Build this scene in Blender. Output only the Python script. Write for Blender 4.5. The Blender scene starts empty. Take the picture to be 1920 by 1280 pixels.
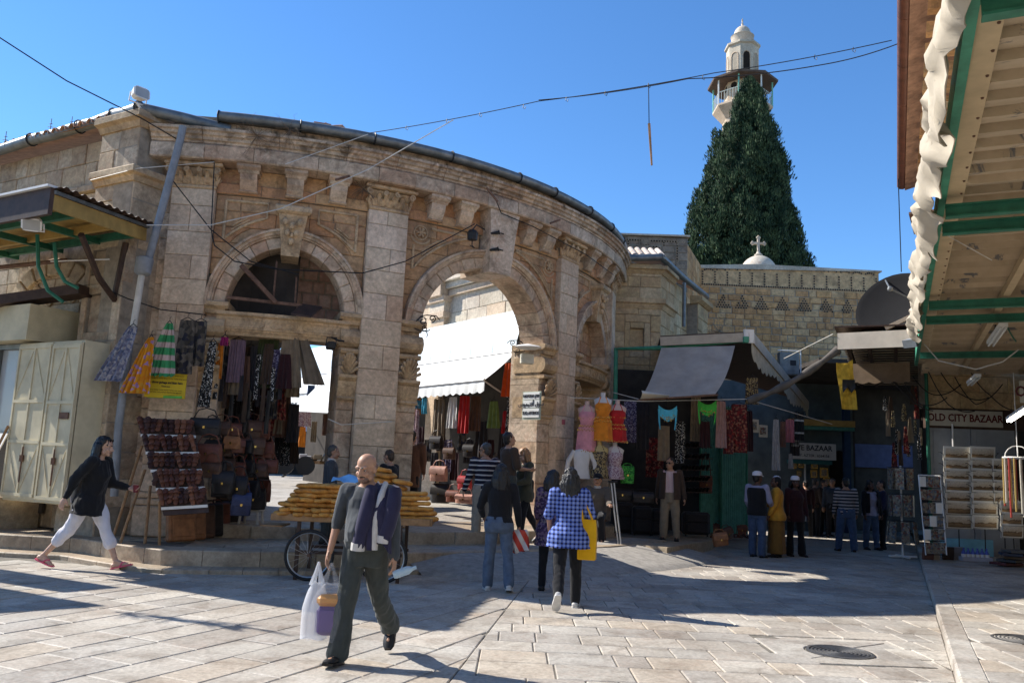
import bpy, math, random
from math import sin, cos, pi, radians, sqrt, atan2, hypot, ceil
from mathutils import Vector as V, Matrix, noise, Quaternion
import numpy as np
RN = random.Random(11)
SC = bpy.context.scene
COL = SC.collection
# ---------------------------------------------------------------- camera
F_PX = 1557.0
CAM = V((0, 0, 1.55))
_p = radians(8.75); _roll = math.atan(0.043)
FWD = V((0, cos(_p), sin(_p)))
_r0 = V((1, 0, 0)); _u0 = _r0.cross(FWD)
RIGHT = cos(_roll) * _r0 + sin(_roll) * _u0
UP = -sin(_roll) * _r0 + cos(_roll) * _u0
cd = bpy.data.cameras.new('camera'); cam = bpy.data.objects.new('camera', cd); COL.objects.link(cam)
cd.sensor_width = 22.2; cd.lens = F_PX / 1920 * 22.2; cd.clip_end = 2000; cd.clip_start = 0.05
M = Matrix((RIGHT, UP, -FWD)).transposed().to_4x4(); M.translation = CAM
cam.matrix_world = M
SC.camera = cam
# ---------------------------------------------------------------- light
SUN_TO = V((-0.93, 0.37, 0)).normalized()
SUN_EL = radians(40.0)
sd = SUN_TO * cos(SUN_EL) + V((0, 0, sin(SUN_EL)))
W = bpy.data.worlds.new('World'); SC.world = W; W.use_nodes = True
nt = W.node_tree
bgn = nt.nodes['Background']
sky = nt.nodes.new('ShaderNodeTexSky'); sky.sky_type = 'NISHITA'; sky.sun_disc = False
sky.sun_elevation = SUN_EL; sky.sun_rotation = math.atan2(SUN_TO.x, SUN_TO.y)
sky.altitude = 800; sky.air_density = 1.0; sky.dust_density = 0.0; sky.ozone_density = 6.0
hs = nt.nodes.new('ShaderNodeHueSaturation'); hs.inputs['Saturation'].default_value = 1.12; nt.links.new(sky.outputs[0], hs.inputs['Color']); nt.links.new(hs.outputs[0], bgn.inputs['Color']); bgn.inputs['Strength'].default_value = 0.112
sl = bpy.data.lights.new('sun', 'SUN'); sl.energy = 4.3; sl.angle = radians(0.53); sl.color = (1, 0.95, 0.87)
so = bpy.data.objects.new('sun', sl); COL.objects.link(so)
so.rotation_euler = (-sd).to_track_quat('-Z', 'Y').to_euler(); so.location = (-10, 12, 30)
vs = SC.view_settings; vs.view_transform = 'Standard'; vs.look = 'None'; vs.exposure = 1.0; vs.gamma = 1; vs.use_curve_mapping = False
# ---------------------------------------------------------------- measuring helpers
def ray(px, py): return FWD + RIGHT * ((px - 960) / F_PX) + UP * ((640 - py) / F_PX)
def at(px, py, y):
 d = ray(px, py); return CAM + d * (y / d.y)
def gnd(px, py, z=0.0):
 d = ray(px, py); return CAM + d * ((z - CAM.z) / d.z)
# ---------------------------------------------------------------- mesh builder
class MB:
 def __init__(s): s.v = []; s.f = []; s.m = []
 def add(s, vs, fs, mi=0):
  n = len(s.v); s.v += [tuple(p) for p in vs]
  s.f += [tuple(i + n for i in f) for f in fs]; s.m += [mi] * len(fs)
 def box(s, c, size, rz=0, mi=0, ch=0.0, M=None):
  x, y, z = size[0] / 2, size[1] / 2, size[2] / 2
  if M is None: M = Matrix.Rotation(rz, 3, 'Z')
  c = V(c)
  if ch <= 0:
   vs = [c + M @ V((a * x, b * y, d * z)) for d in (-1, 1) for a, b in ((-1, -1), (1, -1), (1, 1), (-1, 1))]
   s.add(vs, [(0, 3, 2, 1), (4, 5, 6, 7), (0, 1, 5, 4), (1, 2, 6, 5), (2, 3, 7, 6), (3, 0, 4, 7)], mi)
  else:
   ch = min(ch, x * .8, y * .8, z * .8)
   vs = []; idx = {}
   for a in (-1, 1):
    for b in (-1, 1):
     for d in (-1, 1):
      for k in range(3):
       q = [a * x, b * y, d * z]
       for j in range(3):
        if j != k: q[j] -= (a, b, d)[j] * ch
       idx[(a, b, d, k)] = len(vs); vs.append(c + M @ V(q))
   fs = []
   for k in range(3):
    o = [j for j in range(3) if j != k]
    for sg in (-1, 1):
     q = []
     for e, g in ((-1, -1), (1, -1), (1, 1), (-1, 1)):
      t = [0, 0, 0]; t[k] = sg; t[o[0]] = e; t[o[1]] = g; q.append(idx[(t[0], t[1], t[2], k)])
     if (sg > 0) != (k != 1): q.reverse()
     fs.append(q)
   for k in range(3):
    o = [j for j in range(3) if j != k]
    for e in (-1, 1):
     for g in (-1, 1):
      def I(t, kk):
       z_ = [0, 0, 0]; z_[k] = t; z_[o[0]] = e; z_[o[1]] = g; return idx[(z_[0], z_[1], z_[2], kk)]
      q = [I(-1, o[0]), I(1, o[0]), I(1, o[1]), I(-1, o[1])]
      if (e * g > 0) == (k == 1): q.reverse()
      fs.append(q)
   for a in (-1, 1):
    for b in (-1, 1):
     for d in (-1, 1):
      q = [idx[(a, b, d, 0)], idx[(a, b, d, 1)], idx[(a, b, d, 2)]]
      if a * b * d < 0: q.reverse()
      fs.append(q)
   s.add(vs, fs, mi)
 def loft(s, rings, mi=0, closed=True, cap=True):
  n = len(rings[0]); fs = []; vs = [p for r in rings for p in r]
  for i in range(len(rings) - 1):
   for j in range(n if closed else n - 1):
    k = (j + 1) % n; fs.append((i * n + j, i * n + k, (i + 1) * n + k, (i + 1) * n + j))
  if cap and closed:
   fs.append(tuple(range(n - 1, -1, -1))); b = (len(rings) - 1) * n; fs.append(tuple(range(b, b + n)))
  s.add(vs, fs, mi)
 def tube(s, pts, r, n=8, mi=0, cap=True):
  pts = [V(p) for p in pts]; rings = []; up = None
  for i, p in enumerate(pts):
   t = (pts[min(i + 1, len(pts) - 1)] - pts[max(i - 1, 0)])
   if t.length < 1e-9: t = V((0, 0, 1))
   t.normalize()
   if up is None: up = V((0, 0, 1)) if abs(t.z) < .9 else V((1, 0, 0))
   a = t.cross(up)
   if a.length < 1e-6: a = t.cross(V((0, 1, 0)))
   a.normalize(); up = a.cross(t).normalized()
   rr = r[i] if isinstance(r, (list, tuple)) else r
   rings.append([p + a * (cos(2 * pi * k / n) * rr) + up * (sin(2 * pi * k / n) * rr) for k in range(n)])
  s.loft(rings, mi, True, cap)
 def lathe(s, prof, c=(0, 0, 0), n=16, mi=0, M=None, sx=1, sy=1):
  c = V(c); M = M or Matrix.Identity(3)
  rings = [[c + M @ V((r * sx * cos(2 * pi * k / n), r * sy * sin(2 * pi * k / n), z)) for k in range(n)] for r, z in prof]
  s.loft(rings, mi)
 def ball(s, c, r, n=10, m=7, mi=0, M=None):
  if not isinstance(r, (list, tuple)): r = (r, r, r)
  c = V(c); M = M or Matrix.Identity(3); rings = []
  for i in range(m):
   a = -pi / 2 + pi * (i + .35) / (m - .3)
   a = max(-pi / 2 * .97, min(pi / 2 * .97, -pi / 2 + pi * i / (m - 1)))
   rings.append([c + M @ V((r[0] * cos(a) * cos(2 * pi * k / n), r[1] * cos(a) * sin(2 * pi * k / n), r[2] * sin(a))) for k in range(n)])
  s.loft(rings, mi)
 def capsule(s, a, b, ra, rb, n=12, mi=0, flat=1.0, side=None):
  a, b = V(a), V(b); t = (b - a); L = t.length
  if L < 1e-6: return s.ball(a, ra, n, 8, mi)
  t /= L; sd_ = V(side) if side is not None else (V((1, 0, 0)) if abs(t.x) < .9 else V((0, 1, 0)))
  y = t.cross(sd_).normalized(); x = y.cross(t).normalized(); rings = []
  for i in range(5):
   q = pi / 2 * i / 4.2; rings.append((a - t * ra * cos(q) , ra * max(sin(q), .08)))
  for i in range(5):
   q = pi / 2 * (1 - i / 4.2); q = max(q, 0.06); rings.append((b + t * rb * cos(q), rb * max(sin(q), .08)))
  s.loft([[p + x * (cos(2 * pi * k / n) * r) + y * (sin(2 * pi * k / n) * r * flat) for k in range(n)] for p, r in rings], mi)
 def prism(s, poly, h0, h1, fn=None, mi=0):
  n = len(poly); fn = fn or (lambda u, v, d: (u, v, d))
  vs = [fn(u, v, h0) for u, v in poly] + [fn(u, v, h1) for u, v in poly]
  s.add(vs, [tuple(range(n - 1, -1, -1)), tuple(range(n, 2 * n))] + [(i, (i + 1) % n, n + (i + 1) % n, n + i) for i in range(n)], mi)
 def sheet(s, grid, th=0.004, mi=0):
  """a cloth: grid of points with a little thickness"""
  ni, nj = len(grid), len(grid[0]); G = [[V(p) for p in r] for r in grid]
  N = []
  for i in range(ni):
   for j in range(nj):
    a = G[min(i + 1, ni - 1)][j] - G[max(i - 1, 0)][j]; b = G[i][min(j + 1, nj - 1)] - G[i][max(j - 1, 0)]
    n = a.cross(b); N.append(n.normalized() if n.length > 1e-12 else V((0, 0, 1)))
  A = [G[i][j] + N[i * nj + j] * (th / 2) for i in range(ni) for j in range(nj)]
  B = [G[i][j] - N[i * nj + j] * (th / 2) for i in range(ni) for j in range(nj)]
  fs = []; o = ni * nj
  for i in range(ni - 1):
   for j in range(nj - 1):
    q = (i * nj + j, (i + 1) * nj + j, (i + 1) * nj + j + 1, i * nj + j + 1); fs.append(q); fs.append(tuple(o + k for k in reversed(q)))
  lp = [(0, j) for j in range(nj)] + [(i, nj - 1) for i in range(1, ni)] + [(ni - 1, j) for j in range(nj - 2, -1, -1)] + [(i, 0) for i in range(ni - 2, 0, -1)]
  lp = [i * nj + j for i, j in lp]
  for k in range(len(lp)):
   a, b = lp[k], lp[(k + 1) % len(lp)]; fs.append((a, b, o + b, o + a))
  s.add(A + B, fs, mi)
def wmat(o):
 m = Matrix.LocRotScale(o.location, o.rotation_euler, o.scale)
 return (wmat(o.parent) @ o.matrix_parent_inverse @ m) if o.parent else m
def ob(name, mb, mats, parent=None, smooth=False, loc=None, rot=None):
 me = mb if isinstance(mb, bpy.types.Mesh) else bpy.data.meshes.new(name)
 if me is not mb:
  me.from_pydata(mb.v, [], mb.f)
  if not isinstance(mats, (list, tuple)): mats = [mats]
  for m in mats: me.materials.append(m)
  if any(mb.m): me.polygons.foreach_set('material_index', mb.m)
  if smooth: me.polygons.foreach_set('use_smooth', [True] * len(me.polygons))
  me.update()
  if smooth: me.set_sharp_from_angle(angle=radians(50))
 o = bpy.data.objects.new(name, me); COL.objects.link(o)
 if loc is not None: o.location = loc
 if rot is not None: o.rotation_euler = rot
 if parent is not None:
  o.parent = parent; o.matrix_parent_inverse = wmat(parent).inverted()
 return o
def tag(o, label, cat, group=None):
 o['label'] = label; o['category'] = cat
 if group: o['group'] = group
 return o
def thing(name, label, cat, loc=(0, 0, 0), rz=0, group=None):
 o = bpy.data.objects.new(name, None); COL.objects.link(o); o.empty_display_size = .1
 o.location = loc; o.rotation_euler = (0, 0, rz)
 return tag(o, label, cat, group)
def kind(o, k): o['kind'] = k; return o
KIDS = {}
def copy_tree(o, loc=None, rot=None, label=None, parent=None, sc=None):
 c = o.copy(); COL.objects.link(c)
 if parent is not None: c.parent = parent
 if loc is not None: c.location = loc
 if rot is not None: c.rotation_euler = rot
 if sc is not None: c.scale = sc
 if label: c['label'] = label
 for ch in list(o.children): copy_tree(ch, parent=c)
 return c
# ---------------------------------------------------------------- materials
MATS = {}
def srgb(r, g, b):
 f = lambda c: ((c / 255 + .055) / 1.055) ** 2.4 if c > 10 else c / 255 / 12.92
 return (f(r), f(g), f(b))
class NB:
 """tiny node-tree helper"""
 def __init__(s, name):
  s.m = bpy.data.materials.new(name); s.m.use_nodes = True; s.t = s.m.node_tree
  s.b = s.t.nodes['Principled BSDF']; s.geo = None
 def n(s, ty, **kw):
  q = s.t.nodes.new(ty)
  for k, v in kw.items():
   if k.startswith('i_'): q.inputs[int(k[2:]) if k[2:].isdigit() else k[2:]].default_value = v
   else: setattr(q, k, v)
  return q
 def l(s, a, b): s.t.links.new(a, b)
 def pos(s):
  if s.geo is None: s.geo = s.n('ShaderNodeNewGeometry')
  return s.geo.outputs['Position']
 def obj(s): return s.n('ShaderNodeTexCoord').outputs['Object']
 def noise(s, vec, scale, det=4, rough=.55, dist=0):
  q = s.n('ShaderNodeTexNoise'); q.inputs['Scale'].default_value = scale; q.inputs['Detail'].default_value = det
  q.inputs['Roughness'].default_value = rough; q.inputs['Distortion'].default_value = dist
  s.l(vec, q.inputs['Vector']); return q.outputs['Fac']
 def mp(s, a, lo, hi, o0=0., o1=1.):
  q = s.n('ShaderNodeMapRange'); s.l(a, q.inputs[0])
  for i, x in enumerate((lo, hi, o0, o1)): q.inputs[i + 1].default_value = x
  return q.outputs[0]
 def mix(s, f, a, b, bt='MIX'):
  q = s.n('ShaderNodeMix', data_type='RGBA', blend_type=bt)
  for i, x in ((0, f), (6, a), (7, b)):
   if hasattr(x, 'links') or hasattr(x, 'is_linked'): s.l(x, q.inputs[i])
   else: q.inputs[i].default_value = x if i == 0 else (tuple(x) + (1,))[:4]
  return q.outputs[2]
 def math(s, op, a, b=0.):
  q = s.n('ShaderNodeMath', operation=op)
  for i, x in enumerate((a, b)):
   if hasattr(x, 'is_linked'): s.l(x, q.inputs[i])
   else: q.inputs[i].default_value = x
  return q.outputs[0]
 def rnd(s):
  a = s.n('ShaderNodeObjectInfo').outputs['Random']
  s.pos(); b = s.geo.outputs['Random Per Island']
  return s.math('FRACT', s.math('ADD', a, b))
 def ramp(s, f, stops, interp='LINEAR'):
  q = s.n('ShaderNodeValToRGB'); e = q.color_ramp; e.interpolation = interp
  while len(e.elements) < len(stops): e.elements.new(.5)
  for el, (p, c) in zip(e.elements, stops): el.position = p; el.color = (tuple(c) + (1,))[:4]
  s.l(f, q.inputs[0]); return q.outputs[0]
 def bump(s, h, st=.3, dist=.01):
  q = s.n('ShaderNodeBump'); q.inputs['Strength'].default_value = st; q.inputs['Distance'].default_value = dist
  s.l(h, q.inputs['Height']); s.l(q.outputs[0], s.b.inputs['Normal'])
 def done(s, col, rough=.8, spec=.3):
  if hasattr(col, 'is_linked'): s.l(col, s.b.inputs['Base Color'])
  else: s.b.inputs['Base Color'].default_value = (tuple(col) + (1,))[:4]
  if hasattr(rough, 'is_linked'): s.l(rough, s.b.inputs['Roughness'])
  else: s.b.inputs['Roughness'].default_value = rough
  s.b.inputs['Specular IOR Level'].default_value = spec
  return s.m
def sc3(c, k): return tuple(min(1, x * k) for x in c)
def mat(name, col, rough=.8, var=.2, scale=4., bump=.2, bscale=60., rv=.12, spec=.3, metal=0, coat=0, emit=None):
 if name in MATS: return MATS[name]
 b = NB(name); p = b.pos()
 f = b.mp(b.noise(p, scale, 5, .6), .3, .7)
 c = b.mix(f, sc3(col, 1 - var), sc3(col, 1 + var))
 if rv: c = b.mix(1.0, c, b.mix(b.rnd(), (1 - rv,) * 3, (1 + rv,) * 3), 'MULTIPLY')
 if bump: b.bump(b.noise(p, bscale, 3), bump, .006)
 b.b.inputs['Metallic'].default_value = metal; b.b.inputs['Coat Weight'].default_value = coat
 if emit: b.b.inputs['Emission Color'].default_value = tuple(col) + (1,); b.b.inputs['Emission Strength'].default_value = emit
 MATS[name] = b.done(c, rough, spec); return MATS[name]
def stone_mat(name, cols, top=None, spots=0, vein=(.42, .2, .12), veinamt=.45, rough=.82, bump=.35, dirt=.4, dirtcol=(.10, .07, .045), bs=14., soot=None):
 """limestone blocks: hue differs block by block, iron veins, pitted face, lichen and soot stains"""
 b = NB(name); p = b.pos(); r = b.rnd()
 n = len(cols); c = b.ramp(r, [(i / n, q) for i, q in enumerate(cols)], 'CONSTANT')
 n1 = b.noise(p, 1.7, 6, .65); n2 = b.noise(p, bs, 6, .7, .3); n3 = b.noise(p, 90, 3)
 c = b.mix(1.0, c, b.mix(b.mp(n2, .3, .7), (.68,) * 3, (1.22,) * 3), 'MULTIPLY')
 c = b.mix(1.0, c, b.mix(b.mp(b.noise(p, .9, 4, .6), .35, .65), (.80, .76, .72), (1.10, 1.08, 1.05)), 'MULTIPLY')
 vn = b.mp(b.math('ABSOLUTE', b.math('SUBTRACT', b.noise(p, 5.5, 6, .6, 1.2), .5)), 0, .07, 1, 0)
 vn = b.math('MULTIPLY', vn, b.mp(n1, .42, .68, 0, veinamt)); c = b.mix(vn, c, vein)
 d = b.math('MULTIPLY', b.mp(b.noise(p, 2.6, 8, .72, .6), .48, .64), dirt)
 if top:
  z = b.n('ShaderNodeSeparateXYZ'); b.l(p, z.inputs[0])
  zz = b.math('ADD', z.outputs[2], b.mp(n1, .3, .7, -.25, .25))
  d = b.math('MAXIMUM', d, b.math('MULTIPLY', b.mp(zz, top[0], top[1], 0, 1), b.mp(b.noise(p, 4., 7, .7, .8), .38, .62, .0, top[2])))
 c = b.mix(d, c, dirtcol)
 if soot:
  st = b.noise(p, 3., 5, .6); c = b.mix(b.mp(st, .45, .62, 0, soot), c, (.16, .13, .11))
 if spots:
  for sc_, th, st in ((4.5, .055, .75), (1.1, .16, .45)):
   v = b.n('ShaderNodeTexVoronoi'); v.inputs['Scale'].default_value = sc_; b.l(p, v.inputs['Vector']); q = b.n('ShaderNodeSeparateColor'); b.l(v.outputs['Color'], q.inputs[0])
   dd = b.math('ADD', v.outputs['Distance'], b.mp(n2, .3, .7, -.03, .03)); c = b.mix(b.math('MULTIPLY', b.math('MULTIPLY', b.mp(dd, th * .6, th, 1, 0), b.mp(q.outputs[0], .55, .6, 0, 1)), st * spots), c, (.10, .085, .07))
 h = b.math('ADD', b.math('MULTIPLY', n2, .8), b.math('MULTIPLY', n3, .35))
 b.bump(h, bump, .02)
 MATS[name] = b.done(c, rough, .25); return MATS[name]
def glassy(name, col=(.8, .85, .88), rough=.03, alpha=.35):
 b = NB(name); b.b.inputs['Alpha'].default_value = alpha
 MATS[name] = b.done(col, rough, .6); return MATS[name]
PINK = [(.62, .475, .34), (.66, .52, .385), (.60, .43, .30), (.69, .56, .43), (.65, .52, .38), (.56, .43, .31), (.65, .48, .33), (.63, .51, .375)]
TAN = [(.49, .385, .26), (.53, .42, .29), (.44, .35, .245), (.56, .47, .35), (.51, .40, .265), (.46, .37, .265)]
GOLD = [(.66, .375, .165), (.70, .42, .20), (.60, .34, .155), (.71, .47, .25)]
m_pink = stone_mat('pink_limestone', PINK, top=(6.15, 6.9, .95), dirt=.6, veinamt=.65)
m_pil = stone_mat('pilaster_limestone', [sc3(c, 1.08) for c in PINK], top=(5.4, 7.6, .4), dirt=.26, veinamt=.28, bump=.25)
m_spandrel = stone_mat('spandrel_limestone', [(.54, .33, .17), (.52, .285, .145), (.57, .37, .20), (.49, .315, .175), (.55, .30, .15)], dirt=.55, veinamt=.75)
m_carved = stone_mat('carved_limestone', [(.60, .44, .27)], dirt=.6, bump=.5, bs=22)
m_tan = stone_mat('wing_limestone', TAN, top=(5.6, 7.2, .55), dirt=.5)
m_pav = stone_mat('pavilion_limestone', [(.54, .40, .22), (.58, .43, .25), (.52, .37, .20), (.60, .47, .29)], top=(6.3, 7.2, .5), dirt=.35)
m_gold = stone_mat('rubble_limestone', GOLD, dirt=.5, bump=.6, bs=9, veinamt=.3)
m_white_stone = stone_mat('bright_limestone', [(.58, .52, .42), (.62, .55, .45), (.60, .48, .36), (.56, .50, .42)], dirt=.15, veinamt=.2)
m_mortar = mat('lime_mortar', (.30, .25, .19), .95, .3, 8, .4, 80, 0)
m_pave = stone_mat('paving_limestone', [(.45, .42, .37), (.475, .44, .385), (.42, .395, .35), (.465, .415, .345), (.50, .47, .415), (.44, .42, .38), (.37, .34, .30), (.40, .38, .345)], rough=.6, dirt=.42, spots=.8, veinamt=.15, bump=.28, bs=26)
m_step = stone_mat('step_limestone', [(.40, .33, .24), (.43, .355, .265), (.375, .315, .235)], rough=.6, dirt=.4, veinamt=.2)
m_grout = mat('paving_grout', (.16, .145, .12), .95, .3, 20, .4, 150, 0)
m_asph = mat('patched_asphalt', (.31, .285, .25), .9, .25, 9, .8, 120, 0)
m_zinc = mat('grey_zinc', (.17, .18, .18), .5, .35, 5, .1, 40, .1, .5, .5)
m_pipe = mat('painted_grey_pipe', (.23, .24, .25), .55, .25, 6, .1, 40, 0)
m_pvc = mat('pale_plastic_pipe', (.55, .52, .46), .5, .15, 6, .05, 40, 0)
m_tile = mat('terracotta_tile', (.36, .21, .14), .85, .35, 7, .3, 60, .2)
m_iron = mat('black_iron', (.02, .02, .02), .5, .3, 20, .1, 90, 0)
m_rust = mat('rusty_steel', (.16, .09, .06), .8, .4, 14, .3, 80, .1)
m_green = mat('green_painted_steel', (.03, .16, .10), .45, .25, 8, .1, 60, .05)
m_teal = mat('teal_painted_wood', (.08, .25, .20), .6, .25, 9, .2, 60, .1)
m_cream = mat('cream_painted_steel', (.56, .49, .33), .6, .22, 2.2, .15, 50, .05)
m_brown = mat('dark_brown_paint', (.06, .035, .025), .6, .3, 8, .15, 60, 0)
m_wood = mat('bare_timber', (.30, .17, .08), .7, .3, 12, .2, 60, .1)
m_black = mat('black_cable', (.015, .015, .016), .6, .2, 9, 0, 40, 0)
m_whitep = mat('white_paint', (.72, .70, .66), .5, .08, 5, .05, 60, 0)
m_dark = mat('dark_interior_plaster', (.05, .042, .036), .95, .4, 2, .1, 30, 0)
# ================================================================ GROUND
CX, CY, R0 = -6.16, 22.288, 8.772
SD = V((0.422, 0.907, 0)).normalized()           # direction of the street on the right
SN = V((SD.y, -SD.x, 0))                          # to the right of it
KERB0 = V((0.44, 0, 0))
def kx(y): return 0.44 + 0.465 * y
g = MB(); g.add([(-300, -60, -.011), (400, -60, -.011), (400, 500, -.011), (-300, 500, -.011)], [(0, 1, 2, 3)])
street = kind(ob('street', g, m_grout), 'structure')
def clip(poly, a, n):
 """keep the side of the line through a where dot(p-a, n) >= 0"""
 out = []
 for i in range(len(poly)):
  p, q = poly[i], poly[(i + 1) % len(poly)]
  dp = (p[0] - a[0]) * n[0] + (p[1] - a[1]) * n[1]; dq = (q[0] - a[0]) * n[0] + (q[1] - a[1]) * n[1]
  if dp >= 0: out.append(p)
  if (dp >= 0) != (dq >= 0):
   t = dp / (dp - dq); out.append((p[0] + (q[0] - p[0]) * t, p[1] + (q[1] - p[1]) * t))
 return out
def area(p): return abs(sum(p[i][0] * p[(i + 1) % len(p)][1] - p[(i + 1) % len(p)][0] * p[i][1] for i in range(len(p)))) / 2
def shrink(poly, g):
 n = len(poly); c = (sum(p[0] for p in poly) / n, sum(p[1] for p in poly) / n)
 if sum(poly[i][0] * poly[(i + 1) % n][1] - poly[(i + 1) % n][0] * poly[i][1] for i in range(n)) < 0: poly = poly[::-1]
 P = [V((p[0], p[1])) for p in poly]; out = []
 for i in range(n):
  a, b, c_ = P[i - 1], P[i], P[(i + 1) % n]
  e1 = (b - a); e2 = (c_ - b)
  if e1.length < 1e-6 or e2.length < 1e-6: out.append((b.x, b.y)); continue
  e1.normalize(); e2.normalize(); n1 = V((-e1.y, e1.x)); n2 = V((-e2.y, e2.x)); m = n1 + n2
  k = g / max(.35, 1 + n1.dot(n2)); q = b + m * k; out.append((q.x, q.y))
 return out
def slab(mb, poly, z0, z1, ch=.009, gap=.005, tilt=.0022):
 p = shrink(poly, gap); q = shrink(p, ch); n = len(p)
 if len(q) != n: return
 ax, ay = RN.uniform(-tilt, tilt), RN.uniform(-tilt, tilt); cx = sum(a[0] for a in p) / n; cy = sum(a[1] for a in p) / n
 T = lambda a: z1 + (a[0] - cx) * ax * 2 + (a[1] - cy) * ay * 2
 vs = [(a[0], a[1], z0) for a in p] + [(a[0], a[1], T(a) - ch * .7) for a in p] + [(a[0], a[1], T(a)) for a in q]
 fs = [(i, (i + 1) % n, n + (i + 1) % n, n + i) for i in range(n)] + [(n + i, n + (i + 1) % n, 2 * n + (i + 1) % n, 2 * n + i) for i in range(n)] + [tuple(range(2 * n, 3 * n))]
 mb.add(vs, fs)
def lay(o, ang, w, l, ext, keep):
 """running-bond paving; returns polygons"""
 c, s = cos(ang), sin(ang); res = []
 v = -ext[1]
 while v < ext[1]:
  h = w * RN.uniform(.86, 1.15); u = -ext[0] + RN.uniform(0, l)
  while u < ext[0]:
   L = l * RN.choice((.62, .8, 1, 1.15, 1.4)) * RN.uniform(.92, 1.08)
   poly = [(o[0] + c * a - s * b, o[1] + s * a + c * b) for a, b in ((u, v), (u + L, v), (u + L, v + h), (u, v + h))]
   q = keep(poly)
   if q and len(q) > 2 and area(q) > .02: res.append(q)
   u += L
  v += h
 return res
ZB0 = (-.25, 7.2); zb_n = (.992, -.125)            # seam between the two layings
MAN1 = gnd(1575, 1221); MAN2 = gnd(1922, 1199, .1)
def inpic(poly, m=1.3):
 c = (sum(p[0] for p in poly) / len(poly), sum(p[1] for p in poly) / len(poly))
 if c[1] < 4.6 or c[1] > 27: return False
 if c[0] < -.66 * c[1] - m or c[0] > .66 * c[1] + m: return False
 d = hypot(c[0] - CX, c[1] - CY)
 if d < 10.4 and c[1] < 30 and c[0] < 4.4: return False
 if c[0] < -6 and c[1] > 15: return False
 return True
def keepA(p):
 p = clip(p, ZB0, (-zb_n[0], -zb_n[1])); return p if p and len(p) > 2 and inpic(p) else None
def man_ok(p, mc):
 c = (sum(a[0] for a in p) / len(p), sum(a[1] for a in p) / len(p)); return True
def keepB(p):
 p = clip(p, ZB0, zb_n)
 if len(p) > 2: p = clip(p, (kx(0), 0), (-SN.x, -SN.y))
 if len(p) > 2:
  cx = sum(a[0] for a in p) / len(p); cy = sum(a[1] for a in p) / len(p)
  if abs(cx - MAN1.x) < .62 and abs(cy - MAN1.y) < .5: return None
 return p if len(p) > 2 and inpic(p) else None
def keepC(p):
 p = clip(p, (kx(0) + .22, 0), (SN.x, SN.y))
 return p if len(p) > 2 and inpic(p, 2.5) else None
polys = [(q, 0.0) for q in lay((-2, 9), atan2(SD.y, SD.x), .40, .68, (22, 16), keepA)]
polys += [(q, 0.0) for q in lay((3, 12), -.01, .45, .44, (16, 18), keepB)]
polys += [(q, 0.1) for q in lay((6, 10), -.06, .42, .56, (14, 14), keepC)]
# four slabs round each manhole
for mc, z in ((MAN1, 0), (MAN2, .1)):
 r = .30
 for k in range(4):
  a0 = pi / 4 + k * pi / 2; sx, sy = (.66, .52)
  cr = [(mc.x + sx * s1, mc.y + sy * s2) for s1, s2 in ((1, 1), (-1, 1), (-1, -1), (1, -1))]
  arc = [(mc.x + (r + .015) * cos(a0 + (pi / 2) * t / 5), mc.y + (r + .015) * sin(a0 + (pi / 2) * t / 5)) for t in range(6)]
  A, B = cr[k], cr[(k + 1) % 4]
  if z == 0: polys.append(([A, B] + arc[::-1], z))
polys.sort(key=lambda q: (sum(a[1] for a in q[0]) / len(q[0])))
polys.append(([(MAN1.x + 1.3 * a, MAN1.y + 1.05 * b_) for a, b_ in ((-1, -1), (1, -1), (1, 1), (-1, 1))], -.012))
vis = [q for q in polys if abs(sum(a[0] for a in q[0]) / len(q[0])) < .64 * (sum(a[1] for a in q[0]) / len(q[0])) and sum(a[1] for a in q[0]) / len(q[0]) > 5.7]
vid = {id(q) for q in vis[:296]}
rest = MB()
for q in polys:
 z1 = q[1] + RN.uniform(-.002, .0025)
 if id(q) in vid:
  mb = MB(); slab(mb, q[0], -.08 + q[1], z1); ob('paving_stone', mb, m_pave, street)
 else: slab(rest, q[0], -.08 + q[1], z1, tilt=.002)
kind(ob('paving_stone', rest, m_pave, street), 'stuff')
# pavement on the right with its kerb
pvm = MB()
pv = [(kx(-5) + .03, -5), (60, -5), (60, 40), (kx(40) + .03, 40)]
pvm.add([(x, y, .088) for x, y in pv] + [(x, y, -.03) for x, y in pv], [(0, 1, 2, 3), (0, 3, 7, 4), (0, 4, 5, 1)])
pavement = kind(ob('pavement', pvm, m_grout), 'structure')
y = 3.0
while y < 22:
 L = RN.uniform(.7, 1.0); mb = MB()
 a = (kx(y), y); b = (kx(y + L * SD.y), y + L * SD.y)
 slab(mb, [a, (a[0] + .22 * SN.x, a[1] + .22 * SN.y), (b[0] + .22 * SN.x, b[1] + .22 * SN.y), b], -.1, .105 + RN.uniform(-.004, .004), .018, .004)
 ob('kerb_stone', mb, m_pave, pavement); y += L * SD.y
# manhole covers: rim, plate, raised rings
m_castiron = mat('worn_cast_iron', (.13, .125, .12), .5, .25, 18, .3, 90, .05, .5, .6)
def manhole(c, label):
 t = thing('manhole_cover', label, 'manhole cover', (c.x, c.y, c.z), group='manhole covers in the paving')
 mb = MB(); mb.lathe([(.30, -.05), (.30, .003), (.275, .006), (.272, -.004), (.0, -.004)], n=40); ob('plate', mb, m_castiron, t, loc=(0, 0, 0)).matrix_parent_inverse = Matrix()
 for r in (.25, .215, .18, .145, .11, .075, .04):
  mb = MB(); mb.lathe([(r - .009, -.006), (r - .007, .003), (r + .007, .003), (r + .009, -.006)], n=40); o = ob('ring', mb, m_castiron, t); o.matrix_parent_inverse = Matrix()
 return t
manhole(MAN1, 'round iron manhole cover with ringed pattern set in the open street')
manhole(V((MAN2.x, MAN2.y, .102)), 'iron manhole cover in the raised pavement by the kerb, cut by the picture edge')
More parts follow.
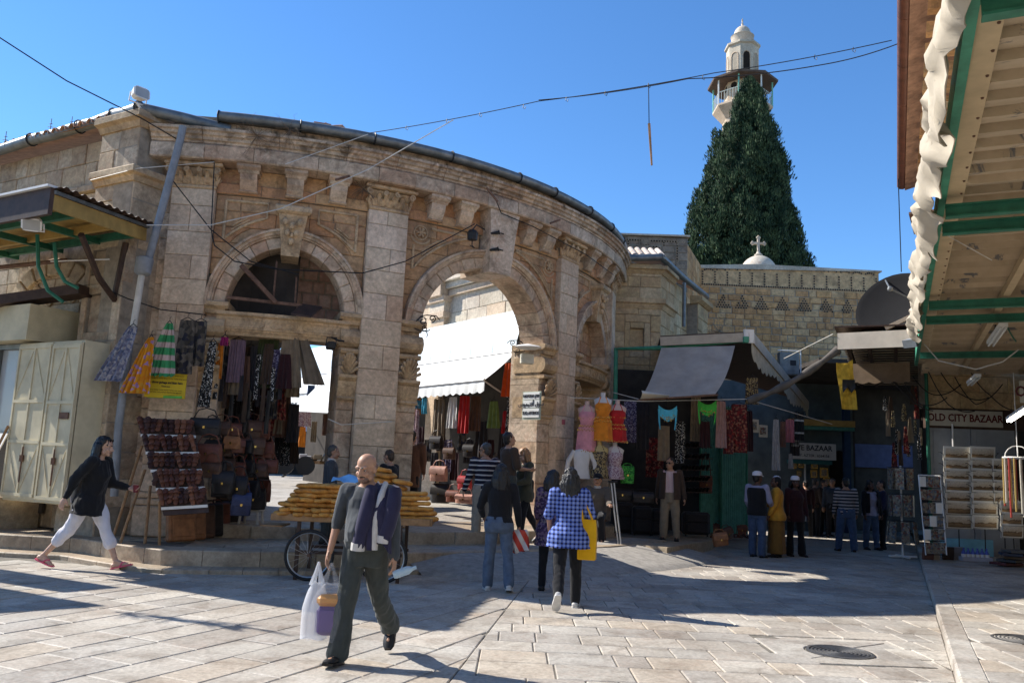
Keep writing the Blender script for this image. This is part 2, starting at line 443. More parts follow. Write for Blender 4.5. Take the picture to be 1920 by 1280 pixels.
# the rest of the square towards and behind the camera, and added houses
mb = MB(); mb.add([(-40, -9, -.004), (2.2, -9, -.004), (3.2, 5.4, -.004), (-8, 5.4, -.004), (-40, 12, -.004)], [(0, 1, 2, 3, 4)]); kind(ob('square', mb, m_pave), 'structure')
oh = thing('added_house_row', 'unseen pale stone houses added behind the viewpoint to bounce sunlight', 'building', (-6, -9.4, 0))  # unseen row, added to bounce warm sunlight onto the arcade
mb = MB(); mb.box((-9, -10, 4.5), (38, 1.2, 9.2)); ob('wall', mb, m_white_stone, oh)
for k in range(9):
 for z in (2.2, 6.0): mb = MB(); mb.box((-25 + 4 * k, -9.38, z), (1.2, .06, 2.0), ch=.02); ob('shutter', mb, m_teal, oh)
# ================================================================ STEPS in front of the arcade
def cyl(u, z, d): a = radians(u); r = R0 + d; return V((CX + r * sin(a), CY - r * cos(a), z))
def ring_slab(mb, u0, u1, ra, rb, z0, z1, k=3):
 """annular sector block, outer radius rb"""
 rings = []
 for i in range(k + 1):
  u = u0 + (u1 - u0) * i / k
  rings.append([cyl(u, z0, ra - R0), cyl(u, z0, rb - R0), cyl(u, z1 - .012, rb - R0), cyl(u, z1, rb - .014 - R0), cyl(u, z1, ra - R0)])
 mb.loft(rings)
stp = kind(bpy.data.objects.new('steps', None), 'structure'); COL.objects.link(stp)
def RA(u): return 10.72 - 1.15 * min(1, max(0, (8 - u) / 9))
def RB(u): return 8.62 + .98 * min(1, max(0, (u - 14) / 18))
def step_row2(name, ulist, w, dr, z0, z1, m=m_step):
 for a, b in zip(ulist, ulist[1:]):
  mb = MB(); n = 3; rg = []
  for i in range(n + 1):
   u = a + .02 + (b - a - .04) * i / n; r = RA(u) + dr; zz = z1
   rg.append([cyl(u, z0, r - w - R0), cyl(u, z0, r - R0), cyl(u, zz - .014, r - R0), cyl(u, zz, r - .016 - R0), cyl(u, zz, r - w - R0)])
  mb.loft(rg); ob(name, mb, m, stp)
def step_row(name, ulist, rin, rout, z0, z1, m=m_step):
 for a, b in zip(ulist, ulist[1:]):
  mb = MB(); ring_slab(mb, a + .02, b - .02, rin, rout((a + b) / 2) if callable(rout) else rout, z0, z1 + RN.uniform(-.004, .004)); ob(name, mb, m, stp)
def useq(a, b, l, r):
 out = [a]
 while out[-1] < b - .5 * math.degrees(l / r): out.append(out[-1] + math.degrees(l * RN.uniform(.75, 1.25) / r))
 out[-1] = b; return out
mbt = MB(); [ring_slab(mbt, a, a + 2, 5.5, RA(a + 1) - .3, -.05, .255, 2) for a in range(-22, 88, 2)]; ob('tread_bed', mbt, m_grout, stp)
mbt = MB()
for a in range(6, 88, 2): ring_slab(mbt, a, a + 2, 5.2, RB(a + 1) - .3, .2, .455, 1)
ob('platform_bed', mbt, m_grout, stp)
step_row2('kerb_stone', useq(-20, 30, .55, 11.1), .4, .38, -.05, .06)
step_row2('step_stone', useq(-20, 62, .85, 10.7), .45, 0, -.05, .27)
for r0, r1 in ((9.9, 10.3), (9.5, 9.9), (9.1, 9.5), (8.7, 9.1)): step_row('tread_stone', useq((9 if r1 > 9.6 else 0 if r1 > 9.2 else -20), 62, .6, r0), r0, r1, .1, .268)
step_row('step_stone', useq(8, 62, .8, 9.2), 8.3, RB, .2, .47)
for r0, r1 in ((7.9, 8.3), (7.5, 7.9), (7.1, 7.5)): step_row('tread_stone', useq(8, 62, .6, r0), r0, r1, .3, .468)
# right-hand pavement in front of the pavilion stalls
pp = MB()
pp.add([(3.0, 15.6, .26), (4.55, 18.6, .2), (4.9, 19.6, .2), (5.6, 21.5, .2), (3.8, 21.6, .26), (2.0, 20, .26), (1.4, 17, .26)] + [(3.0, 15.6, -.05), (4.55, 18.6, -.05), (4.9, 19.6, -.05), (5.6, 21.5, -.05), (3.8, 21.6, -.05), (2.0, 20, -.05), (1.4, 17, -.05)],
  [(0, 1, 2, 3, 4, 5, 6)] + [(i, 7 + i, 7 + (i + 1) % 7, (i + 1) % 7) for i in range(7)])
ob('platform_slab', pp, m_step, stp)
# asphalt ramp poured against the step
rm = MB(); grid = []
for i in range(15):
 row = []
 for j in range(29):
  u = 26.5 + 36.5 * j / 28; t = i / 14
  rr = 10.1 + (1.95 - .75 * max(0, (30.5 - u) / 4) - .25 * max(0, (u - 55) / 8)) * t
  e = min(1, max(0, (u - 26.5) / 3.5)) * min(1, max(0.0, (63 - u) / 3 + .25))
  z = .004 + .285 * (1 - t ** 1.7) * (.55 + .45 * e) + .012 * noise.noise(V((u * .5, t * 4, 0)))
  if i == 14: z = -.04
  row.append(cyl(u, z, rr - R0))
 grid.append(row)
rm.sheet(grid, .002); kind(ob('asphalt_ramp', rm, m_asph, None, True), 'structure')
# ================================================================ WALL STONES
class Wall:
 """stones laid on a surface fn(u, z, d); us = metres per unit of u"""
 def __init__(s, fn, us=1.0, core_d0=-.7, face=0.0, curve=0.0):
  s.fn = fn; s.us = us; s.core = MB(); s.d0 = core_d0; s.face = face; s.curve = curve
 def _shr(s, P, g, gz=None):
  gz = g if gz is None else gz
  ni, nj = len(P), len(P[0]); Q = [[list(p) for p in r] for r in P]
  def mv(a, b, g):
   du, dz = (b[0] - a[0]) * s.us, b[1] - a[1]; L = hypot(du, dz)
   k = min(.45, g / L) if L > 1e-9 else 0; return [a[0] + (b[0] - a[0]) * k, a[1] + (b[1] - a[1]) * k]
  for j in range(nj):
   Q[0][j] = mv(Q[0][j], P[1][j], gz); Q[-1][j] = mv(Q[-1][j], P[-2][j], gz)
  Q2 = [[list(p) for p in r] for r in Q]
  for i in range(ni):
   Q2[i][0] = mv(Q[i][0], Q[i][1], g); Q2[i][-1] = mv(Q[i][-1], Q[i][-2], g)
  return Q2
 def geom(s, mb, P, d0, d1, ch, gap):
  ni, nj = len(P), len(P[0])
  A = s._shr(P, gap) if gap else P; B = s._shr(A, ch) if ch else A
  lp = [(0, j) for j in range(nj)] + [(i, nj - 1) for i in range(1, ni)] + [(ni - 1, j) for j in range(nj - 2, -1, -1)] + [(i, 0) for i in range(ni - 2, 0, -1)]
  vs = [s.fn(p[0], p[1], d1) for r in B for p in r]; n0 = len(vs)
  fs = [(i * nj + j, i * nj + j + 1, (i + 1) * nj + j + 1, (i + 1) * nj + j) for i in range(ni - 1) for j in range(nj - 1)]
  n = len(lp)
  vs += [s.fn(*A[i][j], d1 - ch) for i, j in lp] + [s.fn(*A[i][j], d0) for i, j in lp]
  fl = [i * nj + j for i, j in lp]
  for k in range(n):
   m = (k + 1) % n
   fs.append((n0 + k, n0 + m, fl[m], fl[k])); fs.append((n0 + n + k, n0 + n + m, n0 + m, n0 + k))
  mb.add(vs, fs)
 def stone(s, P, d1=None, depth=.08, ch=.012, gap=.004, name='stone', m=None, parent=None, core=True, jit=.008, into=None):
  d = (s.face if d1 is None else d1) + RN.uniform(-jit, jit)
  if core: s.geom(s.core, P, s.d0, (s.face if d1 is None else d1) - .022, 0, 0)
  if into is not None: s.geom(into, P, d - depth, d, ch, gap); return None
  mb = MB(); s.geom(mb, P, d - depth, d, ch, gap); return ob(name, mb, m, parent)
 def rect(s, u0, u1, z0, z1, **kw):
  k = max(1, int(ceil((u1 - u0) * s.us / s.curve))) if s.curve else 1
  P = [[(u0 + (u1 - u0) * j / k, z) for j in range(k + 1)] for z in (z0, z1)]
  return s.stone(P, **kw)
 def course(s, u0, u1, z0, z1, L=.5, **kw):
  w = (u1 - u0) * s.us
  if w < .05: return
  n = max(1, int(round(w / (L * RN.uniform(.85, 1.2))))); cuts = [0] + sorted((i + RN.uniform(-.22, .22)) / n for i in range(1, n)) + [1]
  for a, b in zip(cuts, cuts[1:]): s.rect(u0 + (u1 - u0) * a, u0 + (u1 - u0) * b, z0, z1, **kw)
 def wall(s, u0, u1, z0, z1, H=.32, L=.5, **kw):
  n = max(1, int(round((z1 - z0) / H))); z = [z0 + (z1 - z0) * i / n + (RN.uniform(-.03, .03) if 0 < i < n else 0) for i in range(n + 1)]
  for a, b in zip(z, z[1:]): s.course(u0, u1, a, b, L, **kw)
def sweep(mb, fn, prof, us_, mi=0):
 """profile of (d, z) carried along a list of u"""
 mb.loft([[fn(u, z, d) for d, z in prof] for u in us_], mi)
# ================================================================ CURVED ARCADE
arc = thing('arcade_building', 'curved stone arcade with arches, carved capitals and corbelled cornice in shade', 'arcade', cyl(40.7, .47, 0))
US = radians(1) * R0
AW = Wall(cyl, US, -.75, 0.0, .3)
PIL = [(2.3, 6.9), (23.5, 28.2), (53.2, 57.9), (74.4, 79.1)]
FZ = 6.42                                            # underside of the architrave
KW = dict(m=m_spandrel, parent=arc, name='stone_block')
def ell(u, uc, a, b, zs):
 t = abs(u - uc) / a; return zs + b * sqrt(max(0, 1 - t * t)) if t < 1 else zs
def ew(z, a, b, zs):
 t = (z - zs) / b; return a * sqrt(max(0, 1 - t * t)) if 0 <= t < 1 else (a if t < 0 else 0)
def arch_bay(uL, uR, uc, a, b, zs, aw, zimp, nv, keyw, filled=False, T=.6):
 """spandrel courses, voussoirs and moulding of one bay. a, b: half span (deg) and rise of the opening"""
 ao, bo = a + aw / US, b + aw
 rows = [zs + (5.95 - zs) * i / 7 for i in range(8)]
 for za, zb in zip(rows, rows[1:]):
  zt = zs + bo
  if zb <= zt - .02:
   for sd_ in (-1, 1):
    Zs = [za + (zb - za) * i / 3 for i in range(4)]
    e = [uc + sd_ * ew(z, ao, bo, zs) for z in Zs]; edge = uL if sd_ < 0 else uR
    wmax = max(abs(edge - x) for x in e) * US
    n = max(1, int(round(wmax / .52))) if wmax > .3 else 1
    cuts = [i / n + (RN.uniform(-.1, .1) if 0 < i < n else 0) for i in range(n + 1)]
    for c0, c1 in zip(cuts, cuts[1:]):
     P = []
     for z, x in zip(Zs, e):
      q = [edge + (x - edge) * (c0 + (c1 - c0) * j / 2) for j in range(3)]
      if sd_ > 0: q.reverse()
      P.append([(u, z) for u in q])
     if min(abs(P[i][0][0] - P[i][-1][0]) for i in range(4)) * US < .03 and max(abs(P[i][0][0] - P[i][-1][0]) for i in range(4)) * US < .1: continue
     AW.stone(P, **KW)
  else:
   w = ew(za, ao, bo, zs) if za < zt else 0
   for sd_ in (-1, 1):
    u0, u1 = sorted((uL if sd_ < 0 else uR, uc + sd_ * max(w, .5 * keyw)))
    AW.course(u0, u1, za, zb, .5, **KW)
   if za < zt:
    for k in range(2):
     u0, u1 = (uc - w, uc) if k == 0 else (uc, uc + w)
     P = [[(u0 + (u1 - u0) * j / 4, max(za, ell(u0 + (u1 - u0) * j / 4, uc, ao, bo, zs))) for j in range(5)], [(u0 + (u1 - u0) * j / 4, zb) for j in range(5)]]
     AW.stone(P, **KW)
   else: AW.rect(uc - .5 * keyw, uc + .5 * keyw, za, zb, **KW)
 AW.course(uL, uR, 5.95, 6.14, .7, **dict(KW, d1=.05))
 # recessed frieze behind the corbels
 AW.course(uL, uR, 6.14, FZ, .75, **dict(KW, d1=-.02))
 # voussoirs
 for k in range(nv):
  t0, t1 = pi - pi * k / nv, pi - pi * (k + 1) / nv
  P = [[(uc + (a + (ao - a) * f) * cos(t0 + (t1 - t0) * j / 3), zs + (b + (bo - b) * f) * sin(t0 + (t1 - t0) * j / 3)) for j in range(4)] for f in (0, .62)]
  AW.stone(P, d1=.03, depth=T, name='voussoir', m=m_pink, parent=arc, core=False)
 n = nv * 3
 for k in range(0, n, 3):                            # moulded hood, block by block
  mb = MB(); rings = []
  for i in range(4):
   t = pi - pi * (k + i) / n
   ring = []
   for f, d in ((.62, -.05), (.62, .05), (.70, .05), (.72, .085), (.84, .10), (.88, .13), (1.0, .13), (1.0, -.05)):
    ring.append(cyl(uc + (a + (ao - a) * f) * cos(t), zs + (b + (bo - b) * f) * sin(t), d))
   rings.append(ring)
  mb.loft(rings); ob('hood_moulding', mb, m_pink, arc)
 # core behind the ring so no daylight shows through the joints
 P = [[(uc + (a + .06 / US + (ao - a) * f) * cos(pi - pi * j / 24), zs + (b + .06 + (bo - b - .06) * f) * sin(pi - pi * j / 24)) for j in range(25)] for f in (0, 1)]
 AW.geom(AW.core, P, -T + .03, -.01, 0, 0)
BAYL = (6.9, 23.5, 15.25); BAYC = (28.2, 53.2, 40.7); BAYR = (57.9, 74.4, 66.2)
arch_bay(*BAYL, 6.4, 1.09, 4.02, .32, 4.0, 13, 3.2, T=.42)
arch_bay(*BAYC, 9.75, 1.30, 4.02, .36, 4.0, 17, 4.4)
arch_bay(*BAYR, 6.4, 1.09, 4.02, .32, 4.0, 13, 3.2, T=.42)
# jambs
def jamb(u0, u1, T=.75, z0=.47):
 z = z0; i = 0
 while z < 3.98:
  h = min(.40 * RN.uniform(.9, 1.1), 4.02 - z)
  if 4.02 - (z + h) < .15: h = 4.02 - z
  AW.rect(u0, u1, z, z + h, depth=T, name='jamb_stone', m=m_pink, parent=arc, core=False, d1=-.03); z += h
 AW.geom(AW.core, [[(u0 + .1, z0), (u1 - .1, z0)], [(u0 + .1, 4.02), (u1 - .1, 4.02)]], -.72, -.06, 0, 0)
JB = [(6.9, 9.0), (21.5, 23.5), (28.2, 30.95), (50.45, 53.2), (57.9, 59.95), (72.45, 74.4)]
for j in JB: jamb(*j)
# wall between corner pier and first pilaster, and last pilaster to the pavilion
AW.wall(.2, 2.3, .27, 5.95, .42, .5, m=m_pink, parent=arc, name='stone_block')
AW.wall(.2, 2.3, 5.95, FZ, .3, .5, m=m_pink, parent=arc, name='stone_block')
AW.wall(79.1, 84, .27, FZ, .42, .6, m=m_pav, parent=arc, name='stone_block')
# impost mouldings, cushion and fan corbel at every jamb
def impost(u0, u1, inner):
 o = MB(); L = [u0 + (u1 - u0) * i / 3 for i in range(4)]
 e = .35 if inner > 0 else -.35
 LL = [x + (e * i / 3 if inner > 0 else e * (3 - i) / 3) for i, x in enumerate(L)]
 sweep(o, cyl, [(-.74, 3.98), (.08, 3.98), (.13, 4.02), (.13, 4.08), (.1, 4.1), (-.74, 4.1)], LL)
 sweep(o, cyl, [(-.7, 3.9), (.04, 3.9), (.06, 3.98), (-.7, 3.98)], L)
 # cushion band
 sweep(o, cyl, [(-.7, 3.52), (.03, 3.52), (.10, 3.58), (.13, 3.68), (.10, 3.78), (.03, 3.83), (-.7, 3.83)], [x + e * .4 * (i / 3 if inner > 0 else (3 - i) / 3) for i, x in enumerate(L)])
 sweep(o, cyl, [(-.7, 3.40), (.07, 3.40), (.09, 3.44), (.07, 3.48), (-.7, 3.48)], L)
 ob('impost', o, m_carved, arc)
 # fluted fan under the cushion
 f = MB(); uc = (u0 + u1) / 2; w = (u1 - u0) * US * .46
 for k in range(9):
  a = radians(18 + 18 * k); p0 = cyl(uc, 3.02, .0); tip = cyl(uc + cos(a) * w / US, 3.02 + .34 * sin(a) + .02, .13)
  f.capsule(p0, tip, .012, .03, 6)
 sweep(f, cyl, [(-.7, 2.92), (.05, 2.92), (.12, 2.98), (.12, 3.03), (-.7, 3.03)], L)
 sweep(f, cyl, [(-.7, 2.66), (.0, 2.66), (.05, 2.80), (.08, 2.92), (-.7, 2.92)], L)
 sweep(f, cyl, [(-.7, 2.6), (.03, 2.6), (.05, 2.63), (.03, 2.66), (-.7, 2.66)], L)
 ob('fan_corbel', f, m_carved, arc)
for (u0, u1), inn in zip(JB, (1, -1, 1, -1, 1, -1)): impost(u0, u1, inn)
# lintels across the two side bays
def lintel(u0, u1):
 o = MB(); L = [u0 + (u1 - u0) * i / 8 for i in range(9)]
 sweep(o, cyl, [(-.5, 3.66), (.06, 3.66), (.06, 3.86), (.11, 3.89), (.11, 3.94), (-.5, 3.94)], L)
 sweep(o, cyl, [(-.5, 3.56), (-.02, 3.56), (.0, 3.60), (.03, 3.63), (.03, 3.66), (-.5, 3.66)], L)
 t = ob('lintel', o, m_carved, arc)
 p = MB()                                              # three long sunk panels with rounded ends, as raised rims
 for a, b in ((.04, .36), (.40, .60), (.64, .96)):
  x0, x1 = u0 + (u1 - u0) * a, u0 + (u1 - u0) * b; pts = []
  for k in range(24):
   q = 2 * pi * k / 24; cxn = x1 - .55 if cos(q) > 0 else x0 + .55
   pts.append(cyl(cxn + .5 * cos(q), 3.76 + .065 * sin(q), .065))
  p.tube(pts + [pts[0]], .009, 5)
 for k in (-1, 1):
  c = cyl((u0 + u1) / 2 + k * .55, 3.76, .066); pts = [cyl((u0 + u1) / 2 + k * .55 + .42 * cos(2 * pi * i / 14), 3.76 + .05 * sin(2 * pi * i / 14), .068) for i in range(15)]; p.tube(pts, .008, 5)
 ob('panel_rim', p, m_carved, t)
lintel(8.2, 22.3); lintel(59.2, 73.2)
# pilasters with bases, shafts of single stones and leafy capitals
def capital(u, parent):
 mp = lambda x, y, z: cyl(u + x / US, z, y)
 o = MB(); W2 = .36
 def ringb(w, d, z): return [mp(-w, -.05, z), mp(w, -.05, z), mp(w, d, z), mp(-w, d, z)]
 o.loft([ringb(.34, .13, 5.98), ringb(.36, .15, 6.0), ringb(.36, .15, 6.03), ringb(.33, .12, 6.05)])
 o.loft([ringb(.33, .12, 6.05), ringb(.34, .13, 6.2), ringb(.40, .20, 6.32)])
 o.loft([ringb(.42, .24, 6.335), ringb(.46, .28, 6.35), ringb(.46, .28, 6.39), ringb(.43, .25, 6.42)])
 cap = ob('capital', o, m_carved, parent)
 lf = MB()
 def leaf(x, z0, h, w, out, d0):
  rings = []
  for i in range(6):
   t = i / 5; ww = w * (1 - .55 * t) * (1 + .35 * sin(pi * t)) * .5; y = d0 + out * t * t + .02 * sin(pi * t); z = z0 + h * (t if t < .8 else .8 + (t - .8) * .2 - (t - .8) * .4)
   if t > .85: y += .015
   rings.append([mp(x - ww, y - .02, z), mp(x - ww * .5, y + .02, z), mp(x, y + .005, z), mp(x + ww * .5, y + .02, z), mp(x + ww, y - .02, z), mp(x, y - .04, z)])
  lf.loft(rings)
 for k in range(5): leaf(-.28 + .14 * k, 6.06, .14, .13, .07, .12)
 for k in range(4): leaf(-.21 + .14 * k, 6.09, .22, .11, .10, .13)
 for sx in (-1, 1):                                   # leaves of the two sides
  for k in range(2):
   lf.capsule(mp(sx * .345, .02 + .09 * k, 6.07), mp(sx * .40, .03 + .1 * k, 6.18), .035, .02, 6)
 ob('leaf', lf, m_carved, cap)
 for cx_, r_, sg in ((-.385, .058, 1), (.385, .058, -1), (-.10, .045, -1), (.10, .045, 1)):
  pts = []; vo = MB()
  for i in range(17):
   t = i / 16; a = sg * (pi * .5 + 2.9 * pi * t); r = r_ * (1 - .8 * t); pts.append(mp(cx_ + r * cos(a), .245, 6.275 + r * sin(a)))
  vo.tube(pts, [.02 - .008 * i / 16 for i in range(17)], 5)
  vo.capsule(mp(cx_ - sg * -.02, .14, 6.14), mp(cx_, .23, 6.25), .018, .03, 6)
  vo.ball(mp(cx_, .25, 6.275), .016, 6, 5)
  ob('volute', vo, m_carved, cap)
for i, (a, b) in enumerate(PIL):
 pl = thing_part = bpy.data.objects.new('pilaster', None); COL.objects.link(pl); pl.parent = arc; pl.matrix_parent_inverse = wmat(arc).inverted()
 z0 = .27
 for za, zb, d in ((z0, .75, .22), (.75, .86, .20), (.86, .96, .17)):
  AW.rect(a - .25, b + .25, za, zb, d1=d, depth=d + .05, name='base_stone', m=m_pil, parent=pl, core=False, ch=.02, jit=0)
 z = .96; k = i
 while z < 5.97:
  h = .43 * RN.uniform(.93, 1.07)
  if 5.98 - (z + h) < .2: h = 5.98 - z
  if k % 2: AW.rect(a, b, z, z + h, d1=.13, depth=.18, name='shaft_stone', m=m_pil, parent=pl, core=False, jit=.003, ch=.008, gap=.003)
  else:
   c = a + (b - a) * RN.uniform(.38, .62)
   AW.rect(a, c, z, z + h, d1=.13, depth=.18, name='shaft_stone', m=m_pil, parent=pl, core=False, jit=.003, ch=.008, gap=.003)
   AW.rect(c, b, z, z + h, d1=.13, depth=.18, name='shaft_stone', m=m_pil, parent=pl, core=False, jit=.003, ch=.008, gap=.003)
  z += h; k += 1
 AW.geom(AW.core, [[(a + .1, .3), (b - .1, .3)], [(a + .1, FZ), (b - .1, FZ)]], -.72, .10, 0, 0)
 capital((a + b) / 2, pl)
# corbels: moulded abacus, tapering body, rolled foot
def corbel(u):
 w = .14 / US; o = MB()
 def blk(wd, prof):
  o.loft([[cyl(u + x * wd / US, z, d) for d, z in prof] for x in (-1, 1)])
 blk(.185, [(-.03, 6.33), (.30, 6.33), (.34, 6.37), (.34, 6.42), (-.03, 6.42)])
 blk(.165, [(-.03, 6.28), (.26, 6.28), (.29, 6.33), (-.03, 6.33)])
 blk(.135, [(-.03, 6.02), (.12, 6.02), (.17, 6.08), (.23, 6.18), (.25, 6.28), (-.03, 6.28)])
 blk(.15, [(-.03, 5.98), (.12, 5.98), (.15, 6.0), (.12, 6.02), (-.03, 6.02)])
 ob('corbel', o, m_pink, arc)
for u in (10.3, 15.2, 19.9, 31.6, 35.5, 45.9, 49.8, 61.3, 66.2, 71.0): corbel(u)
# keystones
def keystone_plain(u):
 o = MB()
 def ring(z, w0, d): return [cyl(u - w0, z, -.7), cyl(u + w0, z, -.7), cyl(u + w0, z, d), cyl(u - w0, z, d)]
 o.loft([ring(5.22, 1.65, .24), ring(5.6, 1.8, .27), ring(6.05, 2.0, .30), ring(6.42, 2.3, .33)])
 ob('keystone', o, m_pink, arc)
keystone_plain(40.7)
def keystone_carved(u):
 o = MB()
 def ring(z, w, d): return [cyl(u - w / US, z, -.7), cyl(u + w / US, z, -.7), cyl(u + w / US, z, d), cyl(u - w / US, z, d)]
 o.loft([ring(4.96, .15, .10), ring(5.15, .16, .13), ring(5.5, .21, .2), ring(5.66, .235, .23)])
 o.loft([ring(5.66, .25, .25), ring(5.70, .29, .30), ring(5.77, .29, .30), ring(5.80, .27, .27)])
 k = ob('keystone', o, m_carved, arc)
 l = MB()
 for x, z, r in ((0, 5.2, .05), (-.07, 5.34, .045), (.07, 5.34, .045), (0, 5.46, .05), (-.12, 5.52, .05), (.12, 5.52, .05), (0, 5.3, .03)):
  l.ball(cyl(u + x / US, z, .15 + .09 * (z - 5.1) / .4), (r, r, r * 1.3), 8, 6)
 ob('carved_leaf', l, m_carved, k)
keystone_carved(15.25); keystone_carved(66.2)
# carved triangular spandrel frames and rosettes
def spandrel(uc, a, b, uE, sd_, ros):
 m = MB(); ao, bo, zs = a + .46 / US, b + .46, 4.02
 z_lo = 4.95 if ros else 4.85
 pts = []
 A_ = ao + .13 / US; ed = abs(uE - uc) - .17 / US; t0 = math.acos(min(.97, ed / A_)); t1 = radians(74)
 for i in range(11):
  t = t0 + (t1 - t0) * i / 10; pts.append(cyl(uc + sd_ * A_ * cos(t), zs + (bo + .12) * sin(t), .012))
 E_ = cyl(uc + sd_ * A_ * cos(t1), 5.85, .012); ez = 5.85 if not ros else 5.5
 m.tube([cyl(uE - sd_ * .17 / US, ez, .012)] + pts + [E_, cyl(uE - sd_ * (.17 if not ros else .5) / US, 5.85, .012)] + ([cyl(uE - sd_ * .17 / US, ez, .012)] if not ros else []), .026, 6)
 for (x, z) in ((.30, -.30), (.16, -.16)): m.tube([p.lerp(cyl(uE - sd_ * .3 / US, 5.7, .012), x) for p in pts[2:8]], .014, 5)
 ob('spandrel_moulding', m, m_carved, arc)
 if ros:
  r = MB(); c = (uE - sd_ * .3 / US, 5.74); mp = lambda x, z, d: cyl(c[0] + x / US, c[1] + z, d)
  r.tube([mp(.13 * cos(2 * pi * i / 20), .13 * sin(2 * pi * i / 20), .01) for i in range(21)], .018, 6)
  for k in range(6):
   an = 2 * pi * k / 6; r.capsule(mp(.02 * cos(an), .02 * sin(an), .03), mp(.075 * cos(an), .075 * sin(an), .03), .014, .026, 6)
  r.ball(mp(0, 0, .03), .02, 8, 6)
  ob('rosette', r, m_carved, arc)
  q = MB(); q.tube([mp(.21 * cos(radians(200 + 130 * i / 10)), .21 * sin(radians(200 + 130 * i / 10)), .01) for i in range(11)], .02, 6); ob('rosette_ring', q, m_carved, arc)
for (uL, uR, uc), a, b, ros in ((BAYL, 6.25, 1.06, 0), (BAYC, 9.75, 1.30, 1), (BAYR, 6.25, 1.06, 0)):
 spandrel(uc, a, b, uL, -1, ros); spandrel(uc, a, b, uR, 1, ros)
# architrave, stepped cornice and attic course, block by block
def band(name, prof, L, m=m_pink, ua=.2, ub=83, jit=.006):
 for a, b in zip(*(lambda q: (q, q[1:]))(useq(ua, ub, L, R0))):
  j = RN.uniform(-jit, jit); mb = MB(); g_ = .004 / US
  sweep(mb, cyl, [(d + (j if d > 0 else 0), z) for d, z in prof], [a + g_ + (b - a - 2 * g_) * i / 3 for i in range(4)]); ob(name, mb, m, arc)
band('architrave_block', [(-.7, 6.425), (.36, 6.425), (.38, 6.45), (.38, 6.66), (.34, 6.70), (-.7, 6.70)], .85)
band('cornice_block', [(-.7, 6.70), (.36, 6.70), (.36, 6.735), (.40, 6.75), (.41, 6.80), (.45, 6.82), (.46, 6.865), (.50, 6.885), (.50, 6.93), (.42, 6.96), (-.7, 6.96)], .95)
band('attic_block', [(-.7, 6.96), (.20, 6.96), (.20, 7.13), (-.7, 7.13)], .62)
ob('mortar_core', AW.core, m_mortar, arc)
# gutter in lengths, its straps and the tiled eave
def gutter_part(pts, parent, r=.085):
 mb = MB(); mb.tube(pts, r, 10); return ob('gutter', mb, m_zinc, parent, True)
GR = .33
us_g = useq(6.8, 82, 1.25, R0)
for a, b in zip(us_g, us_g[1:]):
 j = RN.uniform(-.012, .012)
 gutter_part([cyl(a + (b - a) * i / 4, 7.19 + j, GR) for i in range(5)], arc)
 mb = MB(); pts = [cyl(a, 7.19 + .1 * sin(radians(t)), GR + .1 * cos(radians(t))) for t in range(-90, 271, 30)]; mb.tube(pts, .014, 5); ob('gutter_strap', mb, m_iron, arc)
mb = MB()
sweep(mb, cyl, [(-1.5, 7.15), (.22, 7.15), (.22, 7.22), (-1.5, 7.55)], [0 + 84 * i / 60 for i in range(61)]); ob('roof_slab', mb, m_mortar, arc)
def barrel(mb, p0, p1, side, r0, r1):
 rings = []
 up = V((0, 0, 1))
 for p, r in ((p0, r0), (p1, r1)):
  o_ = [p + side * (r * cos(pi * k / 6)) + up * (r * sin(pi * k / 6)) for k in range(7)]
  i_ = [p + side * ((r - .018) * cos(pi * k / 6)) + up * ((r - .018) * sin(pi * k / 6)) for k in range(6, -1, -1)]
  rings.append(o_ + i_)
 mb.loft(rings)
u = 7.2
while u < 82:
 sdv = (cyl(u + .5, 7, 0) - cyl(u, 7, 0)).normalized()
 for k in range(3):
  if k < 1 or (u < 40 and k < 2) or RN.random() < .5:
   mb = MB(); d0 = .30 - .46 * k + RN.uniform(-.02, .02); z = 7.165 + .092 * k + RN.uniform(-.01, .02)
   barrel(mb, cyl(u, z + .012, d0), cyl(u, z + .1, d0 - .5), sdv, .085, .07); ob('roof_tile', mb, m_tile, arc)
 u += 1.32
for u, d, z, rz in ((17.6, -.1, 7.42, .3), (18.4, -.2, 7.45, .9), (19.3, -.05, 7.4, -.2)):
 mb = MB(); c = cyl(u, z, d); mb.box(c, (.30, .2, .07), rz, ch=.01); ob('loose_tile', mb, m_tile, arc)
# ================================================================ LEFT WING AND CORNER PIER
K = V((-6.26, 13.0, 0)); LA = V((-.871, .491, 0)).normalized(); LN = V((LA.y * -1, LA.x, 0)); LN = V((-.491, -.871, 0)).normalized(); LB = -LN
def lw(u, z, d): return K + LA * u + LN * d + V((0, 0, z))
def lr(u, z, d): return K + LB * u + V((.871, -.491, 0)) * d + V((0, 0, z))   # right-hand face of the pier
wing = thing('stone_wing', 'long shaded stone wall with ledges at far left, beside the arcade', 'building', K + V((0, 0, .27)))
WL = Wall(lw, 1, -.6, -.35)
kw = dict(m=m_tan, parent=wing, name='stone_block')
WL.wall(1.0, 6.4, 4.55, 6.05, .33, .5, **kw)
WL.course(1.0, 6.4, 6.05, 6.18, .9, **dict(kw, d1=-.27))
WL.wall(1.0, 6.4, 6.18, 7.0, .33, .5, **kw)
WL.wall(1.0, 6.4, .27, 4.55, .47, .7, **kw)
WP = Wall(lw, 1, -.5, 0.0); WR = Wall(lr, 1, -.5, 0.0)
pier = bpy.data.objects.new('corner_pier', None); COL.objects.link(pier); pier.parent = wing; pier.matrix_parent_inverse = wmat(wing).inverted()
kp = dict(m=m_tan, parent=pier, name='stone_block')
